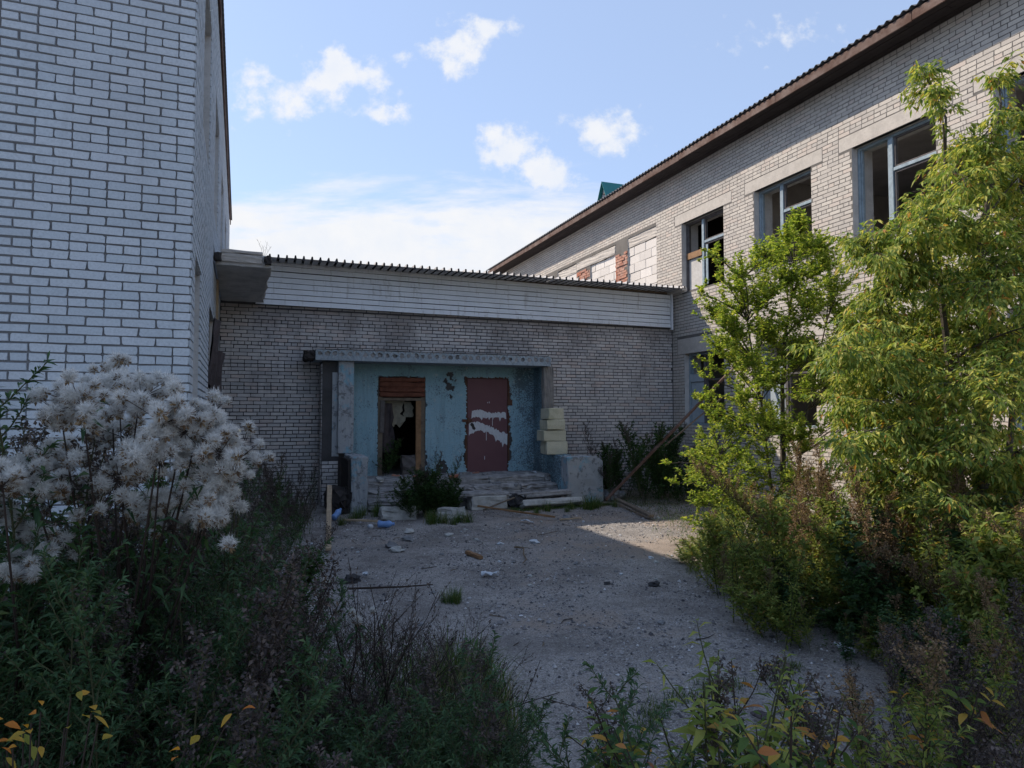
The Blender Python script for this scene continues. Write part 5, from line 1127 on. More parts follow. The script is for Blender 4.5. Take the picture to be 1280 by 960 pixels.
'path_grass/grass': ('green grass tuft on the left edge of the path', 'green grass tuft, several on the left edge of the path', [('grass', 0.96, 4.19, 1.53),('grass', 1.17, 4.28, 1.6),('grass', 0.54, 2.98, 1.6),('grass', 0.89, 2.97, 1.6),('grass', 1.08, 4.3, 1.31),('grass', 1.39, 3.92, 0.5),('grass', 0.72, 3.31, 1.6),('grass', 1.21, 3.55, 1.6),('grass', 1.43, 4.05, 1.25),('grass', 1.28, 4.41, 1.6),('grass', 0.9, 3.87, 1.31),('grass', 1.16, 3.48, 1.6),('grass', 0.67, 3.93, 0.91),('grass', 0.86, 2.32, 1.6),('grass', 0.78, 2.67, 1.6),('grass', 0.83, 3.45, 1.6),('grass', 1.23, 4.37, 1.6),('grass', 0.52, 2.46, 1.6),('grass', 1.48, 4.44, 0.5),('grass', 0.62, 2.84, 1.6),('grass', 0.65, 2.99, 1.6),('grass', 1.5, 4.63, 0.56),('grass', 0.89, 3.58, 1.6),('grass', 0.89, 3.01, 1.6),('grass', 0.83, 2.36, 1.6),('grass', 0.53, 3.11, 1.6),('grass', 0.65, 3.88, 0.66),('grass', 0.82, 2.3, 1.6),('grass', 0.96, 4.4, 0.84),('grass', 0.9, 3.04, 1.6),('grass', 1.05, 3.65, 1.6),('grass', 0.67, 2.82, 1.6),('grass', 1.19, 4.36, 1.6),('grass', 1.38, 4.29, 1.28),('grass', 1.44, 4.53, 1.31),('grass', 1.07, 3.67, 1.6),('grass', 0.77, 3.67, 1.6)]),
'path_grass/grass_dry': ('dry straw-coloured grass tuft on the left edge of the path', 'dry straw-coloured grass tuft, several on the left edge of the path', [('grass_dry', 0.57, 3.05, 1.6),('grass_dry', 1.17, 3.47, 1.6),('grass_dry', 0.41, 2.42, 1.6),('grass_dry', 0.83, 2.38, 1.6),('grass_dry', 1.17, 3.58, 1.6),('grass_dry', 0.76, 2.53, 1.6),('grass_dry', 1.19, 3.71, 1.6),('grass_dry', 0.6, 2.66, 1.6),('grass_dry', 0.62, 2.92, 1.6),('grass_dry', 0.91, 2.88, 1.6),('grass_dry', 0.72, 3.36, 1.6),('grass_dry', 1.1, 4.0, 1.6),('grass_dry', 0.65, 2.77, 1.6),('grass_dry', 0.9, 2.64, 1.6),('grass_dry', 0.88, 3.68, 1.6)]),
'wall_right/mugwort': ('dark bushy mugwort between the porch and the right wing', 'dark bushy mugwort, several between the porch and the right wing', [('mugwort', 7.61, 12.44, 1.7),('mugwort', 7.21, 13.1, 1.01),('mugwort', 9.45, 13.86, 1.4),('mugwort', 8.79, 13.95, 1.7),('mugwort', 7.96, 13.2, 0.99),('mugwort', 8.44, 13.25, 1.34),('mugwort', 7.73, 13.57, 1.31),('mugwort', 7.81, 13.38, 0.98),('mugwort', 7.27, 13.41, 1.19),('mugwort', 8.6, 11.94, 1.24),('mugwort', 7.71, 13.7, 0.6),('mugwort', 8.07, 13.9, 1.69),('mugwort', 9.53, 13.31, 0.94),('mugwort', 8.81, 13.65, 1.59),('mugwort', 9.71, 13.51, 1.37),('mugwort', 8.67, 12.54, 0.75),('mugwort', 8.65, 13.49, 0.99),('mugwort', 7.64, 14.01, 0.34),('mugwort', 9.44, 13.24, 0.53),('mugwort', 9.87, 13.74, 1.66),('mugwort', 9.89, 13.78, 0.81)]),
'wall_right/plume_dark': ('dull purple seeding weed between the porch and the right wing', 'dull purple seeding weed, several between the porch and the right wing', [('plume_dark', 8.24, 13.6, 1.21),('plume_dark', 7.37, 13.91, 1.23),('plume_dark', 7.37, 13.18, 1.06),('plume_dark', 7.56, 14.21, 1.7),('plume_dark', 9.24, 13.05, 1.7),('plume_dark', 7.61, 12.34, 0.43)]),
'wall_right/shrubby': ('dark leafy bush of weeds between the porch and the right wing', 'dark leafy bush of weeds, several between the porch and the right wing', [('shrubby', 7.52, 13.66, 1.07),('shrubby', 7.39, 14.15, 0.56),('shrubby', 7.98, 12.4, 1.16),('shrubby', 8.61, 13.22, 1.7),('shrubby', 9.09, 13.89, 1.12),('shrubby', 9.02, 13.8, 1.39),('shrubby', 8.7, 12.26, 1.12),('shrubby', 7.32, 13.56, 1.28),('shrubby', 7.78, 12.66, 1.7),('shrubby', 8.58, 13.12, 1.26),('shrubby', 8.83, 13.04, 0.5),('shrubby', 8.86, 12.6, 1.16),('shrubby', 7.52, 13.99, 0.88),('shrubby', 7.6, 14.47, 0.65),('shrubby', 8.06, 14.19, 1.07),('shrubby', 9.11, 12.52, 0.98),('shrubby', 8.14, 13.4, 1.7),('shrubby', 8.26, 12.15, 0.98),('shrubby', 9.71, 13.79, 0.68)]),
'right_edge_low/goldenrod': ('narrow-leaved upright herb low on the right edge of the yard', 'narrow-leaved upright herb, several low on the right edge of the yard', [('goldenrod', 5.34, 5.83, 0.58),('goldenrod', 4.1, 4.5, 0.71),('goldenrod', 5.08, 4.62, 0.2),('goldenrod', 4.24, 4.82, 0.49),('goldenrod', 6.16, 6.65, 0.27),('goldenrod', 6.25, 7.71, 0.64),('goldenrod', 6.39, 8.04, 0.5),('goldenrod', 5.08, 6.17, 0.5),('goldenrod', 5.59, 6.91, 0.26),('goldenrod', 4.15, 5.16, 0.88),('goldenrod', 4.33, 5.03, 0.6),('goldenrod', 5.22, 5.13, 0.25),('goldenrod', 5.78, 5.51, 0.19),('goldenrod', 5.09, 6.52, 0.19),('goldenrod', 5.38, 5.98, 0.74),('goldenrod', 5.92, 7.63, 0.35),('goldenrod', 5.83, 6.27, 0.52),('goldenrod', 5.74, 6.32, 0.6),('goldenrod', 4.6, 5.5, 0.42),('goldenrod', 4.97, 6.57, 0.54)]),
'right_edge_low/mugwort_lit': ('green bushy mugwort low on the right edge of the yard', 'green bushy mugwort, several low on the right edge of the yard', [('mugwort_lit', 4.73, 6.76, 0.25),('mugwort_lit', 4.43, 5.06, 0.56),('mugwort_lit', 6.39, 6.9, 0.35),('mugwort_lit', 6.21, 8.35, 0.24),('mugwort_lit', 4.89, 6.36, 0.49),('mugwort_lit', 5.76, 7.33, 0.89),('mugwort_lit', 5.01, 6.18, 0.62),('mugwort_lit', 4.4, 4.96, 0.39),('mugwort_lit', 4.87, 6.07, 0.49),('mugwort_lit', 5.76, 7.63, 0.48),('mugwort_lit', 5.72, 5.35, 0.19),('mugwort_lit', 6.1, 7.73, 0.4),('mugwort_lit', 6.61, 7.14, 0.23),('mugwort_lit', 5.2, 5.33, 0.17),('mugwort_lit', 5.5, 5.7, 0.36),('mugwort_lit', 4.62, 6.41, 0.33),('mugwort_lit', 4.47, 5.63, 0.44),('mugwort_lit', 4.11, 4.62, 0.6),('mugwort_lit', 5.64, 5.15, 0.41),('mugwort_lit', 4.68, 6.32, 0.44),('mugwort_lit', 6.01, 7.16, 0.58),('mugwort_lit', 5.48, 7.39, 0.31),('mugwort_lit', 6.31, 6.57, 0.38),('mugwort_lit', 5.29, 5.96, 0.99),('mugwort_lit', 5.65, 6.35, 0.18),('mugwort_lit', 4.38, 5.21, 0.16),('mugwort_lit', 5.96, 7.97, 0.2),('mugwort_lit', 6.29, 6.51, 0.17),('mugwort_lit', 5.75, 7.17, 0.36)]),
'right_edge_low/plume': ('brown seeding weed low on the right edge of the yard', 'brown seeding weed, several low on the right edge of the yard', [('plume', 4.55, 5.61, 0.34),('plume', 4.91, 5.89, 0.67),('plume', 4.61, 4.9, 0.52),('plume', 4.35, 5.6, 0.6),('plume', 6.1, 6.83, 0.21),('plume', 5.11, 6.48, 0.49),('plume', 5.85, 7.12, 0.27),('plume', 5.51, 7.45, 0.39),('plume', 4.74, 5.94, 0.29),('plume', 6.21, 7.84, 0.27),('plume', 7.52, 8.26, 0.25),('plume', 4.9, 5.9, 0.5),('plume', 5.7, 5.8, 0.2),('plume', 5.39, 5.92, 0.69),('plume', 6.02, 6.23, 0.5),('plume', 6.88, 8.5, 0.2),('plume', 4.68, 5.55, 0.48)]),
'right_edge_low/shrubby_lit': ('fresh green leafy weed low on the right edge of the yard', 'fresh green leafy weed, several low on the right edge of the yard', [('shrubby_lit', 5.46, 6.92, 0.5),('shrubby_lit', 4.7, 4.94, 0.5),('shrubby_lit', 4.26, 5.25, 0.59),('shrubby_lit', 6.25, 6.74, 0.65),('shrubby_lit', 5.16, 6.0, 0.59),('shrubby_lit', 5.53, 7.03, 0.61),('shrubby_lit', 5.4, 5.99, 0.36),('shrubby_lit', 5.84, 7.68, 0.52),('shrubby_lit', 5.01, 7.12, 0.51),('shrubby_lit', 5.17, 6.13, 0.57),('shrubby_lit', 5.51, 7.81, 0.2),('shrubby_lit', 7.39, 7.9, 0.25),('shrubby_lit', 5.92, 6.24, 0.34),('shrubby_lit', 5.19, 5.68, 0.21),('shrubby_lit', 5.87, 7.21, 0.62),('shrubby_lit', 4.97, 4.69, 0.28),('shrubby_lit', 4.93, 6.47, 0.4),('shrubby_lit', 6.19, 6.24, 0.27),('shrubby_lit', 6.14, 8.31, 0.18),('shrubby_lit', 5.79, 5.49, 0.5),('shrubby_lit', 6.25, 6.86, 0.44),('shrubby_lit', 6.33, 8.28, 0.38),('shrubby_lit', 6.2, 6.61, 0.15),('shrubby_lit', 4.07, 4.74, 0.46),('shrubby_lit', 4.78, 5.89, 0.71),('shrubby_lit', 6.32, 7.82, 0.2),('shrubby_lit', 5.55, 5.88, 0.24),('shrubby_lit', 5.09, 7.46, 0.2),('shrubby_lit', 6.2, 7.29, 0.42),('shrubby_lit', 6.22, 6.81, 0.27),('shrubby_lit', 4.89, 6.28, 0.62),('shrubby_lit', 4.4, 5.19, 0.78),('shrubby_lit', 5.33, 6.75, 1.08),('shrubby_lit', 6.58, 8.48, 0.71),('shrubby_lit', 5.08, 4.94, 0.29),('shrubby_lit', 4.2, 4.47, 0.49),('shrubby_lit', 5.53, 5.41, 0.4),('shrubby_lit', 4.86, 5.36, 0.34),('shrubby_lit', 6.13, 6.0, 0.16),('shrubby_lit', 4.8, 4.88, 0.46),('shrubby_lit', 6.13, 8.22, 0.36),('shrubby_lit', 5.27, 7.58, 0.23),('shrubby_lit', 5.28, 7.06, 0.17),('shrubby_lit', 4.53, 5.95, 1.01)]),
'right_plumes/plume': ('brown seeding weed below the box elder', 'brown seeding weed, several below the box elder', [('plume', 6.63, 4.79, 1.16),('plume', 7.69, 5.12, 1.0),('plume', 5.65, 5.53, 1.24),('plume', 6.87, 5.11, 1.28),('plume', 6.16, 5.7, 1.55),('plume', 5.73, 6.04, 1.02),('plume', 5.45, 5.19, 1.2),('plume', 7.58, 4.68, 1.02),('plume', 4.73, 4.14, 1.2),('plume', 4.98, 3.35, 1.05),('plume', 5.56, 4.48, 1.35),('plume', 6.67, 5.79, 1.04),('plume', 4.87, 3.44, 1.24),('plume', 6.29, 5.68, 1.28),('plume', 7.56, 5.35, 0.74),('plume', 7.53, 4.97, 0.54),('plume', 5.29, 3.85, 1.08),('plume', 7.13, 5.19, 1.32),('plume', 6.92, 5.08, 1.04),('plume', 6.64, 5.51, 1.12),('plume', 5.75, 3.9, 1.15),('plume', 5.15, 4.9, 1.56),('plume', 4.74, 4.03, 1.48),('plume', 5.77, 4.3, 1.23),('plume', 6.61, 4.64, 0.98),('plume', 6.13, 5.01, 1.15),('plume', 5.15, 5.15, 1.17),('plume', 6.91, 4.32, 1.31),('plume', 7.42, 5.4, 1.04),('plume', 6.1, 3.81, 1.35),('plume', 8.22, 5.07, 0.56),('plume', 5.76, 4.5, 0.99),('plume', 7.86, 4.93, 1.49),('plume', 5.29, 3.26, 1.3),('plume', 6.29, 5.86, 1.0),('plume', 4.99, 3.9, 1.4),('plume', 5.26, 4.09, 1.27),('plume', 5.12, 4.46, 1.03),('plume', 5.53, 4.39, 0.86),('plume', 6.93, 4.62, 1.06),('plume', 5.98, 4.91, 1.23),('plume', 6.31, 4.09, 1.2),('plume', 6.42, 5.83, 1.18),('plume', 5.19, 5.43, 1.55),('plume', 5.44, 5.1, 1.24),('plume', 5.37, 5.5, 1.19),('plume', 5.42, 3.57, 1.62),('plume', 5.29, 3.97, 1.32),('plume', 5.61, 6.12, 1.71),('plume', 5.32, 4.74, 0.93),('plume', 6.8, 5.6, 1.08),('plume', 7.61, 5.08, 1.36),('plume', 5.92, 5.16, 1.31),('plume', 5.17, 5.06, 1.58),('plume', 6.31, 3.9, 1.05),('plume', 6.1, 5.72, 1.04),('plume', 4.81, 5.11, 1.39),('plume', 5.2, 3.9, 1.4),('plume', 7.99, 5.04, 0.89),('plume', 5.97, 5.78, 0.92),('plume', 5.47, 5.46, 1.1),('plume', 7.46, 5.52, 1.3),('plume', 5.23, 3.6, 0.86),('plume', 5.25, 4.84, 1.34)]),
'right_green/broadleaf': ('broad-leaved weed in the sunlit thicket on the right', 'broad-leaved weed, several in the sunlit thicket on the right', [('broadleaf', 6.84, 5.07, 1.06),('broadleaf', 6.87, 5.69, 1.0),('broadleaf', 5.73, 4.98, 0.79),('broadleaf', 5.58, 5.85, 0.63),('broadleaf', 4.67, 4.09, 0.99),('broadleaf', 7.02, 4.59, 0.92),('broadleaf', 6.56, 4.51, 1.12),('broadleaf', 5.53, 5.65, 0.75),('broadleaf', 6.22, 4.27, 1.15),('broadleaf', 7.76, 4.63, 1.34),('broadleaf', 5.09, 3.64, 1.29),('broadleaf', 4.62, 4.81, 0.6),('broadleaf', 7.14, 4.78, 1.03),('broadleaf', 7.99, 4.64, 0.71),('broadleaf', 7.16, 5.48, 0.88),('broadleaf', 6.81, 5.47, 0.98),('broadleaf', 5.79, 4.98, 0.83),('broadleaf', 6.0, 4.53, 1.06),('broadleaf', 4.8, 4.42, 1.5),('broadleaf', 6.71, 4.36, 0.8),('broadleaf', 5.42, 6.17, 1.05),('broadleaf', 4.56, 4.98, 0.81),('broadleaf', 6.86, 5.78, 0.68),('broadleaf', 5.98, 3.95, 1.1),('broadleaf', 5.06, 4.56, 1.06),('broadleaf', 6.47, 4.28, 0.99),('broadleaf', 6.42, 5.43, 0.58),('broadleaf', 6.34, 3.85, 1.06),('broadleaf', 6.01, 6.2, 0.58)]),
'right_green/goldenrod': ('narrow-leaved upright herb in the sunlit thicket on the right', 'narrow-leaved upright herb, several in the sunlit thicket on the right', [('goldenrod', 5.2, 3.43, 0.87),('goldenrod', 5.29, 4.0, 1.12),('goldenrod', 5.91, 4.78, 0.44),('goldenrod', 7.51, 5.47, 0.88),('goldenrod', 8.63, 5.24, 0.97),('goldenrod', 6.75, 4.87, 0.83),('goldenrod', 4.72, 3.56, 1.3),('goldenrod', 8.69, 5.09, 0.7),('goldenrod', 4.86, 3.55, 1.11),('goldenrod', 5.97, 3.6, 1.44),('goldenrod', 7.79, 5.21, 1.49),('goldenrod', 5.0, 4.55, 1.34),('goldenrod', 6.01, 5.89, 0.33),('goldenrod', 5.0, 5.16, 0.76),('goldenrod', 5.74, 4.89, 0.71),('goldenrod', 7.87, 4.93, 0.3),('goldenrod', 6.51, 4.06, 0.87),('goldenrod', 5.5, 3.37, 1.36),('goldenrod', 6.79, 4.72, 1.14),('goldenrod', 5.6, 5.62, 1.06),('goldenrod', 5.96, 6.01, 0.89),('goldenrod', 7.09, 4.99, 0.72),('goldenrod', 4.74, 3.12, 1.24),('goldenrod', 6.27, 4.37, 0.96),('goldenrod', 4.4, 3.17, 1.25),('goldenrod', 6.73, 5.57, 1.39),('goldenrod', 7.39, 4.81, 0.72),('goldenrod', 6.16, 4.39, 0.94),('goldenrod', 4.51, 5.05, 0.32),('goldenrod', 4.52, 4.96, 1.19),('goldenrod', 7.6, 5.66, 0.65),('goldenrod', 5.72, 5.84, 0.73)]),
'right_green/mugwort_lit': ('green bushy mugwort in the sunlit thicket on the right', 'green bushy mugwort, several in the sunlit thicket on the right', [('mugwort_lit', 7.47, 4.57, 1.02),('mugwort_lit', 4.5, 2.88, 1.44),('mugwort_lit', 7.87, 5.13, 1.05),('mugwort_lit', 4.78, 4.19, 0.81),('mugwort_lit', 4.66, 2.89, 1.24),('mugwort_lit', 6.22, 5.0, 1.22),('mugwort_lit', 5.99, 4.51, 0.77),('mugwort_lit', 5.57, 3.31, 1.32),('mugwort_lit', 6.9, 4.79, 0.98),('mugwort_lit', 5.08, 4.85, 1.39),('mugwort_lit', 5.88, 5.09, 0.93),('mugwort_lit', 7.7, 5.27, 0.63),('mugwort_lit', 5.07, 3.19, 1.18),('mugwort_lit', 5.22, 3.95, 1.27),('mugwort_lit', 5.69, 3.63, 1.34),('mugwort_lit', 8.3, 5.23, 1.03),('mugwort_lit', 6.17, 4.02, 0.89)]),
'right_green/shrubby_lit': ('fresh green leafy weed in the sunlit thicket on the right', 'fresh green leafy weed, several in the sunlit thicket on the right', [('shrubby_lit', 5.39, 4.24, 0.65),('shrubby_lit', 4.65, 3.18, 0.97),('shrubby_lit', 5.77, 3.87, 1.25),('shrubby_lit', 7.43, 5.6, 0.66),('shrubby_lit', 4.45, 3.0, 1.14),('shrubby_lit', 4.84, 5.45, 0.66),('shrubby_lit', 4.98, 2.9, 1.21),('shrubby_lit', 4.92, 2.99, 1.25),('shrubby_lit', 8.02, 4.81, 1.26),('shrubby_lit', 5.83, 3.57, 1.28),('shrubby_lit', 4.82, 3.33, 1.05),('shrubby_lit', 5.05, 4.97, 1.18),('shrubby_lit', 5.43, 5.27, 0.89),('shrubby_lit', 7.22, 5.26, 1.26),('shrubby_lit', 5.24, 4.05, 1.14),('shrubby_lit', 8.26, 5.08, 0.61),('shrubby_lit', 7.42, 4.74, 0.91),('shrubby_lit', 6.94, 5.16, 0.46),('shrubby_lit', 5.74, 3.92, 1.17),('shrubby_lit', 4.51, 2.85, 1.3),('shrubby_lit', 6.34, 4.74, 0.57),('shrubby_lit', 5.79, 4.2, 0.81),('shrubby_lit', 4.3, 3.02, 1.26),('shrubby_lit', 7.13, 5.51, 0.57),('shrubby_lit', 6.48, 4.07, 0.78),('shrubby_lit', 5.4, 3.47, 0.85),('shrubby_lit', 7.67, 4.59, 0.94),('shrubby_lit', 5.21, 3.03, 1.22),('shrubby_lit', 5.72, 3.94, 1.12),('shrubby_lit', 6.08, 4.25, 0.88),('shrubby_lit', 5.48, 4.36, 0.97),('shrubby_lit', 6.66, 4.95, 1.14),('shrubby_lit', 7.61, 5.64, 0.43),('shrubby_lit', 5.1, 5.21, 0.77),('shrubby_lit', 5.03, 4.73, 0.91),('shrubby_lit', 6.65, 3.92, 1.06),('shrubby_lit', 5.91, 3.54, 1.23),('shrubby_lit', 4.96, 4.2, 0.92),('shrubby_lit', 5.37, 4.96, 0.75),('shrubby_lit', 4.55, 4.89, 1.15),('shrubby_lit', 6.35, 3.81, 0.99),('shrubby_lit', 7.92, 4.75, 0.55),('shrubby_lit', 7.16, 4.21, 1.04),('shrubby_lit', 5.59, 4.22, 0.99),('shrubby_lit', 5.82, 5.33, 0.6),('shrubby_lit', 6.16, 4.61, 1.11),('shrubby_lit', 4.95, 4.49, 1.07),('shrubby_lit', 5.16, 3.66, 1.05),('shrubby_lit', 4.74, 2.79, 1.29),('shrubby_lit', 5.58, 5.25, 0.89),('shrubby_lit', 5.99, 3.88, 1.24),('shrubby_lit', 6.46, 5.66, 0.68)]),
'right_front_plumes/mugwort_lit': ('green bushy mugwort in the shaded right foreground', 'green bushy mugwort, several in the shaded right foreground', [('mugwort_lit', 2.19, 1.87, 1.12),('mugwort_lit', 3.4, 2.5, 0.81),('mugwort_lit', 3.08, 2.73, 0.5),('mugwort_lit', 3.49, 2.76, 0.62),('mugwort_lit', 3.83, 2.47, 1.01),('mugwort_lit', 4.18, 2.61, 0.66),('mugwort_lit', 3.3, 2.39, 0.59),('mugwort_lit', 2.06, 1.77, 1.05),('mugwort_lit', 3.2, 2.07, 0.92),('mugwort_lit', 2.74, 2.22, 0.85),('mugwort_lit', 2.65, 2.09, 1.08),('mugwort_lit', 3.56, 2.93, 0.61),('mugwort_lit', 4.03, 2.64, 0.8)]),
'right_front_plumes/plume_dark': ('dull purple seeding weed in the shaded right foreground', 'dull purple seeding weed, several in the shaded right foreground', [('plume_dark', 2.68, 2.32, 0.74),('plume_dark', 2.27, 1.67, 1.03),('plume_dark', 3.26, 2.2, 0.68),('plume_dark', 3.59, 2.42, 0.68),('plume_dark', 2.61, 2.3, 0.71),('plume_dark', 3.23, 2.6, 0.65),('plume_dark', 4.18, 2.47, 0.68),('plume_dark', 2.5, 2.15, 0.94),('plume_dark', 3.15, 2.2, 0.94),('plume_dark', 3.63, 2.54, 0.81),('plume_dark', 3.88, 2.35, 0.61),('plume_dark', 3.32, 2.45, 0.72),('plume_dark', 2.14, 1.78, 1.22),('plume_dark', 2.85, 1.73, 1.18),('plume_dark', 2.4, 2.07, 1.01),('plume_dark', 3.62, 2.73, 0.62),('plume_dark', 2.58, 1.71, 1.29),('plume_dark', 2.61, 1.54, 1.21),('plume_dark', 2.45, 1.73, 1.13)]),
'right_front_low/broadleaf': ('broad-leaved weed low at the foot of the right thicket', 'broad-leaved weed, several low at the foot of the right thicket', [('broadleaf', 4.39, 3.6, 0.24),('broadleaf', 5.12, 4.12, 0.25),('broadleaf', 4.55, 3.12, 0.67),('broadleaf', 4.07, 3.35, 0.51),('broadleaf', 4.06, 3.16, 0.47),('broadleaf', 4.67, 3.23, 0.55),('broadleaf', 3.99, 2.93, 0.78),('broadleaf', 4.33, 4.81, 0.43),('broadleaf', 4.26, 4.03, 0.4),('broadleaf', 4.62, 2.92, 0.84),('broadleaf', 4.9, 3.53, 0.46),('broadleaf', 4.74, 3.86, 0.53),('broadleaf', 5.21, 4.29, 0.19),('broadleaf', 4.14, 3.41, 0.61)]),
'right_front_low/mugwort_lit': ('green bushy mugwort low at the foot of the right thicket', 'green bushy mugwort, several low at the foot of the right thicket', [('mugwort_lit', 4.73, 3.32, 0.48),('mugwort_lit', 4.55, 4.31, 0.27),('mugwort_lit', 4.74, 3.17, 0.4),('mugwort_lit', 3.84, 2.66, 0.69),('mugwort_lit', 4.32, 2.83, 0.75),('mugwort_lit', 4.28, 3.67, 0.63),('mugwort_lit', 6.12, 4.23, 0.25),('mugwort_lit', 5.11, 3.54, 0.32),('mugwort_lit', 4.16, 4.31, 0.43)]),
'right_front_low/plume': ('brown seeding weed low at the foot of the right thicket', 'brown seeding weed, several low at the foot of the right thicket', [('plume', 6.1, 3.77, 0.39),('plume', 4.5, 3.49, 0.3),('plume', 5.69, 3.94, 0.23),('plume', 4.4, 3.56, 0.55),('plume', 4.64, 3.39, 0.44),('plume', 4.08, 2.65, 0.68),('plume', 4.08, 2.68, 0.63),('plume', 5.43, 3.5, 0.23),('plume', 4.4, 3.99, 0.35),('plume', 3.69, 2.69, 0.78),('plume', 5.81, 3.87, 0.38),('plume', 4.48, 2.8, 0.77)]),
'right_front_low/shrubby': ('dark leafy bush of weeds low at the foot of the right thicket', 'dark leafy bush of weeds, several low at the foot of the right thicket', [('shrubby', 4.94, 3.21, 0.72),('shrubby', 4.37, 3.58, 0.47),('shrubby', 4.19, 3.5, 0.45),('shrubby', 5.0, 4.42, 0.38),('shrubby', 5.77, 4.12, 0.19),('shrubby', 4.57, 3.96, 0.69),('shrubby', 4.07, 2.93, 0.69),('shrubby', 4.32, 4.9, 0.45),('shrubby', 4.84, 3.0, 0.65),('shrubby', 4.69, 4.5, 0.27)]),
'right_front_low/shrubby_lit': ('fresh green leafy weed low at the foot of the right thicket', 'fresh green leafy weed, several low at the foot of the right thicket', [('shrubby_lit', 4.54, 3.52, 0.42),('shrubby_lit', 6.15, 4.05, 0.28),('shrubby_lit', 5.59, 3.94, 0.36),('shrubby_lit', 4.95, 3.97, 0.17),('shrubby_lit', 4.18, 3.08, 0.54),('shrubby_lit', 5.69, 3.7, 0.39),('shrubby_lit', 5.89, 3.77, 0.44),('shrubby_lit', 4.42, 3.96, 0.32),('shrubby_lit', 4.76, 3.99, 0.37),('shrubby_lit', 5.91, 3.95, 0.27),('shrubby_lit', 5.83, 4.34, 0.21)]),
'front_stems/goldenrod': ('narrow-leaved upright herb nearest the camera at the bottom', 'narrow-leaved upright herb, several nearest the camera at the bottom', [('goldenrod', 0.63, 2.1, 0.86),('goldenrod', 0.63, 2.13, 0.91)]),
'front_stems/turning': ('leafy stem turning yellow nearest the camera at the bottom', 'leafy stem turning yellow, several nearest the camera at the bottom', [('turning', 1.29, 1.66, 1.16),('turning', 1.34, 1.76, 1.01),('turning', 1.17, 1.48, 1.09),('turning', 1.34, 1.74, 1.17),('turning', 1.36, 1.52, 1.16),('turning', 1.46, 1.61, 1.09),('turning', 1.0, 1.34, 1.26),('turning', 1.41, 1.52, 1.04),('turning', 1.23, 1.51, 1.26),('turning', 2.11, 1.92, 1.11),('turning', 2.09, 1.89, 1.09)]),
'front_bush/feathery': ('feathery grey green weed at the bottom of the path', 'feathery grey green weed, several at the bottom of the path', [('feathery', 1.71, 1.77, 0.89),('feathery', 1.09, 1.55, 1.21),('feathery', 1.24, 1.75, 1.11)]),
'front_bush/goldenrod': ('narrow-leaved upright herb at the bottom of the path', 'narrow-leaved upright herb, several at the bottom of the path', [('goldenrod', 1.07, 1.59, 1.22),('goldenrod', 1.23, 1.56, 1.15),('goldenrod', 1.28, 1.6, 1.3),('goldenrod', 1.17, 1.75, 1.04),('goldenrod', 1.34, 1.71, 1.08)]),
'front_bush/mugwort': ('dark bushy mugwort at the bottom of the path', 'dark bushy mugwort, several at the bottom of the path', [('mugwort', 1.21, 1.79, 1.03),('mugwort', 1.25, 1.67, 1.16),('mugwort', 1.53, 1.76, 0.91),('mugwort', 1.07, 1.5, 1.18)]),
'porch_left_grass/grass': ('green grass tuft before the kerb blocks by the steps', 'green grass tuft, several before the kerb blocks by the steps', [('grass', 1.9, 12.9, 0.8),('grass', 2.1, 12.7, 1.0),('grass', 1.75, 12.6, 0.9),('grass', 2.2, 13.1, 0.8),('grass', 1.6, 12.3, 0.8),('grass', 1.4, 12.0, 0.7),('grass', 2.9, 11.7, 0.9),('grass', 3.05, 11.55, 1.1),('grass', 2.85, 11.5, 0.9),('grass', 3.35, 11.6, 1.0),('grass', 3.5, 11.55, 0.9),('grass', 3.2, 11.4, 0.7)]),
'slab_grass/grass': ('green grass tuft beside the tipped white slab', 'green grass tuft, several beside the tipped white slab', [('grass', 5.1, 12.2, 0.6),('grass', 5.35, 12.3, 0.8),('grass', 5.9, 12.3, 0.7),('grass', 6.2, 12.2, 1.3),('grass', 6.3, 12.3, 1.2),('grass', 6.45, 12.3, 0.8),('grass', 6.6, 12.5, 0.9),('grass', 5.0, 12.0, 0.5),('grass', 5.7, 12.1, 0.6),('grass', 6.8, 12.2, 0.8)]),
'yard_tuft/grass': ('green grass tuft alone in the middle of the yard', 'green grass tuft, several alone in the middle of the yard', [('grass', 1.9, 6.75, 0.62),('grass', 1.95, 6.82, 0.58),('grass', 1.84, 6.82, 0.52),('grass', 1.92, 6.7, 0.42)]),
'porch_bush/mugwort': ('dark bushy mugwort in the bush before the steps', 'dark bushy mugwort, several in the bush before the steps', [('mugwort', 2.96, 12.35, 0.56),('mugwort', 3.37, 12.55, 0.58),('mugwort', 2.95, 12.35, 0.41),('mugwort', 2.64, 12.48, 0.77),('mugwort', 2.99, 12.39, 0.81),('mugwort', 2.75, 12.13, 0.79),('mugwort', 2.82, 12.34, 0.54),('mugwort', 2.97, 12.67, 0.6),('mugwort', 3.23, 12.48, 0.62),('mugwort', 2.91, 12.29, 0.52),('mugwort', 2.66, 12.26, 0.45),('mugwort', 3.35, 12.6, 1.25),('mugwort', 3.3, 12.55, 1.15),('mugwort', 2.2, 13.1, 0.5)]),
'porch_bush/plume_dark': ('dull purple seeding weed in the bush before the steps', 'dull purple seeding weed, several in the bush before the steps', [('plume_dark', 2.85, 12.6, 1.0)]),
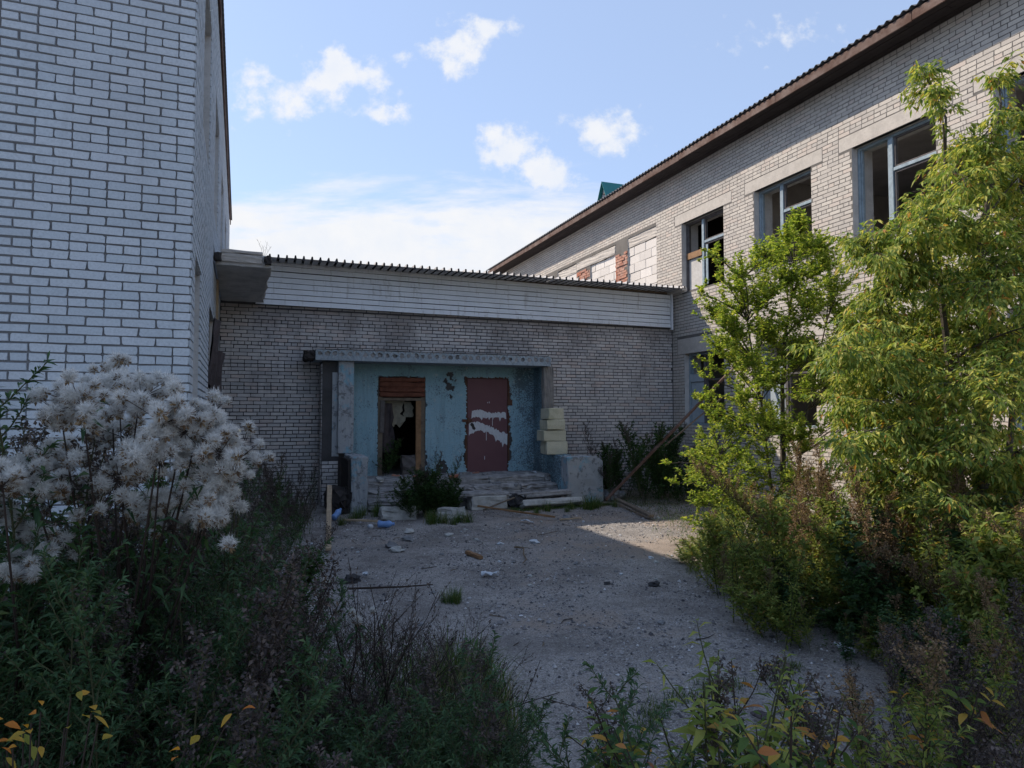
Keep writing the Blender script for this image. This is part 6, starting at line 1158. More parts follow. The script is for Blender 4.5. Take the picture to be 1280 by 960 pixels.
'porch_bush/shrubby': ('dark leafy bush of weeds in the bush before the steps', 'dark leafy bush of weeds, several in the bush before the steps', [('shrubby', 2.78, 12.58, 0.72),('shrubby', 2.93, 12.33, 0.84),('shrubby', 3.12, 12.28, 0.53),('shrubby', 3.35, 12.23, 0.56),('shrubby', 3.41, 12.29, 0.43),('shrubby', 3.44, 12.58, 0.69),('shrubby', 3.21, 12.45, 0.48),('shrubby', 2.61, 12.13, 0.54),('shrubby', 3.3, 12.19, 0.45),('shrubby', 3.0, 12.46, 0.85),('shrubby', 3.09, 12.16, 0.53),('shrubby', 2.95, 12.37, 0.67),('shrubby', 2.93, 12.51, 0.83),('shrubby', 2.68, 12.6, 0.85),('shrubby', 3.43, 12.19, 0.68),('shrubby', 2.71, 12.42, 0.62),('shrubby', 3.11, 12.6, 0.49),('shrubby', 3.22, 12.65, 0.8),('shrubby', 2.42, 12.24, 0.75)]),
}
for key, (label, group, rows) in ZONES.items():
    for i, (kind, x, y, h) in enumerate(rows):
        if kind in ('grass', 'grass_dry'): grass(x, y, h, label, group, i, kind == 'grass_dry')
        else: plant(kind, x, y, h, label, group, i*7+len(key), 0.9 if h > 1.2 else 1.0)
# low ground cover and short grass under the weeds: nobody could count it
def cover(n, seed, region, hmax):
    r = np.random.default_rng(seed); P = []
    while len(P) < n:
        x, y = r.uniform(-4, 9.9), r.uniform(0.9, 14.8)
        d = region(x, y)
        if d > 0 and r.uniform() < d: P.append((x, y, ground_h(x, y)))
    return np.array(P), r
def reg(x, y):
    if y > 6.3 and x < -0.62: return 0
    dl, dr = path_left(y)-x, x-path_right(y)
    d = max(dl, dr)+0.12*mnoise.noise(Vector((x*3, y*3, 0)))*3
    return min(1, max(0, d*1.6))*(0.35+0.65*(mnoise.noise(Vector((x*1.3, y*1.3, 4)))+0.5))
P, r_ = cover(26000, 1, reg, 1); n = len(P); P[:, 2] += r_.uniform(0, 1, n)**2*0.22
a_ = leaves(P, rdir(r_, n, (-0.1, 0.8)), r_.uniform(0.02, 0.055, n), r_.uniform(0.008, 0.024, n), 0.2, r=r_)
tag(link('ground_cover', make_mesh([a_+(0,)], M['leaf_shaded'], 'ground_cover')), kind='stuff')
P, r_ = cover(15000, 2, reg, 1); n = len(P); th = r_.uniform(0, 6.28, n)
b_ = blades(P, np.stack([np.cos(th), np.sin(th), np.zeros(n)], 1), r_.uniform(0.05, 0.24, n), r_.uniform(0.003, 0.007, n), r_.uniform(0.2, 1.2, n), r_)
tag(link('rough_grass', make_mesh([b_+(0,)], M['grass'], 'rough_grass')), kind='stuff')
P, r_ = cover(5000, 5, reg, 1); n = len(P); P[:, 2] += 0.005
c_ = leaves(P, rdir(r_, n, (-0.1, 0.3)), r_.uniform(0.02, 0.06, n), r_.uniform(0.006, 0.03, n), 0.05, r=r_)
tag(link('leaf_litter', make_mesh([c_+(0,)], M['seed_brown'], 'leaf_litter')), kind='stuff')
def reg_strip(x, y):   # thin grass creeping across the gravel in front and along the step
    d = abs((y-3.75)-0.28*(x-2.2)+0.12*math.sin(x*4))
    if 1.9 < x < 3.9 and d < 0.16: return 0.9*(1-d/0.16)*(0.4+mnoise.noise(Vector((x*4, y*4, 2))))
    if 4.7 < x < 7.0 and 12.45 < y < 12.8: return 0.5
    return 0
P, r_ = cover(4500, 3, reg_strip, 1); n = len(P); th = r_.uniform(0, 6.28, n)
d_ = blades(P, np.stack([np.cos(th), np.sin(th), np.zeros(n)], 1), r_.uniform(0.03, 0.10, n), 0.005, r_.uniform(0.3, 1.2, n), r_)
tag(link('creeping_grass', make_mesh([d_+(0,)], M['grass'], 'creeping_grass')), kind='stuff')

# ---------------------------------------------------------------- thistles gone to seed, white with down
def down_head(seed, rr=0.034, n=520):
    r = np.random.default_rng(seed); D = rdir(r, n, (-0.75, 1.0)); L = rr*r.uniform(0.55, 1.15, n)
    D2 = D+r.normal(size=(n, 3))*0.8; D2 /= np.linalg.norm(D2, axis=1)[:, None]
    s = np.cross(D, r.normal(size=(n, 3))); s /= np.linalg.norm(s, axis=1)[:, None]+1e-9; wd = 0.0007
    c = r.normal(size=(n, 3))*rr*0.16; a = c; m = c+D*L[:, None]*0.55; t = m+D2*L[:, None]*0.55
    V = np.stack([a, m+s*wd, m-s*wd, t], 1).reshape(-1, 3); b = (np.arange(n)*4)[:, None]
    hair = (V, np.concatenate([b+[0, 1, 2], b+[1, 3, 2]]), 0)
    k = 26; bD = rdir(r, k, (-1, 0.6)); br = leaves(bD*rr*0.08-np.array([0, 0, rr*0.35]), bD+np.array([0, 0, 0.5]), rr*0.8, rr*0.3, 0.0, r=r)+(1,)
    return make_mesh([hair, br], [M['fluff'], M['seed_brown']], 'seed_head')
HEADS = [down_head(s, random.Random(s).uniform(0.024, 0.034)) for s in range(7)]
def thistle(base, targets, label, seed, leafn=200):
    """a branching thistle; each target is the middle of a clump of downy heads"""
    r = np.random.default_rng(seed); rt = empty('thistle', base, label, 'thistle', 'thistles gone to seed'); B = np.array(base, float)
    st, P, D, hp = [], [], [], []
    top = np.mean([t[0] for t in targets], 0)
    trunk = [B, B+(top-B)*0.33+r.normal(size=3)*0.02, B+(top-B)*0.62+r.normal(size=3)*0.02]
    st.append(tube(trunk, (0.012, 0.010, 0.006), 5))
    for c, rad_, k in targets:
        c = np.array(c, float); f = r.uniform(0.35, 1.0); s0 = B+(top-B)*0.62*f
        mid = (s0+c)/2+r.normal(size=3)*0.03-np.array([0, 0, 0.04])
        path = np.array([s0, s0*0.6+mid*0.4, mid, c*0.7+mid*0.3, c]); st.append(tube(path, np.linspace(0.006, 0.002, 5), 4))
        pl_, dl_ = along(path, r.uniform(0.1, 0.9, 12)); P.append(pl_); D.append(rdir(r, 12, (-0.5, 0.5)))
        for j in range(k):
            o = c+r.normal(size=3)*rad_*np.array([0.55, 0.55, 0.5]); st.append(tube([c+(o-c)*-0.2-np.array([0, 0, .03]), (c+o)/2-np.array([0, 0, .01]), o], (0.0022, 0.0016, 0.0012), 3)); hp.append(o)
    pl_, dl_ = along(np.array(trunk), r.uniform(0.1, 1, leafn)); P.append(pl_); D.append(rdir(r, leafn, (-0.4, 0.5)))
    P, D = np.concatenate(P)-B, np.concatenate(D)
    link('stem', make_mesh([(v-B, f_, 0) for v, f_ in st], M['stem_dark'], 'stem'), rt)
    link('foliage', make_mesh([leaves(P, D, 0.10*r.uniform(0.5, 1.2, len(P)), 0.018, 0.5, r=r)+(0,)], M['leaf_bluegreen'], 'foliage'), rt)
    for o in hp:
        h = link('seed_head', HEADS[r.integers(0, 7)], rt, tuple(o-B), (r.uniform(-.9, .9), r.uniform(-.9, .9), r.uniform(0, 6))); q_ = r.uniform(0.75, 1.25); h.scale = (q_, q_, q_)
    return rt
thistle((-0.46, 2.95, 0.0), [((-0.55, 2.64, 1.95), 0.085, 20), ((-0.57, 3.25, 2.06), 0.085, 20), ((-0.39, 2.76, 1.98), 0.085, 20), ((-0.29, 2.54, 1.89), 0.085, 20), ((-0.63, 3.27, 1.82), 0.085, 20), ((-0.5, 3.2, 1.82), 0.085, 20), ((-0.64, 2.77, 1.92), 0.085, 20), ((-0.7, 3.11, 1.77), 0.085, 20), ((-0.3, 2.57, 1.76), 0.085, 20), ((-0.24, 3.01, 1.76), 0.085, 20), ((-0.12, 2.6, 1.78), 0.085, 20), ((-0.23, 2.58, 1.86), 0.085, 20), ((-0.06, 2.78, 1.75), 0.085, 20), ((-0.13, 2.62, 1.67), 0.085, 20), ((-0.26, 3.08, 1.63), 0.085, 20), ((-0.35, 2.77, 1.6), 0.085, 20), ((-0.45, 2.74, 1.69), 0.085, 20), ((-0.6, 2.97, 1.65), 0.085, 20), ((-0.33, 3.14, 1.49), 0.085, 20), ((-0.71, 2.9, 1.66), 0.085, 20), ((-0.14, 2.57, 1.56), 0.085, 20), ((-0.71, 2.7, 1.7), 0.085, 20), ((-0.19, 2.71, 1.88), 0.085, 20), ((-0.5, 3.02, 1.95), 0.085, 20)], 'big thistle gone to seed, heads full of white down, before the left brick wall', 3, 160)
thistle((-0.73, 2.62, 0.0), [((-0.81, 2.83, 1.56), 0.06, 8), ((-0.74, 2.83, 1.44), 0.06, 8), ((-0.65, 2.74, 1.42), 0.06, 8), ((-0.72, 2.63, 1.4), 0.06, 8), ((-0.69, 2.82, 1.53), 0.06, 8), ((-0.86, 2.77, 1.54), 0.06, 8), ((-0.72, 2.49, 1.7), 0.06, 8)], 'smaller thistle with white down, low at the left edge', 8, 80)
thistle((0.47, 3.67, 0.0), [((0.51, 3.65, 0.85), 0.05, 3), ((0.35, 3.71, 1.0), 0.03, 1), ((0.61, 3.72, 0.84), 0.03, 1)], 'small wispy thistle with a few downy heads above the dry stalks', 9, 10)


# ---------------------------------------------------------------- trees
def tree(name, cat, label, base, trunks, targets, leafmat, leafl, leafw, per, twig, droop, seed, compound=False, fill=0.6, group=None, rise=0.25):
    """trunks: paths in world space; targets: (point, radius) clumps of twigs that a limb reaches"""
    r = np.random.default_rng(seed); rt = empty(name, base, label, cat, group); B = np.array(base, float)
    wood, P, D = [], [], []
    paths = []
    for t, r0, r1 in trunks:
        t = np.array(t, float); 
        fine = np.array([t[0]+(t[-1]-t[0])*0]) if len(t) < 2 else np.concatenate([np.linspace(t[i], t[i+1], 5)[:-1] for i in range(len(t)-1)]+[t[-1:]])
        fine = fine+r.normal(size=fine.shape)*0.012; paths.append(fine); wood.append(tube(fine-B, np.linspace(r0, r1, len(fine)), 7)+(0,))
    allp = np.concatenate(paths)
    for c, rd, k in targets:
        c = np.array(c, float)
        dd = np.linalg.norm((allp-c)*np.array([1, 1, 0.8]), axis=1)+(allp[:, 2] > c[2]-0.12)*1.5; s0 = allp[np.argmin(dd)]
        ln = np.linalg.norm(c-s0); mid = (s0+c)/2+np.array([0, 0, 0.10*ln])+r.normal(size=3)*0.05*ln
        ts = np.linspace(0, 1, 7)[:, None]; br = (1-ts)**2*s0+2*ts*(1-ts)*mid+ts**2*c
        wood.append(tube(br-B, np.linspace(0.006+0.008*ln, 0.003, 7), 5)+(0,))
        for j in range(k):
            f = r.uniform(0.35, 1.0) if r.uniform() < fill else 1.0
            b, t = along(br, np.array([f])); td = r.normal(size=3)*np.array([1, 1, 0.7])+t[0]/(np.linalg.norm(t[0])+1e-6)*0.6+np.array([0, 0, rise]); td /= np.linalg.norm(td)
            tl = rd*r.uniform(0.5, 1.3); tw = curve(b[0], td, tl, 5, (0, 0, -droop if compound else 0.15), r, 0.09)
            wood.append(tube(tw-B, np.linspace(0.0035, 0.0012, 6), 3)+(0,))
            n = max(4, int(per*r.uniform(0.7, 1.3)*tl/rd)); ff = r.uniform(0.12, 1, n); p, d = along(tw, ff); d = d/np.linalg.norm(d, axis=1)[:, None]
            if compound:      # three to five hanging leaflets on each leaf stalk
                sd = d*0.4+rdir(r, n, (-0.5, 0.5)); sd /= np.linalg.norm(sd, axis=1)[:, None]
                for q_ in range(4):
                    fr = (0.5, 0.75, 0.75, 1.0)[q_]; sidev = np.cross(sd, [0, 0, 1.0])*(0, 1, -1, 0.1)[q_]
                    P.append(p+sd*twig*fr+np.array([0, 0, -0.3*twig*fr*fr])); D.append(sd*0.5+sidev*0.8+np.array([0, 0, -droop])+r.normal(size=(n, 3))*0.25)
            else:
                P.append(p); D.append(d*0.5+rdir(r, n, (-0.5, 0.8)))
    P, D = np.concatenate(P), np.concatenate(D); n = len(P)
    link('trunk', make_mesh(wood, M['bark'], 'trunk'), rt)
    o = link('crown', make_mesh([leaves(P-B, D, leafl*r.uniform(0.6, 1.25, n), leafw*r.uniform(0.7, 1.2, n), 0.15, r=r)+(0,)], M[leafmat], 'crown'), rt); tag(o, kind='stuff')
    return rt
ELM = [((7.21, 7.59, 4.53), 0.23, 14), ((7.23, 7.53, 4.57), 0.23, 14), ((7.21, 7.58, 4.56), 0.23, 14), ((6.89, 7.46, 4.3), 0.26, 18), ((7.5, 8.29, 4.45), 0.26, 18), ((6.95, 7.83, 4.12), 0.26, 18), ((7.3, 7.46, 4.23), 0.26, 18), ((7.86, 8.09, 4.37), 0.26, 18), ((7.59, 7.6, 4.22), 0.26, 18), ((6.43, 7.34, 4.02), 0.29, 21), ((7.28, 8.17, 4.2), 0.29, 21), ((7.58, 8.42, 4.27), 0.29, 21), ((8.05, 7.9, 4.15), 0.29, 18), ((7.52, 7.44, 4.02), 0.29, 18), ((7.87, 7.81, 4.36), 0.29, 18), ((6.24, 7.59, 3.78), 0.29, 18), ((6.44, 7.89, 3.65), 0.29, 18), ((6.77, 8.36, 3.93), 0.29, 18), ((6.07, 7.79, 3.75), 0.21, 12), ((5.8, 7.65, 4.05), 0.21, 12), ((5.87, 8.04, 3.58), 0.21, 12), ((7.14, 7.51, 3.77), 0.37, 29), ((7.48, 7.59, 3.87), 0.37, 29), ((7.03, 7.62, 3.75), 0.37, 29), ((6.59, 7.44, 3.51), 0.37, 29), ((6.9, 7.94, 3.7), 0.37, 29), ((6.74, 7.75, 3.45), 0.37, 29), ((7.67, 7.38, 3.62), 0.32, 18), ((7.15, 7.06, 3.61), 0.32, 18), ((7.36, 7.01, 3.52), 0.32, 18), ((6.66, 8.18, 3.39), 0.32, 23), ((6.24, 7.89, 3.13), 0.32, 23), ((6.18, 8.12, 3.36), 0.32, 23), ((6.32, 8.3, 3.28), 0.26, 14), ((6.2, 7.79, 2.83), 0.26, 14), ((6.45, 8.19, 3.27), 0.26, 14), ((7.04, 7.25, 3.18), 0.42, 31), ((7.93, 8.09, 3.54), 0.42, 31), ((7.06, 7.29, 3.35), 0.42, 31), ((6.64, 7.58, 2.98), 0.42, 31), ((7.04, 8.0, 3.0), 0.42, 31), ((7.24, 8.24, 3.02), 0.42, 31), ((7.76, 7.26, 3.21), 0.32, 18), ((8.34, 7.81, 3.41), 0.32, 18), ((8.07, 7.56, 3.26), 0.32, 18), ((8.72, 7.79, 3.57), 0.16, 6), ((8.01, 6.95, 3.42), 0.16, 6), ((8.4, 7.54, 3.48), 0.16, 6), ((6.23, 8.08, 2.78), 0.32, 18), ((6.76, 8.69, 2.93), 0.32, 18), ((6.01, 7.82, 3.13), 0.32, 18), ((6.97, 8.47, 2.72), 0.37, 25), ((6.55, 8.14, 2.62), 0.37, 25), ((6.34, 7.59, 2.53), 0.37, 25), ((5.83, 7.92, 2.42), 0.21, 10), ((6.26, 8.35, 2.66), 0.21, 10), ((6.24, 8.43, 2.12), 0.21, 10), ((7.19, 7.57, 2.66), 0.42, 29), ((7.24, 7.61, 2.77), 0.42, 29), ((7.07, 7.27, 2.66), 0.42, 29), ((8.3, 7.99, 2.72), 0.37, 25), ((7.7, 7.15, 2.3), 0.37, 25), ((8.35, 7.86, 2.63), 0.37, 25), ((6.9, 7.71, 2.32), 0.42, 29), ((7.06, 8.09, 2.43), 0.42, 29), ((6.35, 7.34, 2.3), 0.42, 29), ((7.93, 8.18, 2.11), 0.37, 25), ((7.27, 7.24, 2.35), 0.37, 25), ((7.96, 8.17, 2.13), 0.37, 25), ((6.18, 7.52, 2.08), 0.32, 18), ((6.11, 7.48, 2.05), 0.32, 18), ((6.73, 8.28, 2.05), 0.32, 18), ((7.97, 7.75, 2.1), 0.32, 21), ((8.47, 7.82, 2.1), 0.32, 21), ((8.1, 7.83, 2.2), 0.32, 21), ((7.23, 8.25, 1.74), 0.37, 25), ((6.51, 7.38, 1.66), 0.37, 25), ((6.81, 7.63, 1.65), 0.37, 25), ((7.2, 7.58, 1.53), 0.37, 25), ((7.26, 7.55, 1.36), 0.37, 25), ((7.52, 8.16, 1.55), 0.37, 25), ((6.19, 8.04, 1.87), 0.26, 12), ((5.89, 7.73, 1.79), 0.26, 12), ((6.61, 8.59, 1.7), 0.26, 12), ((8.13, 7.47, 2.68), 0.26, 12), ((7.85, 7.1, 2.46), 0.26, 12), ((7.51, 6.9, 2.59), 0.26, 12), ((5.69, 7.91, 2.09), 0.13, 4), ((5.82, 8.0, 1.97), 0.13, 4), ((6.1, 8.22, 2.11), 0.13, 4), ((8.79, 8.0, 1.86), 0.21, 8), ((8.42, 7.7, 1.83), 0.21, 8), ((7.68, 7.39, 1.75), 0.21, 8)]
ELM_LOW = [((6.21, 8.25, 1.4), 0.3, 15), ((5.92, 8.09, 1.34), 0.3, 15), ((6.38, 8.24, 1.29), 0.3, 15), ((6.14, 7.62, 1.32), 0.32, 18), ((5.94, 7.1, 1.19), 0.32, 18), ((5.94, 7.7, 1.22), 0.32, 18), ((6.66, 7.76, 1.3), 0.32, 18), ((6.48, 7.67, 1.09), 0.32, 18), ((6.21, 7.29, 1.55), 0.32, 18), ((5.84, 8.12, 1.07), 0.27, 13), ((5.82, 8.18, 0.98), 0.27, 13), ((5.59, 7.71, 1.25), 0.27, 13), ((6.25, 8.02, 0.95), 0.32, 18), ((5.48, 7.08, 0.95), 0.32, 18), ((6.14, 8.36, 0.94), 0.32, 18), ((6.3, 7.5, 0.89), 0.32, 18), ((6.13, 6.9, 0.69), 0.32, 18), ((6.96, 7.91, 0.58), 0.32, 18), ((5.52, 7.49, 0.71), 0.27, 14), ((5.71, 7.46, 0.69), 0.27, 14), ((5.73, 7.75, 0.7), 0.27, 14), ((5.68, 7.14, 0.64), 0.3, 15), ((5.79, 7.27, 0.85), 0.3, 15), ((6.66, 8.12, 0.5), 0.3, 15), ((6.34, 7.31, 0.59), 0.3, 15), ((6.46, 7.48, 0.42), 0.3, 15), ((6.18, 7.1, 0.49), 0.3, 15), ((6.39, 6.93, 1.05), 0.32, 15), ((6.96, 7.33, 0.98), 0.32, 15), ((7.27, 7.87, 0.99), 0.32, 15), ((5.75, 7.98, 0.36), 0.19, 7), ((5.92, 7.91, 0.07), 0.19, 7), ((5.46, 7.6, 0.46), 0.19, 7), ((6.75, 7.24, 0.58), 0.27, 13), ((7.13, 7.66, 0.45), 0.27, 13), ((7.09, 7.35, 0.33), 0.27, 13), ((7.25, 7.48, 0.85), 0.27, 13), ((7.37, 7.87, 0.93), 0.27, 13), ((6.75, 6.67, 0.93), 0.27, 13), ((5.4, 7.77, 1.0), 0.19, 6), ((5.41, 7.32, 1.12), 0.19, 6), ((5.47, 8.18, 0.91), 0.19, 6), ((5.21, 7.42, 1.35), 0.13, 3), ((6.04, 8.18, 1.35), 0.13, 3), ((5.07, 7.6, 1.25), 0.13, 3), ((7.45, 7.53, 0.39), 0.26, 10), ((7.4, 7.4, 0.45), 0.26, 10), ((7.47, 7.82, 0.22), 0.26, 10), ((6.28, 7.64, 1.76), 0.27, 11), ((6.33, 7.78, 1.72), 0.27, 11), ((6.47, 7.78, 1.62), 0.27, 11), ((5.79, 7.69, 1.7), 0.17, 6), ((6.08, 8.2, 1.54), 0.17, 6), ((6.0, 7.66, 1.69), 0.17, 6), ((7.75, 7.47, 0.95), 0.26, 10), ((7.4, 6.92, 1.08), 0.26, 10), ((7.65, 7.26, 1.13), 0.26, 10)]
tree('elm', 'tree', 'slender young elm with small bright leaves standing before the right wing', (7.14, 7.89, 0.0), [([(7.14,7.89,-0.1),(7.19,7.91,1.6),(7.24,7.89,3.0),(7.41, 7.79, 4.43)], 0.05, 0.008), ([(7.14,7.99,-0.1),(6.94,7.99,1.5),(6.64, 8.08, 3.85)], 0.035, 0.006), ([(7.24,7.89,-0.1),(7.44,7.84,1.3),(7.9, 7.61, 3.85)], 0.03, 0.006)], ELM, 'leaf_elm', 0.058, 0.029, 38, 0, 0.1, 21, rise=0.9)
tree('elm', 'bush', 'low bushy elm shoots with bright leaves at the foot of the slender elm', (6.24, 7.59, 0.0), [([(6.24,7.59,-0.1),(6.14,7.59,0.6),(5.93, 7.7, 1.32)], 0.03, 0.006), ([(6.34,7.59,-0.1),(6.54,7.59,0.5),(6.86, 7.36, 1.1)], 0.025, 0.006)], ELM_LOW, 'leaf_elm', 0.054, 0.026, 34, 0, 0.1, 22, rise=0.5)
MAPLE = [((5.61, 4.32, 4.96), 0.2, 16), ((5.31, 3.96, 4.57), 0.1, 5), ((5.3, 4.14, 3.8), 0.17, 7), ((5.89, 4.43, 3.87), 0.17, 7), ((5.86, 4.33, 4.25), 0.26, 16), ((5.16, 3.64, 3.74), 0.26, 16), ((5.6, 3.87, 4.18), 0.26, 16), ((5.95, 4.2, 4.3), 0.26, 16), ((5.53, 3.57, 4.31), 0.26, 16), ((6.3, 4.13, 4.99), 0.17, 7), ((6.67, 4.85, 4.22), 0.3, 21), ((6.45, 4.9, 4.12), 0.3, 21), ((6.58, 4.39, 4.15), 0.34, 23), ((6.84, 4.56, 4.11), 0.34, 23), ((6.62, 4.07, 4.33), 0.34, 14), ((6.37, 3.94, 4.08), 0.34, 14), ((5.82, 4.53, 3.8), 0.26, 16), ((4.9, 3.76, 3.43), 0.26, 16), ((5.0, 4.12, 3.4), 0.26, 16), ((5.16, 4.09, 3.34), 0.26, 16), ((5.09, 4.44, 3.45), 0.17, 9), ((4.49, 3.88, 3.14), 0.17, 9), ((5.63, 4.02, 3.5), 0.34, 25), ((6.27, 4.53, 3.6), 0.34, 25), ((6.31, 4.08, 3.58), 0.34, 21), ((5.86, 3.85, 3.13), 0.34, 21), ((5.23, 4.63, 3.4), 0.24, 12), ((4.87, 4.35, 3.39), 0.24, 12), ((5.21, 4.21, 3.17), 0.3, 19), ((5.28, 4.14, 3.12), 0.3, 19), ((6.19, 4.58, 3.25), 0.34, 23), ((5.71, 3.82, 3.16), 0.34, 23), ((5.43, 3.69, 2.95), 0.38, 25), ((6.29, 4.35, 3.09), 0.38, 25), ((6.41, 4.01, 3.15), 0.34, 14), ((7.04, 4.23, 3.37), 0.34, 14), ((5.11, 4.44, 2.93), 0.27, 16), ((5.87, 5.13, 3.09), 0.27, 16), ((6.07, 4.81, 2.89), 0.34, 23), ((6.24, 4.88, 2.84), 0.34, 23), ((6.08, 4.34, 2.75), 0.38, 25), ((5.95, 3.98, 2.6), 0.38, 25), ((6.29, 4.06, 2.66), 0.38, 21), ((7.09, 4.57, 2.65), 0.38, 21), ((5.28, 4.76, 2.62), 0.26, 16), ((5.12, 4.5, 2.7), 0.26, 16), ((5.22, 4.37, 2.44), 0.34, 21), ((4.81, 4.14, 2.41), 0.34, 21), ((6.32, 4.84, 2.43), 0.34, 23), ((5.88, 4.38, 2.35), 0.34, 23), ((5.17, 3.57, 2.19), 0.38, 25), ((5.12, 3.56, 2.14), 0.38, 25), ((7.27, 4.54, 2.28), 0.34, 14), ((6.37, 3.81, 2.29), 0.34, 14), ((5.02, 4.65, 2.24), 0.24, 14), ((5.49, 5.03, 2.29), 0.24, 14), ((4.8, 4.17, 2.01), 0.3, 19), ((5.81, 4.85, 1.86), 0.3, 19), ((5.83, 4.63, 1.95), 0.34, 21), ((5.66, 4.44, 1.7), 0.34, 21), ((6.01, 4.3, 1.81), 0.34, 21), ((5.07, 3.66, 1.78), 0.34, 21), ((7.07, 4.56, 1.72), 0.38, 21), ((5.61, 3.63, 1.6), 0.38, 21), ((5.37, 5.07, 1.88), 0.21, 10), ((4.51, 4.15, 1.73), 0.21, 10), ((5.72, 4.88, 1.57), 0.27, 16), ((6.1, 5.0, 1.71), 0.27, 16), ((5.24, 4.01, 1.55), 0.3, 18), ((4.97, 3.67, 1.63), 0.3, 18), ((5.82, 3.96, 1.41), 0.34, 19), ((6.49, 4.37, 1.32), 0.34, 19), ((6.47, 4.01, 1.45), 0.34, 12), ((6.46, 4.0, 1.35), 0.34, 12), ((5.12, 4.21, 1.27), 0.21, 10), ((5.82, 4.95, 1.18), 0.21, 10), ((6.35, 4.61, 1.03), 0.26, 14), ((5.7, 4.13, 1.03), 0.26, 14), ((5.08, 4.63, 2.78), 0.17, 7), ((4.43, 3.94, 2.6), 0.17, 7), ((4.66, 4.53, 2.02), 0.15, 7), ((4.94, 4.87, 2.03), 0.15, 7), ((6.98, 4.15, 3.82), 0.34, 14), ((7.06, 4.03, 3.77), 0.34, 14), ((4.19, 4.0, 2.37), 0.21, 12), ((4.52, 4.47, 2.49), 0.21, 12), ((5.67, 5.16, 2.2), 0.24, 16), ((5.23, 4.81, 2.11), 0.24, 16), ((4.86, 4.59, 1.6), 0.24, 14), ((4.23, 3.96, 1.7), 0.24, 14), ((5.04, 4.5, 1.32), 0.26, 14), ((5.25, 4.66, 1.26), 0.26, 14), ((4.8, 4.02, 1.82), 0.3, 18), ((6.01, 4.91, 1.89), 0.3, 18), ((5.81, 4.38, 1.3), 0.3, 18), ((4.88, 3.69, 1.27), 0.3, 18), ((6.34, 4.16, 1.16), 0.34, 16), ((5.74, 3.69, 1.18), 0.34, 16), ((4.4, 3.86, 2.31), 0.24, 16), ((5.64, 4.88, 2.49), 0.24, 16), ((5.66, 3.37, 2.61), 0.34, 14), ((6.45, 3.84, 2.84), 0.34, 14)]
tree('box_elder', 'tree', 'large box elder with drooping yellowing leaves filling the right edge', (6.18, 4.30, 0.0), [([(6.18,4.30,-0.1),(6.18,4.30,1.5),(6.11, 4.22, 3.24),(6.22, 4.07, 4.7)], 0.07, 0.012), ([(6.08,4.30,-0.1),(5.98,4.40,1.4),(5.68, 4.28, 3.29),(5.75, 4.25, 4.56)], 0.05, 0.010), ([(6.08,4.40,-0.1),(5.78,4.50,1.2),(5.22, 4.45, 2.87)], 0.045, 0.010), ([(6.28,4.30,-0.1),(6.73, 4.2, 3.51)], 0.04, 0.010)], MAPLE, 'leaf_maple', 0.066, 0.023, 13, 0.085, 0.5, 23, True, rise=0.0)


# ================================================================ SMALL THINGS
def item(name, me, loc, rot, label, cat, group=None):
    o = link(name, me, None, loc, rot); tag(o, label, cat, group); return o
def plank_mesh(L, w_, t_, seed, mat, cuts=8, amp=0.004):
    bm = rough_block(L, w_, t_, seed, amp, min(w_, t_)*0.12, cuts); return bm_mesh(bm, mat, 'plank')
def lay(p0, p1, lift=0.0):
    """location and rotation that lay a plank from p0 to p1"""
    a, b = Vector(p0), Vector(p1); d = b-a; m = (a+b)/2
    yaw = math.atan2(d.y, d.x); pit = -math.asin(d.z/d.length); return (m.x, m.y, m.z+lift), (0, pit, yaw), d.length
def plank(p0, p1, w_, t_, seed, mat, label, name='plank', cat='plank', group=None):
    l, r_, L = lay(p0, p1); return item(name, plank_mesh(L, w_, t_, seed, mat), l, r_, label, cat, group)
plank((0.95, 9.65, 0.03), (1.18, 11.9, 0.66), 0.075, 0.04, 1, M['timber_pale'], 'pale board propped up in the weeds left of the entrance porch')
plank((6.77, 12.5, 0.10), (9.98, 11.95, 3.20), 0.06, 0.05, 2, M['fascia'], 'long rusty brown beam leaning from the ground up against the right wing')
plank((7.3, 12.75, 0.45), (9.7, 12.4, 2.3), 0.03, 0.03, 3, M['timber_old'], 'thin grey lath leaning beneath the long brown beam', 'lath', 'lath')
plank((7.05, 12.6, 0.10), (6.62, 10.55, 0.05), 0.10, 0.05, 4, M['timber_old'], 'short weathered plank lying at the edge of the sunlit patch, right of the porch')
plank((1.45, 12.2, 0.04), (1.98, 11.75, 0.05), 0.07, 0.03, 5, M['timber_pale'], 'short pale lath lying in the grass beside the left porch post', 'lath', 'lath')
plank((2.69, 8.88, 0.012), (2.76, 8.48, 0.012), 0.06, 0.045, 6, M['timber_orange'], 'small orange brown wood offcut lying alone on the gravel', 'wood_block', 'wood block')
plank((3.95, 12.35, 0.14), (5.05, 11.25, 0.03), 0.05, 0.03, 7, M['timber_orange'], 'thin brown slat fallen in front of the middle of the steps', 'slat', 'slat')
plank((4.1, 12.45, 0.05), (4.75, 12.5, 0.25), 0.04, 0.025, 8, M['timber_old'], 'short grey slat propped against the broken step', 'slat', 'slat')
plank((5.1, 11.15, 0.0), (5.5, 11.1, 0.02), 0.05, 0.02, 9, M['timber_pale'], 'pale splinter of wood before the white fallen slab', 'splinter', 'splinter')
def block(name, x, y, z, s, seed, mat, rot, label, cat, amp=0.02, bev=0.015, cuts=3, group=None):
    return item(name, bm_mesh(rough_block(s[0], s[1], s[2], seed, amp, bev, cuts), mat, name), (x, y, z), rot, label, cat, group)
block('concrete_block', 2.42, 12.3, -0.02, (0.62, 0.36, 0.24), 51, M['concrete_pale'], (rad(-9), 0.02, -0.05), 'pale concrete kerb block left of the bush, fallen before the steps', 'concrete block')
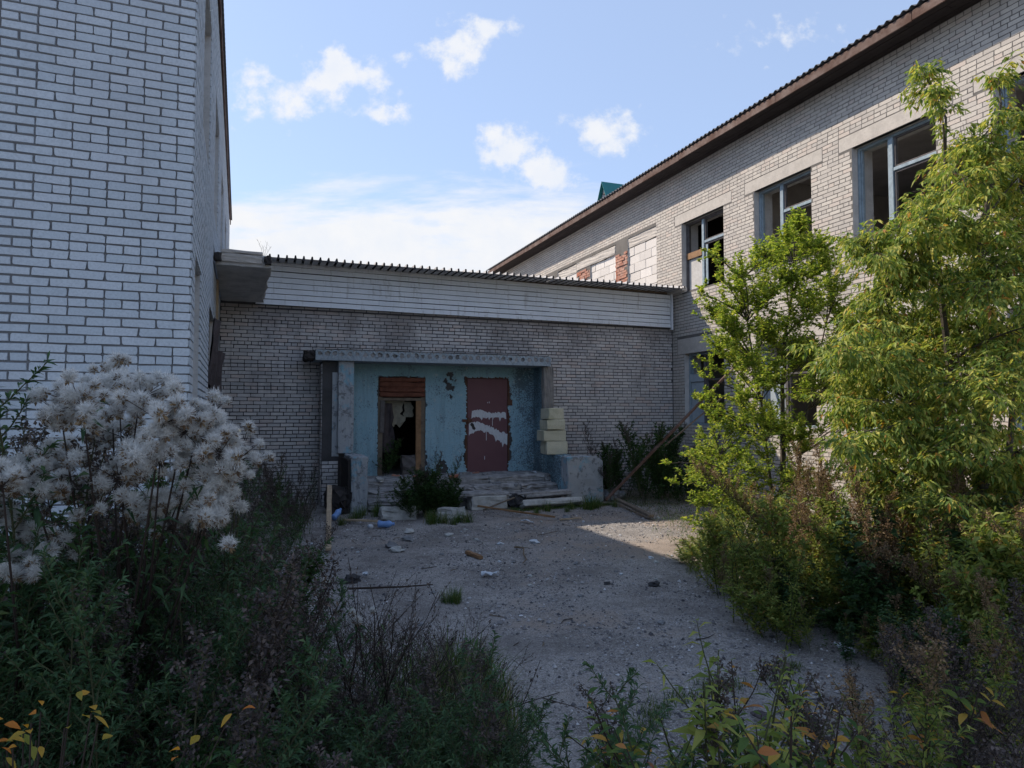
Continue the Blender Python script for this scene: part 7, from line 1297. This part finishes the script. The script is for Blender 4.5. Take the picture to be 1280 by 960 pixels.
block('concrete_block', 3.33, 12.0, -0.03, (0.50, 0.3, 0.22), 52, M['concrete_pale'], (rad(-14), -0.03, -0.12), 'grey concrete block half hidden at the right foot of the bush', 'concrete block')
block('concrete_slab', 5.62, 12.72, 0.0, (1.30, 0.42, 0.11), 53, M['concrete_pale'], (rad(-30), -0.02, 0.0), 'white concrete slab tipped forward at the foot of the right parapet', 'concrete slab', 0.012)
block('concrete_ring', 4.35, 13.0, 0.0, (0.74, 0.34, 0.27), 54, M['concrete_pale'], (0, 0, 0.02), 'upright broken step piece in the middle of the stair', 'concrete block', 0.012)
block('fallen_step', 4.25, 13.05, 0.275, (1.05, 0.42, 0.06), 55, M['concrete_step'], (rad(2), 0.02, 0.02), 'thin slab bridging the broken middle of the stair', 'concrete slab', 0.01)
block('fallen_step', 5.45, 13.12, 0.18, (1.5, 0.34, 0.10), 56, M['concrete_step'], (rad(-4), rad(-1.5), 0.03), 'long dark slab resting askew on the right half of the stair', 'concrete slab', 0.012)
block('masonry_lump', 4.95, 12.95, 0.0, (0.26, 0.28, 0.26), 57, M['stone_dark'], (0.1, 0.1, 0.6), 'dark lump of rubble between the white slab and the broken step', 'rubble', 0.05, 0.03)
block('masonry_lump', 1.45, 13.4, 0.0, (0.34, 0.5, 0.45), 58, M['concrete_dark'], (0.1, 0.1, 0.3), 'black heap of debris left of the left parapet', 'rubble', 0.08, 0.05)
block('masonry_lump', 7.35, 13.4, 0.0, (0.5, 0.4, 0.22), 59, M['stone'], (0.1, 0.05, 0.4), 'grey rubble behind the right parapet under the leaning beam', 'rubble', 0.05, 0.04)
# pale blocks stacked on the right parapet
for k, (x0, x1, z0, z1, lab) in enumerate([(5.97, 6.46, 1.02, 1.28, 'lowest pale block of the stack on the right parapet'), (5.90, 6.44, 1.29, 1.53, 'wide pale block second from the bottom of the parapet stack'),
                                           (5.96, 6.40, 1.54, 1.76, 'pale block second from the top of the parapet stack'), (6.0, 6.38, 1.775, 2.02, 'mossy topmost pale block, under the broken right pillar')]):
    z0 += 0.0
    block('pale_block', (x0+x1)/2+0.06, 14.02+0.03*(k % 2), z0 if k else 1.0, (x1-x0, 0.42, z1-z0 if k else 0.28), 80+k, M['aerated_old'], (0, 0, 0.03*(k-1.5)), lab, 'block', 0.009, 0.012, 1, 'pale blocks stacked on the right parapet')
def stone(x, y, s, seed, label, mat='stone', flat=0.42, group=None, cat='stone'):
    r = random.Random(seed); bm = bmesh.new(); bmesh.ops.create_icosphere(bm, subdivisions=2, radius=1)
    for v in bm.verts:
        k = 1+0.75*mnoise.noise(v.co*1.5+Vector((seed*1.7, 0, 0)))+0.3*mnoise.noise(v.co*4+Vector((seed, 3, 0))); v.co = Vector((v.co.x*s*k, v.co.y*s*k*0.75, v.co.z*s*k*flat))
    return item('stone', bm_mesh(bm, M[mat], 'stone'), (x, y, ground_h(x, y)+s*flat*0.55), (0, 0, r.uniform(0, 6)), label, cat, group)
for i, (x, y, s, lab, mt) in enumerate([(1.82, 9.76, 0.11, 'flat grey stone, left of two lying together on the gravel', 'stone'), (1.83, 9.33, 0.10, 'bluish angular stone just in front of the flat grey one', 'concrete_pale'),
        (2.17, 10.21, 0.11, 'low grey stone behind the pair on the gravel', 'stone'), (2.85, 10.39, 0.08, 'pale grey stone on the gravel right of the bush foot', 'concrete_pale'),
        (3.36, 9.43, 0.05, 'small white chip in the middle of the yard', 'plastic_white'), (3.86, 9.35, 0.075, 'white angular stone right of the small white chip', 'plastic_white'),
        (4.17, 6.60, 0.07, 'black clod alone on the gravel near the right edge', 'stone_dark'), (3.72, 6.86, 0.045, 'left small dark clod on the gravel', 'stone_dark'),
        (1.05, 7.95, 0.13, 'dark lump of tarred rubble at the left edge of the yard', 'stone_dark'), (2.35, 10.95, 0.10, 'pale stone before the left kerb block', 'concrete_pale'),
        (3.15, 9.9, 0.045, 'tiny pale stone beyond the small white chip', 'concrete_pale'), (4.8, 5.4, 0.05, 'small grey stone beside the weeds on the right', 'stone'),
        (3.45, 5.35, 0.04, 'small bluish stone in the right half of the gravel', 'stone'), (5.35, 11.35, 0.10, 'grey stone in the grass before the white slab', 'stone')]):
    stone(x, y, s, 60+i, lab, mt)
r = random.Random(77)
for i in range(60):
    x, y = r.uniform(0.6, 5.6), r.uniform(6.0, 11.6)
    if x < path_left(y)-0.3 or x > path_right(y): continue
    stone(x, y, r.uniform(0.014, 0.036), 200+i, 'small pale chip of rubble strewn on the gravel before the steps', r.choice(['concrete_pale', 'stone', 'plastic_white', 'stone']), 0.5, 'rubble chips strewn before the steps', 'stone chip')
for k in range(16):
    xk, yk, sk = 2.3+(k*0.83)%3.7, 13.3+(k*0.37)%1.3, 0.07+0.05*((k*7)%5)/5
    zk = 0.53 if yk > 14.0 else 0.36 if yk > 13.62 else 0.19
    block('masonry_lump', xk, yk, zk, (sk*1.5, sk, sk*0.6), 300+k, M[('stone', 'concrete_pale', 'brick_red', 'concrete_step')[k % 4]], (0.1, 0.15, k*1.3), 'small broken lump of masonry strewn on the entrance steps', 'rubble', 0.02, 0.01, 1, 'rubble strewn on the entrance steps')
# bottles and scraps
def bottle(x, y, mat, label, rot, s=1.0):
    prof = [(0.0, 0), (0.030, 0.002), (0.034, 0.02), (0.031, 0.07), (0.034, 0.12), (0.033, 0.16), (0.022, 0.195), (0.012, 0.215), (0.012, 0.235), (0.0, 0.236)]
    seg = 12; V = []; F = []
    for i, (q_, z) in enumerate(prof):
        for k in range(seg):
            a = k/seg*6.2832; cr = 1-0.25*max(0, math.sin(a))*(0.04 < z < 0.14); V.append((q_*math.cos(a)*cr*s*1.6, q_*math.sin(a)*cr*s*1.6, z*s))
    for i in range(len(prof)-1):
        for k in range(seg): F.append((i*seg+k, i*seg+(k+1) % seg, (i+1)*seg+(k+1) % seg, (i+1)*seg+k))
    o = item('plastic_bottle', make_mesh([(np.array(V), np.array(F), 0)], mat, 'bottle', True), (x, y, 0.06), rot, label, 'bottle')
    cap = [(0.014*s*1.6*math.cos(k/seg*6.2832), 0.014*s*1.6*math.sin(k/seg*6.2832), z) for z in (0.222*s, 0.24*s) for k in range(seg)]
    link('cap', make_mesh([(np.array(cap), np.array([(k, (k+1) % seg, seg+(k+1) % seg, seg+k) for k in range(seg)]), 0)], M['plastic_blue'], 'cap'), o)
    return o
bottle(1.93, 11.5, M['plastic_blue'], 'crushed blue plastic bottle lying left of the kerb block', (rad(90), 0, rad(70)), 1.15)
bottle(1.78, 11.25, M['plastic_white'], 'white plastic canister lying beside the blue bottle', (rad(80), 0, rad(-20)), 0.8)
bottle(1.30, 12.4, M['plastic_blue'], 'faded blue bottle in the debris left of the porch', (rad(60), 0, rad(140)), 1.1)
def scrap(x, y, w_, h_, seed, mat, label, name='plastic_scrap', cat='scrap', z=0.03, tilt=0.15):
    me = ragged_sheet(w_, h_, seed, mat, 5, 4, 0.3, 0.02, name); return item(name, me, (x, y, z), (rad(-90)+tilt, 0, random.Random(seed).uniform(0, 6)), label, cat)
scrap(2.46, 7.6, 0.16, 0.12, 2, M['plastic_white'], 'crumpled white scrap flat on the gravel in mid yard')
scrap(4.45, 4.12, 0.17, 0.09, 3, M['plastic_white'], 'white plastic strip at the foot of the right-hand weeds')
scrap(1.25, 8.05, 0.09, 0.07, 4, M['plastic_white'], 'small pale blue scrap at the left edge of the yard')
scrap(0.85, 8.7, 0.14, 0.05, 5, M['concrete_pale'], 'thin pale sliver lying by the left weeds')
scrap(2.9, 3.55, 0.22, 0.10, 6, M['plastic_dark'], 'flat black strip on the gravel near the front right weeds')
scrap(4.55, 11.0, 0.25, 0.12, 7, M['plastic_white'], 'white scrap in front of the broken steps')
scrap(6.0, 14.3, 0.3, 0.12, 8, M['plastic_white'], 'white rag lying on the porch by the blue side wall', z=0.57)
P_ = np.array([(3.42, 9.0, 0.03), (3.46, 8.75, 0.06), (3.36, 8.5, 0.03), (3.30, 8.25, 0.02), (3.15, 8.0, 0.03)])
item('twig', make_mesh([tube(P_-P_[0], (0.012, 0.011, 0.009, 0.008, 0.006), 5)+(0,)], M['stem_dry'], 'twig'), tuple(P_[0]), (0, 0, 0), 'bent brown twig lying on the gravel in mid yard', 'twig')
P_ = np.array([(0.95, 7.5, 0.03), (1.15, 7.42, 0.04), (1.5, 7.38, 0.03), (1.85, 7.4, 0.02)])
item('twig', make_mesh([tube(P_-P_[0], (0.012, 0.012, 0.010, 0.006), 5)+(0,)], M['stem_dark'], 'twig'), tuple(P_[0]), (0, 0, 0), 'dark straight stick lying left of the round grass tuft', 'twig')
r = random.Random(5)
for i in range(26):
    x, y = r.uniform(0.4, 5.4), r.uniform(4.0, 11)
    if x < path_left(y)-0.4 or x > path_right(y): continue
    a = r.uniform(0, 6.28); L = r.uniform(0.08, 0.3); P_ = np.array([(0, 0, 0.008), (math.cos(a)*L*.5, math.sin(a)*L*.5, 0.016), (math.cos(a+.3)*L, math.sin(a+.3)*L, 0.008)])
    item('twig', make_mesh([tube(P_, (0.004, 0.004, 0.002), 4)+(0,)], M['stem_dark' if i % 2 else 'stem_dry'], 'twig'), (x, y, ground_h(x, y)), (0, 0, 0), 'thin bit of straw or twig scattered on the gravel', 'twig', 'twigs scattered on the gravel')
# things standing inside the left doorway
block('broken_crate', 3.25, 15.12, 0.53, (0.42, 0.22, 0.42), 91, M['frame_dark'], (0.05, 0, 0.1), 'dark broken crate standing in the bottom of the left doorway', 'crate', 0.03, 0.02)
for k in range(5):
    x = 3.9+k*0.11
    block('masonry_lump', 2.7+k*0.63+0.2*math.sin(k*3), 14.75, 0.53, (0.13, 0.10, 0.05), 95+k, M['brick_red'] if k % 2 else M['stone'], (0.1, 0.1, k*1.1),
          ['grey lump of rubble at the left doorway sill', 'red brick bit at the right jamb of the left doorway', 'grey lump on the porch between the doorways', 'red brick bit at the left foot of the maroon door', 'grey lump before the maroon door'][k], 'rubble', 0.02, 0.012, 1)
plant('shrubby', 2.66, 14.72, 0.85, 'dark weed growing on the porch against the left doorway jamb', None, 3, 1.0, 0.52)
plant('mugwort', 3.78, 14.75, 0.55, 'thin weed on the porch between the two doorways', None, 5, 1.0, 0.52)
# yellow flowers on thin stems beside the thistle
def flower(x, y, z, label, seed):
    r = np.random.default_rng(seed); rt = empty('yellow_flower', (x, y, 0), label, 'flower')
    st = curve((0, 0, 0), (0, 0, 1), z, 7, (0.1, 0, 0), r, 0.02); st = st+(np.array([0, 0, z])-st[-1])*np.linspace(0, 1, 8)[:, None]
    link('stem', make_mesh([tube(st, 0.003, 4)+(0,)], M['stem'], 'stem'), rt)
    n = 22; th = np.arange(n)/n*6.2832; D = np.stack([np.cos(th), np.sin(th), r.uniform(-.1, .35, n)], 1)
    h = link('petals', make_mesh([leaves(np.zeros((n, 3)), D, 0.026, 0.008, 0.1, r=r)+(0,)], M['petal'], 'petals'), rt, (0, 0, z), (r.uniform(0.2, 0.9), r.uniform(-.5, .5), 0))
    c = leaves(np.zeros((12, 3)), rdir(r, 12, (0.1, 1)), 0.009, 0.006, 0, r=r); link('centre', make_mesh([c+(0,)], M['leaf_turning'], 'centre'), h)
    return rt
flower(-0.08, 3.13, 1.83, 'highest of the yellow flowers right of the thistle', 0)
flower(-0.10, 3.13, 1.80, 'yellow flower just below the highest one', 1)
flower(-0.09, 3.03, 1.59, 'yellow flower halfway down, right of the thistle', 2)
flower(-0.06, 3.12, 1.51, 'lowest yellow flower beside the dark weeds', 3)
AUT = [(-0.55, 1.9, 1.18), (-0.54, 1.96, 1.11), (-0.48, 1.78, 1.19), (-0.53, 1.84, 1.16), (-0.45, 1.86, 1.22), (-0.44, 1.75, 1.24), (-0.4, 1.9, 1.23), (-0.34, 1.81, 1.22), (-0.31, 1.72, 1.23), (-0.45, 1.83, 1.17), (-0.04, 1.65, 1.24), (-0.14, 1.59, 1.18), (-0.13, 1.65, 1.18), (-0.4, 1.85, 1.18), (-0.54, 1.9, 1.11), (-0.49, 1.89, 1.17)]
rt = empty('maple_sapling', (-0.45, 1.77, 0.0), 'small sapling with orange and yellow leaves in the bottom left corner', 'sapling')
B_ = Vector(rt.location); st = []
for p in AUT:
    q_ = np.array(p)-np.array(B_); st.append(tube([(0, 0, 0), (q_[0]*.5, q_[1]*.5, q_[2]*.65), q_], (0.004, 0.003, 0.0015), 4)+(0,))
link('stem', make_mesh(st, M['stem_dark'], 'stem'), rt)
rr_ = np.random.default_rng(4)
for p in AUT:
    for k in range(2):
        q_ = np.array(p)-np.array(B_)+rr_.normal(size=3)*0.012
        link('leaf', make_mesh([leaves_fine([(0, 0, 0)], rdir(rr_, 1, (-0.4, 0.8)), rr_.uniform(0.022, 0.036), rr_.uniform(0.012, 0.019), 0.4, r=rr_)+(0,)], M['leaf_autumn'], 'leaf'), rt, tuple(q_))
rt = empty('bare_shrub', (0.11, 16.62, 5.55), 'bare twiggy shrub tips showing over the link roof', 'shrub')
st = []
for k, p in enumerate([(-0.04, 16.68, 5.94), (0.08, 16.64, 5.79), (0.18, 16.6, 5.88), (0.27, 16.57, 5.77)]):
    q_ = np.array(p)-np.array(rt.location); st.append(tube([(0, 0, -0.05), q_*0.5+np.array([0.01*k, 0, 0.02]), q_], (0.004, 0.003, 0.002), 3)+(0,))
    for j in range(4): st.append(tube([q_*(0.4+0.15*j), q_*(0.4+0.15*j)+np.array([0.04*(-1)**j, 0, 0.07])], (0.002, 0.001), 3)+(0,))
link('branch', make_mesh(st, M['stem_dark'], 'branch'), rt)
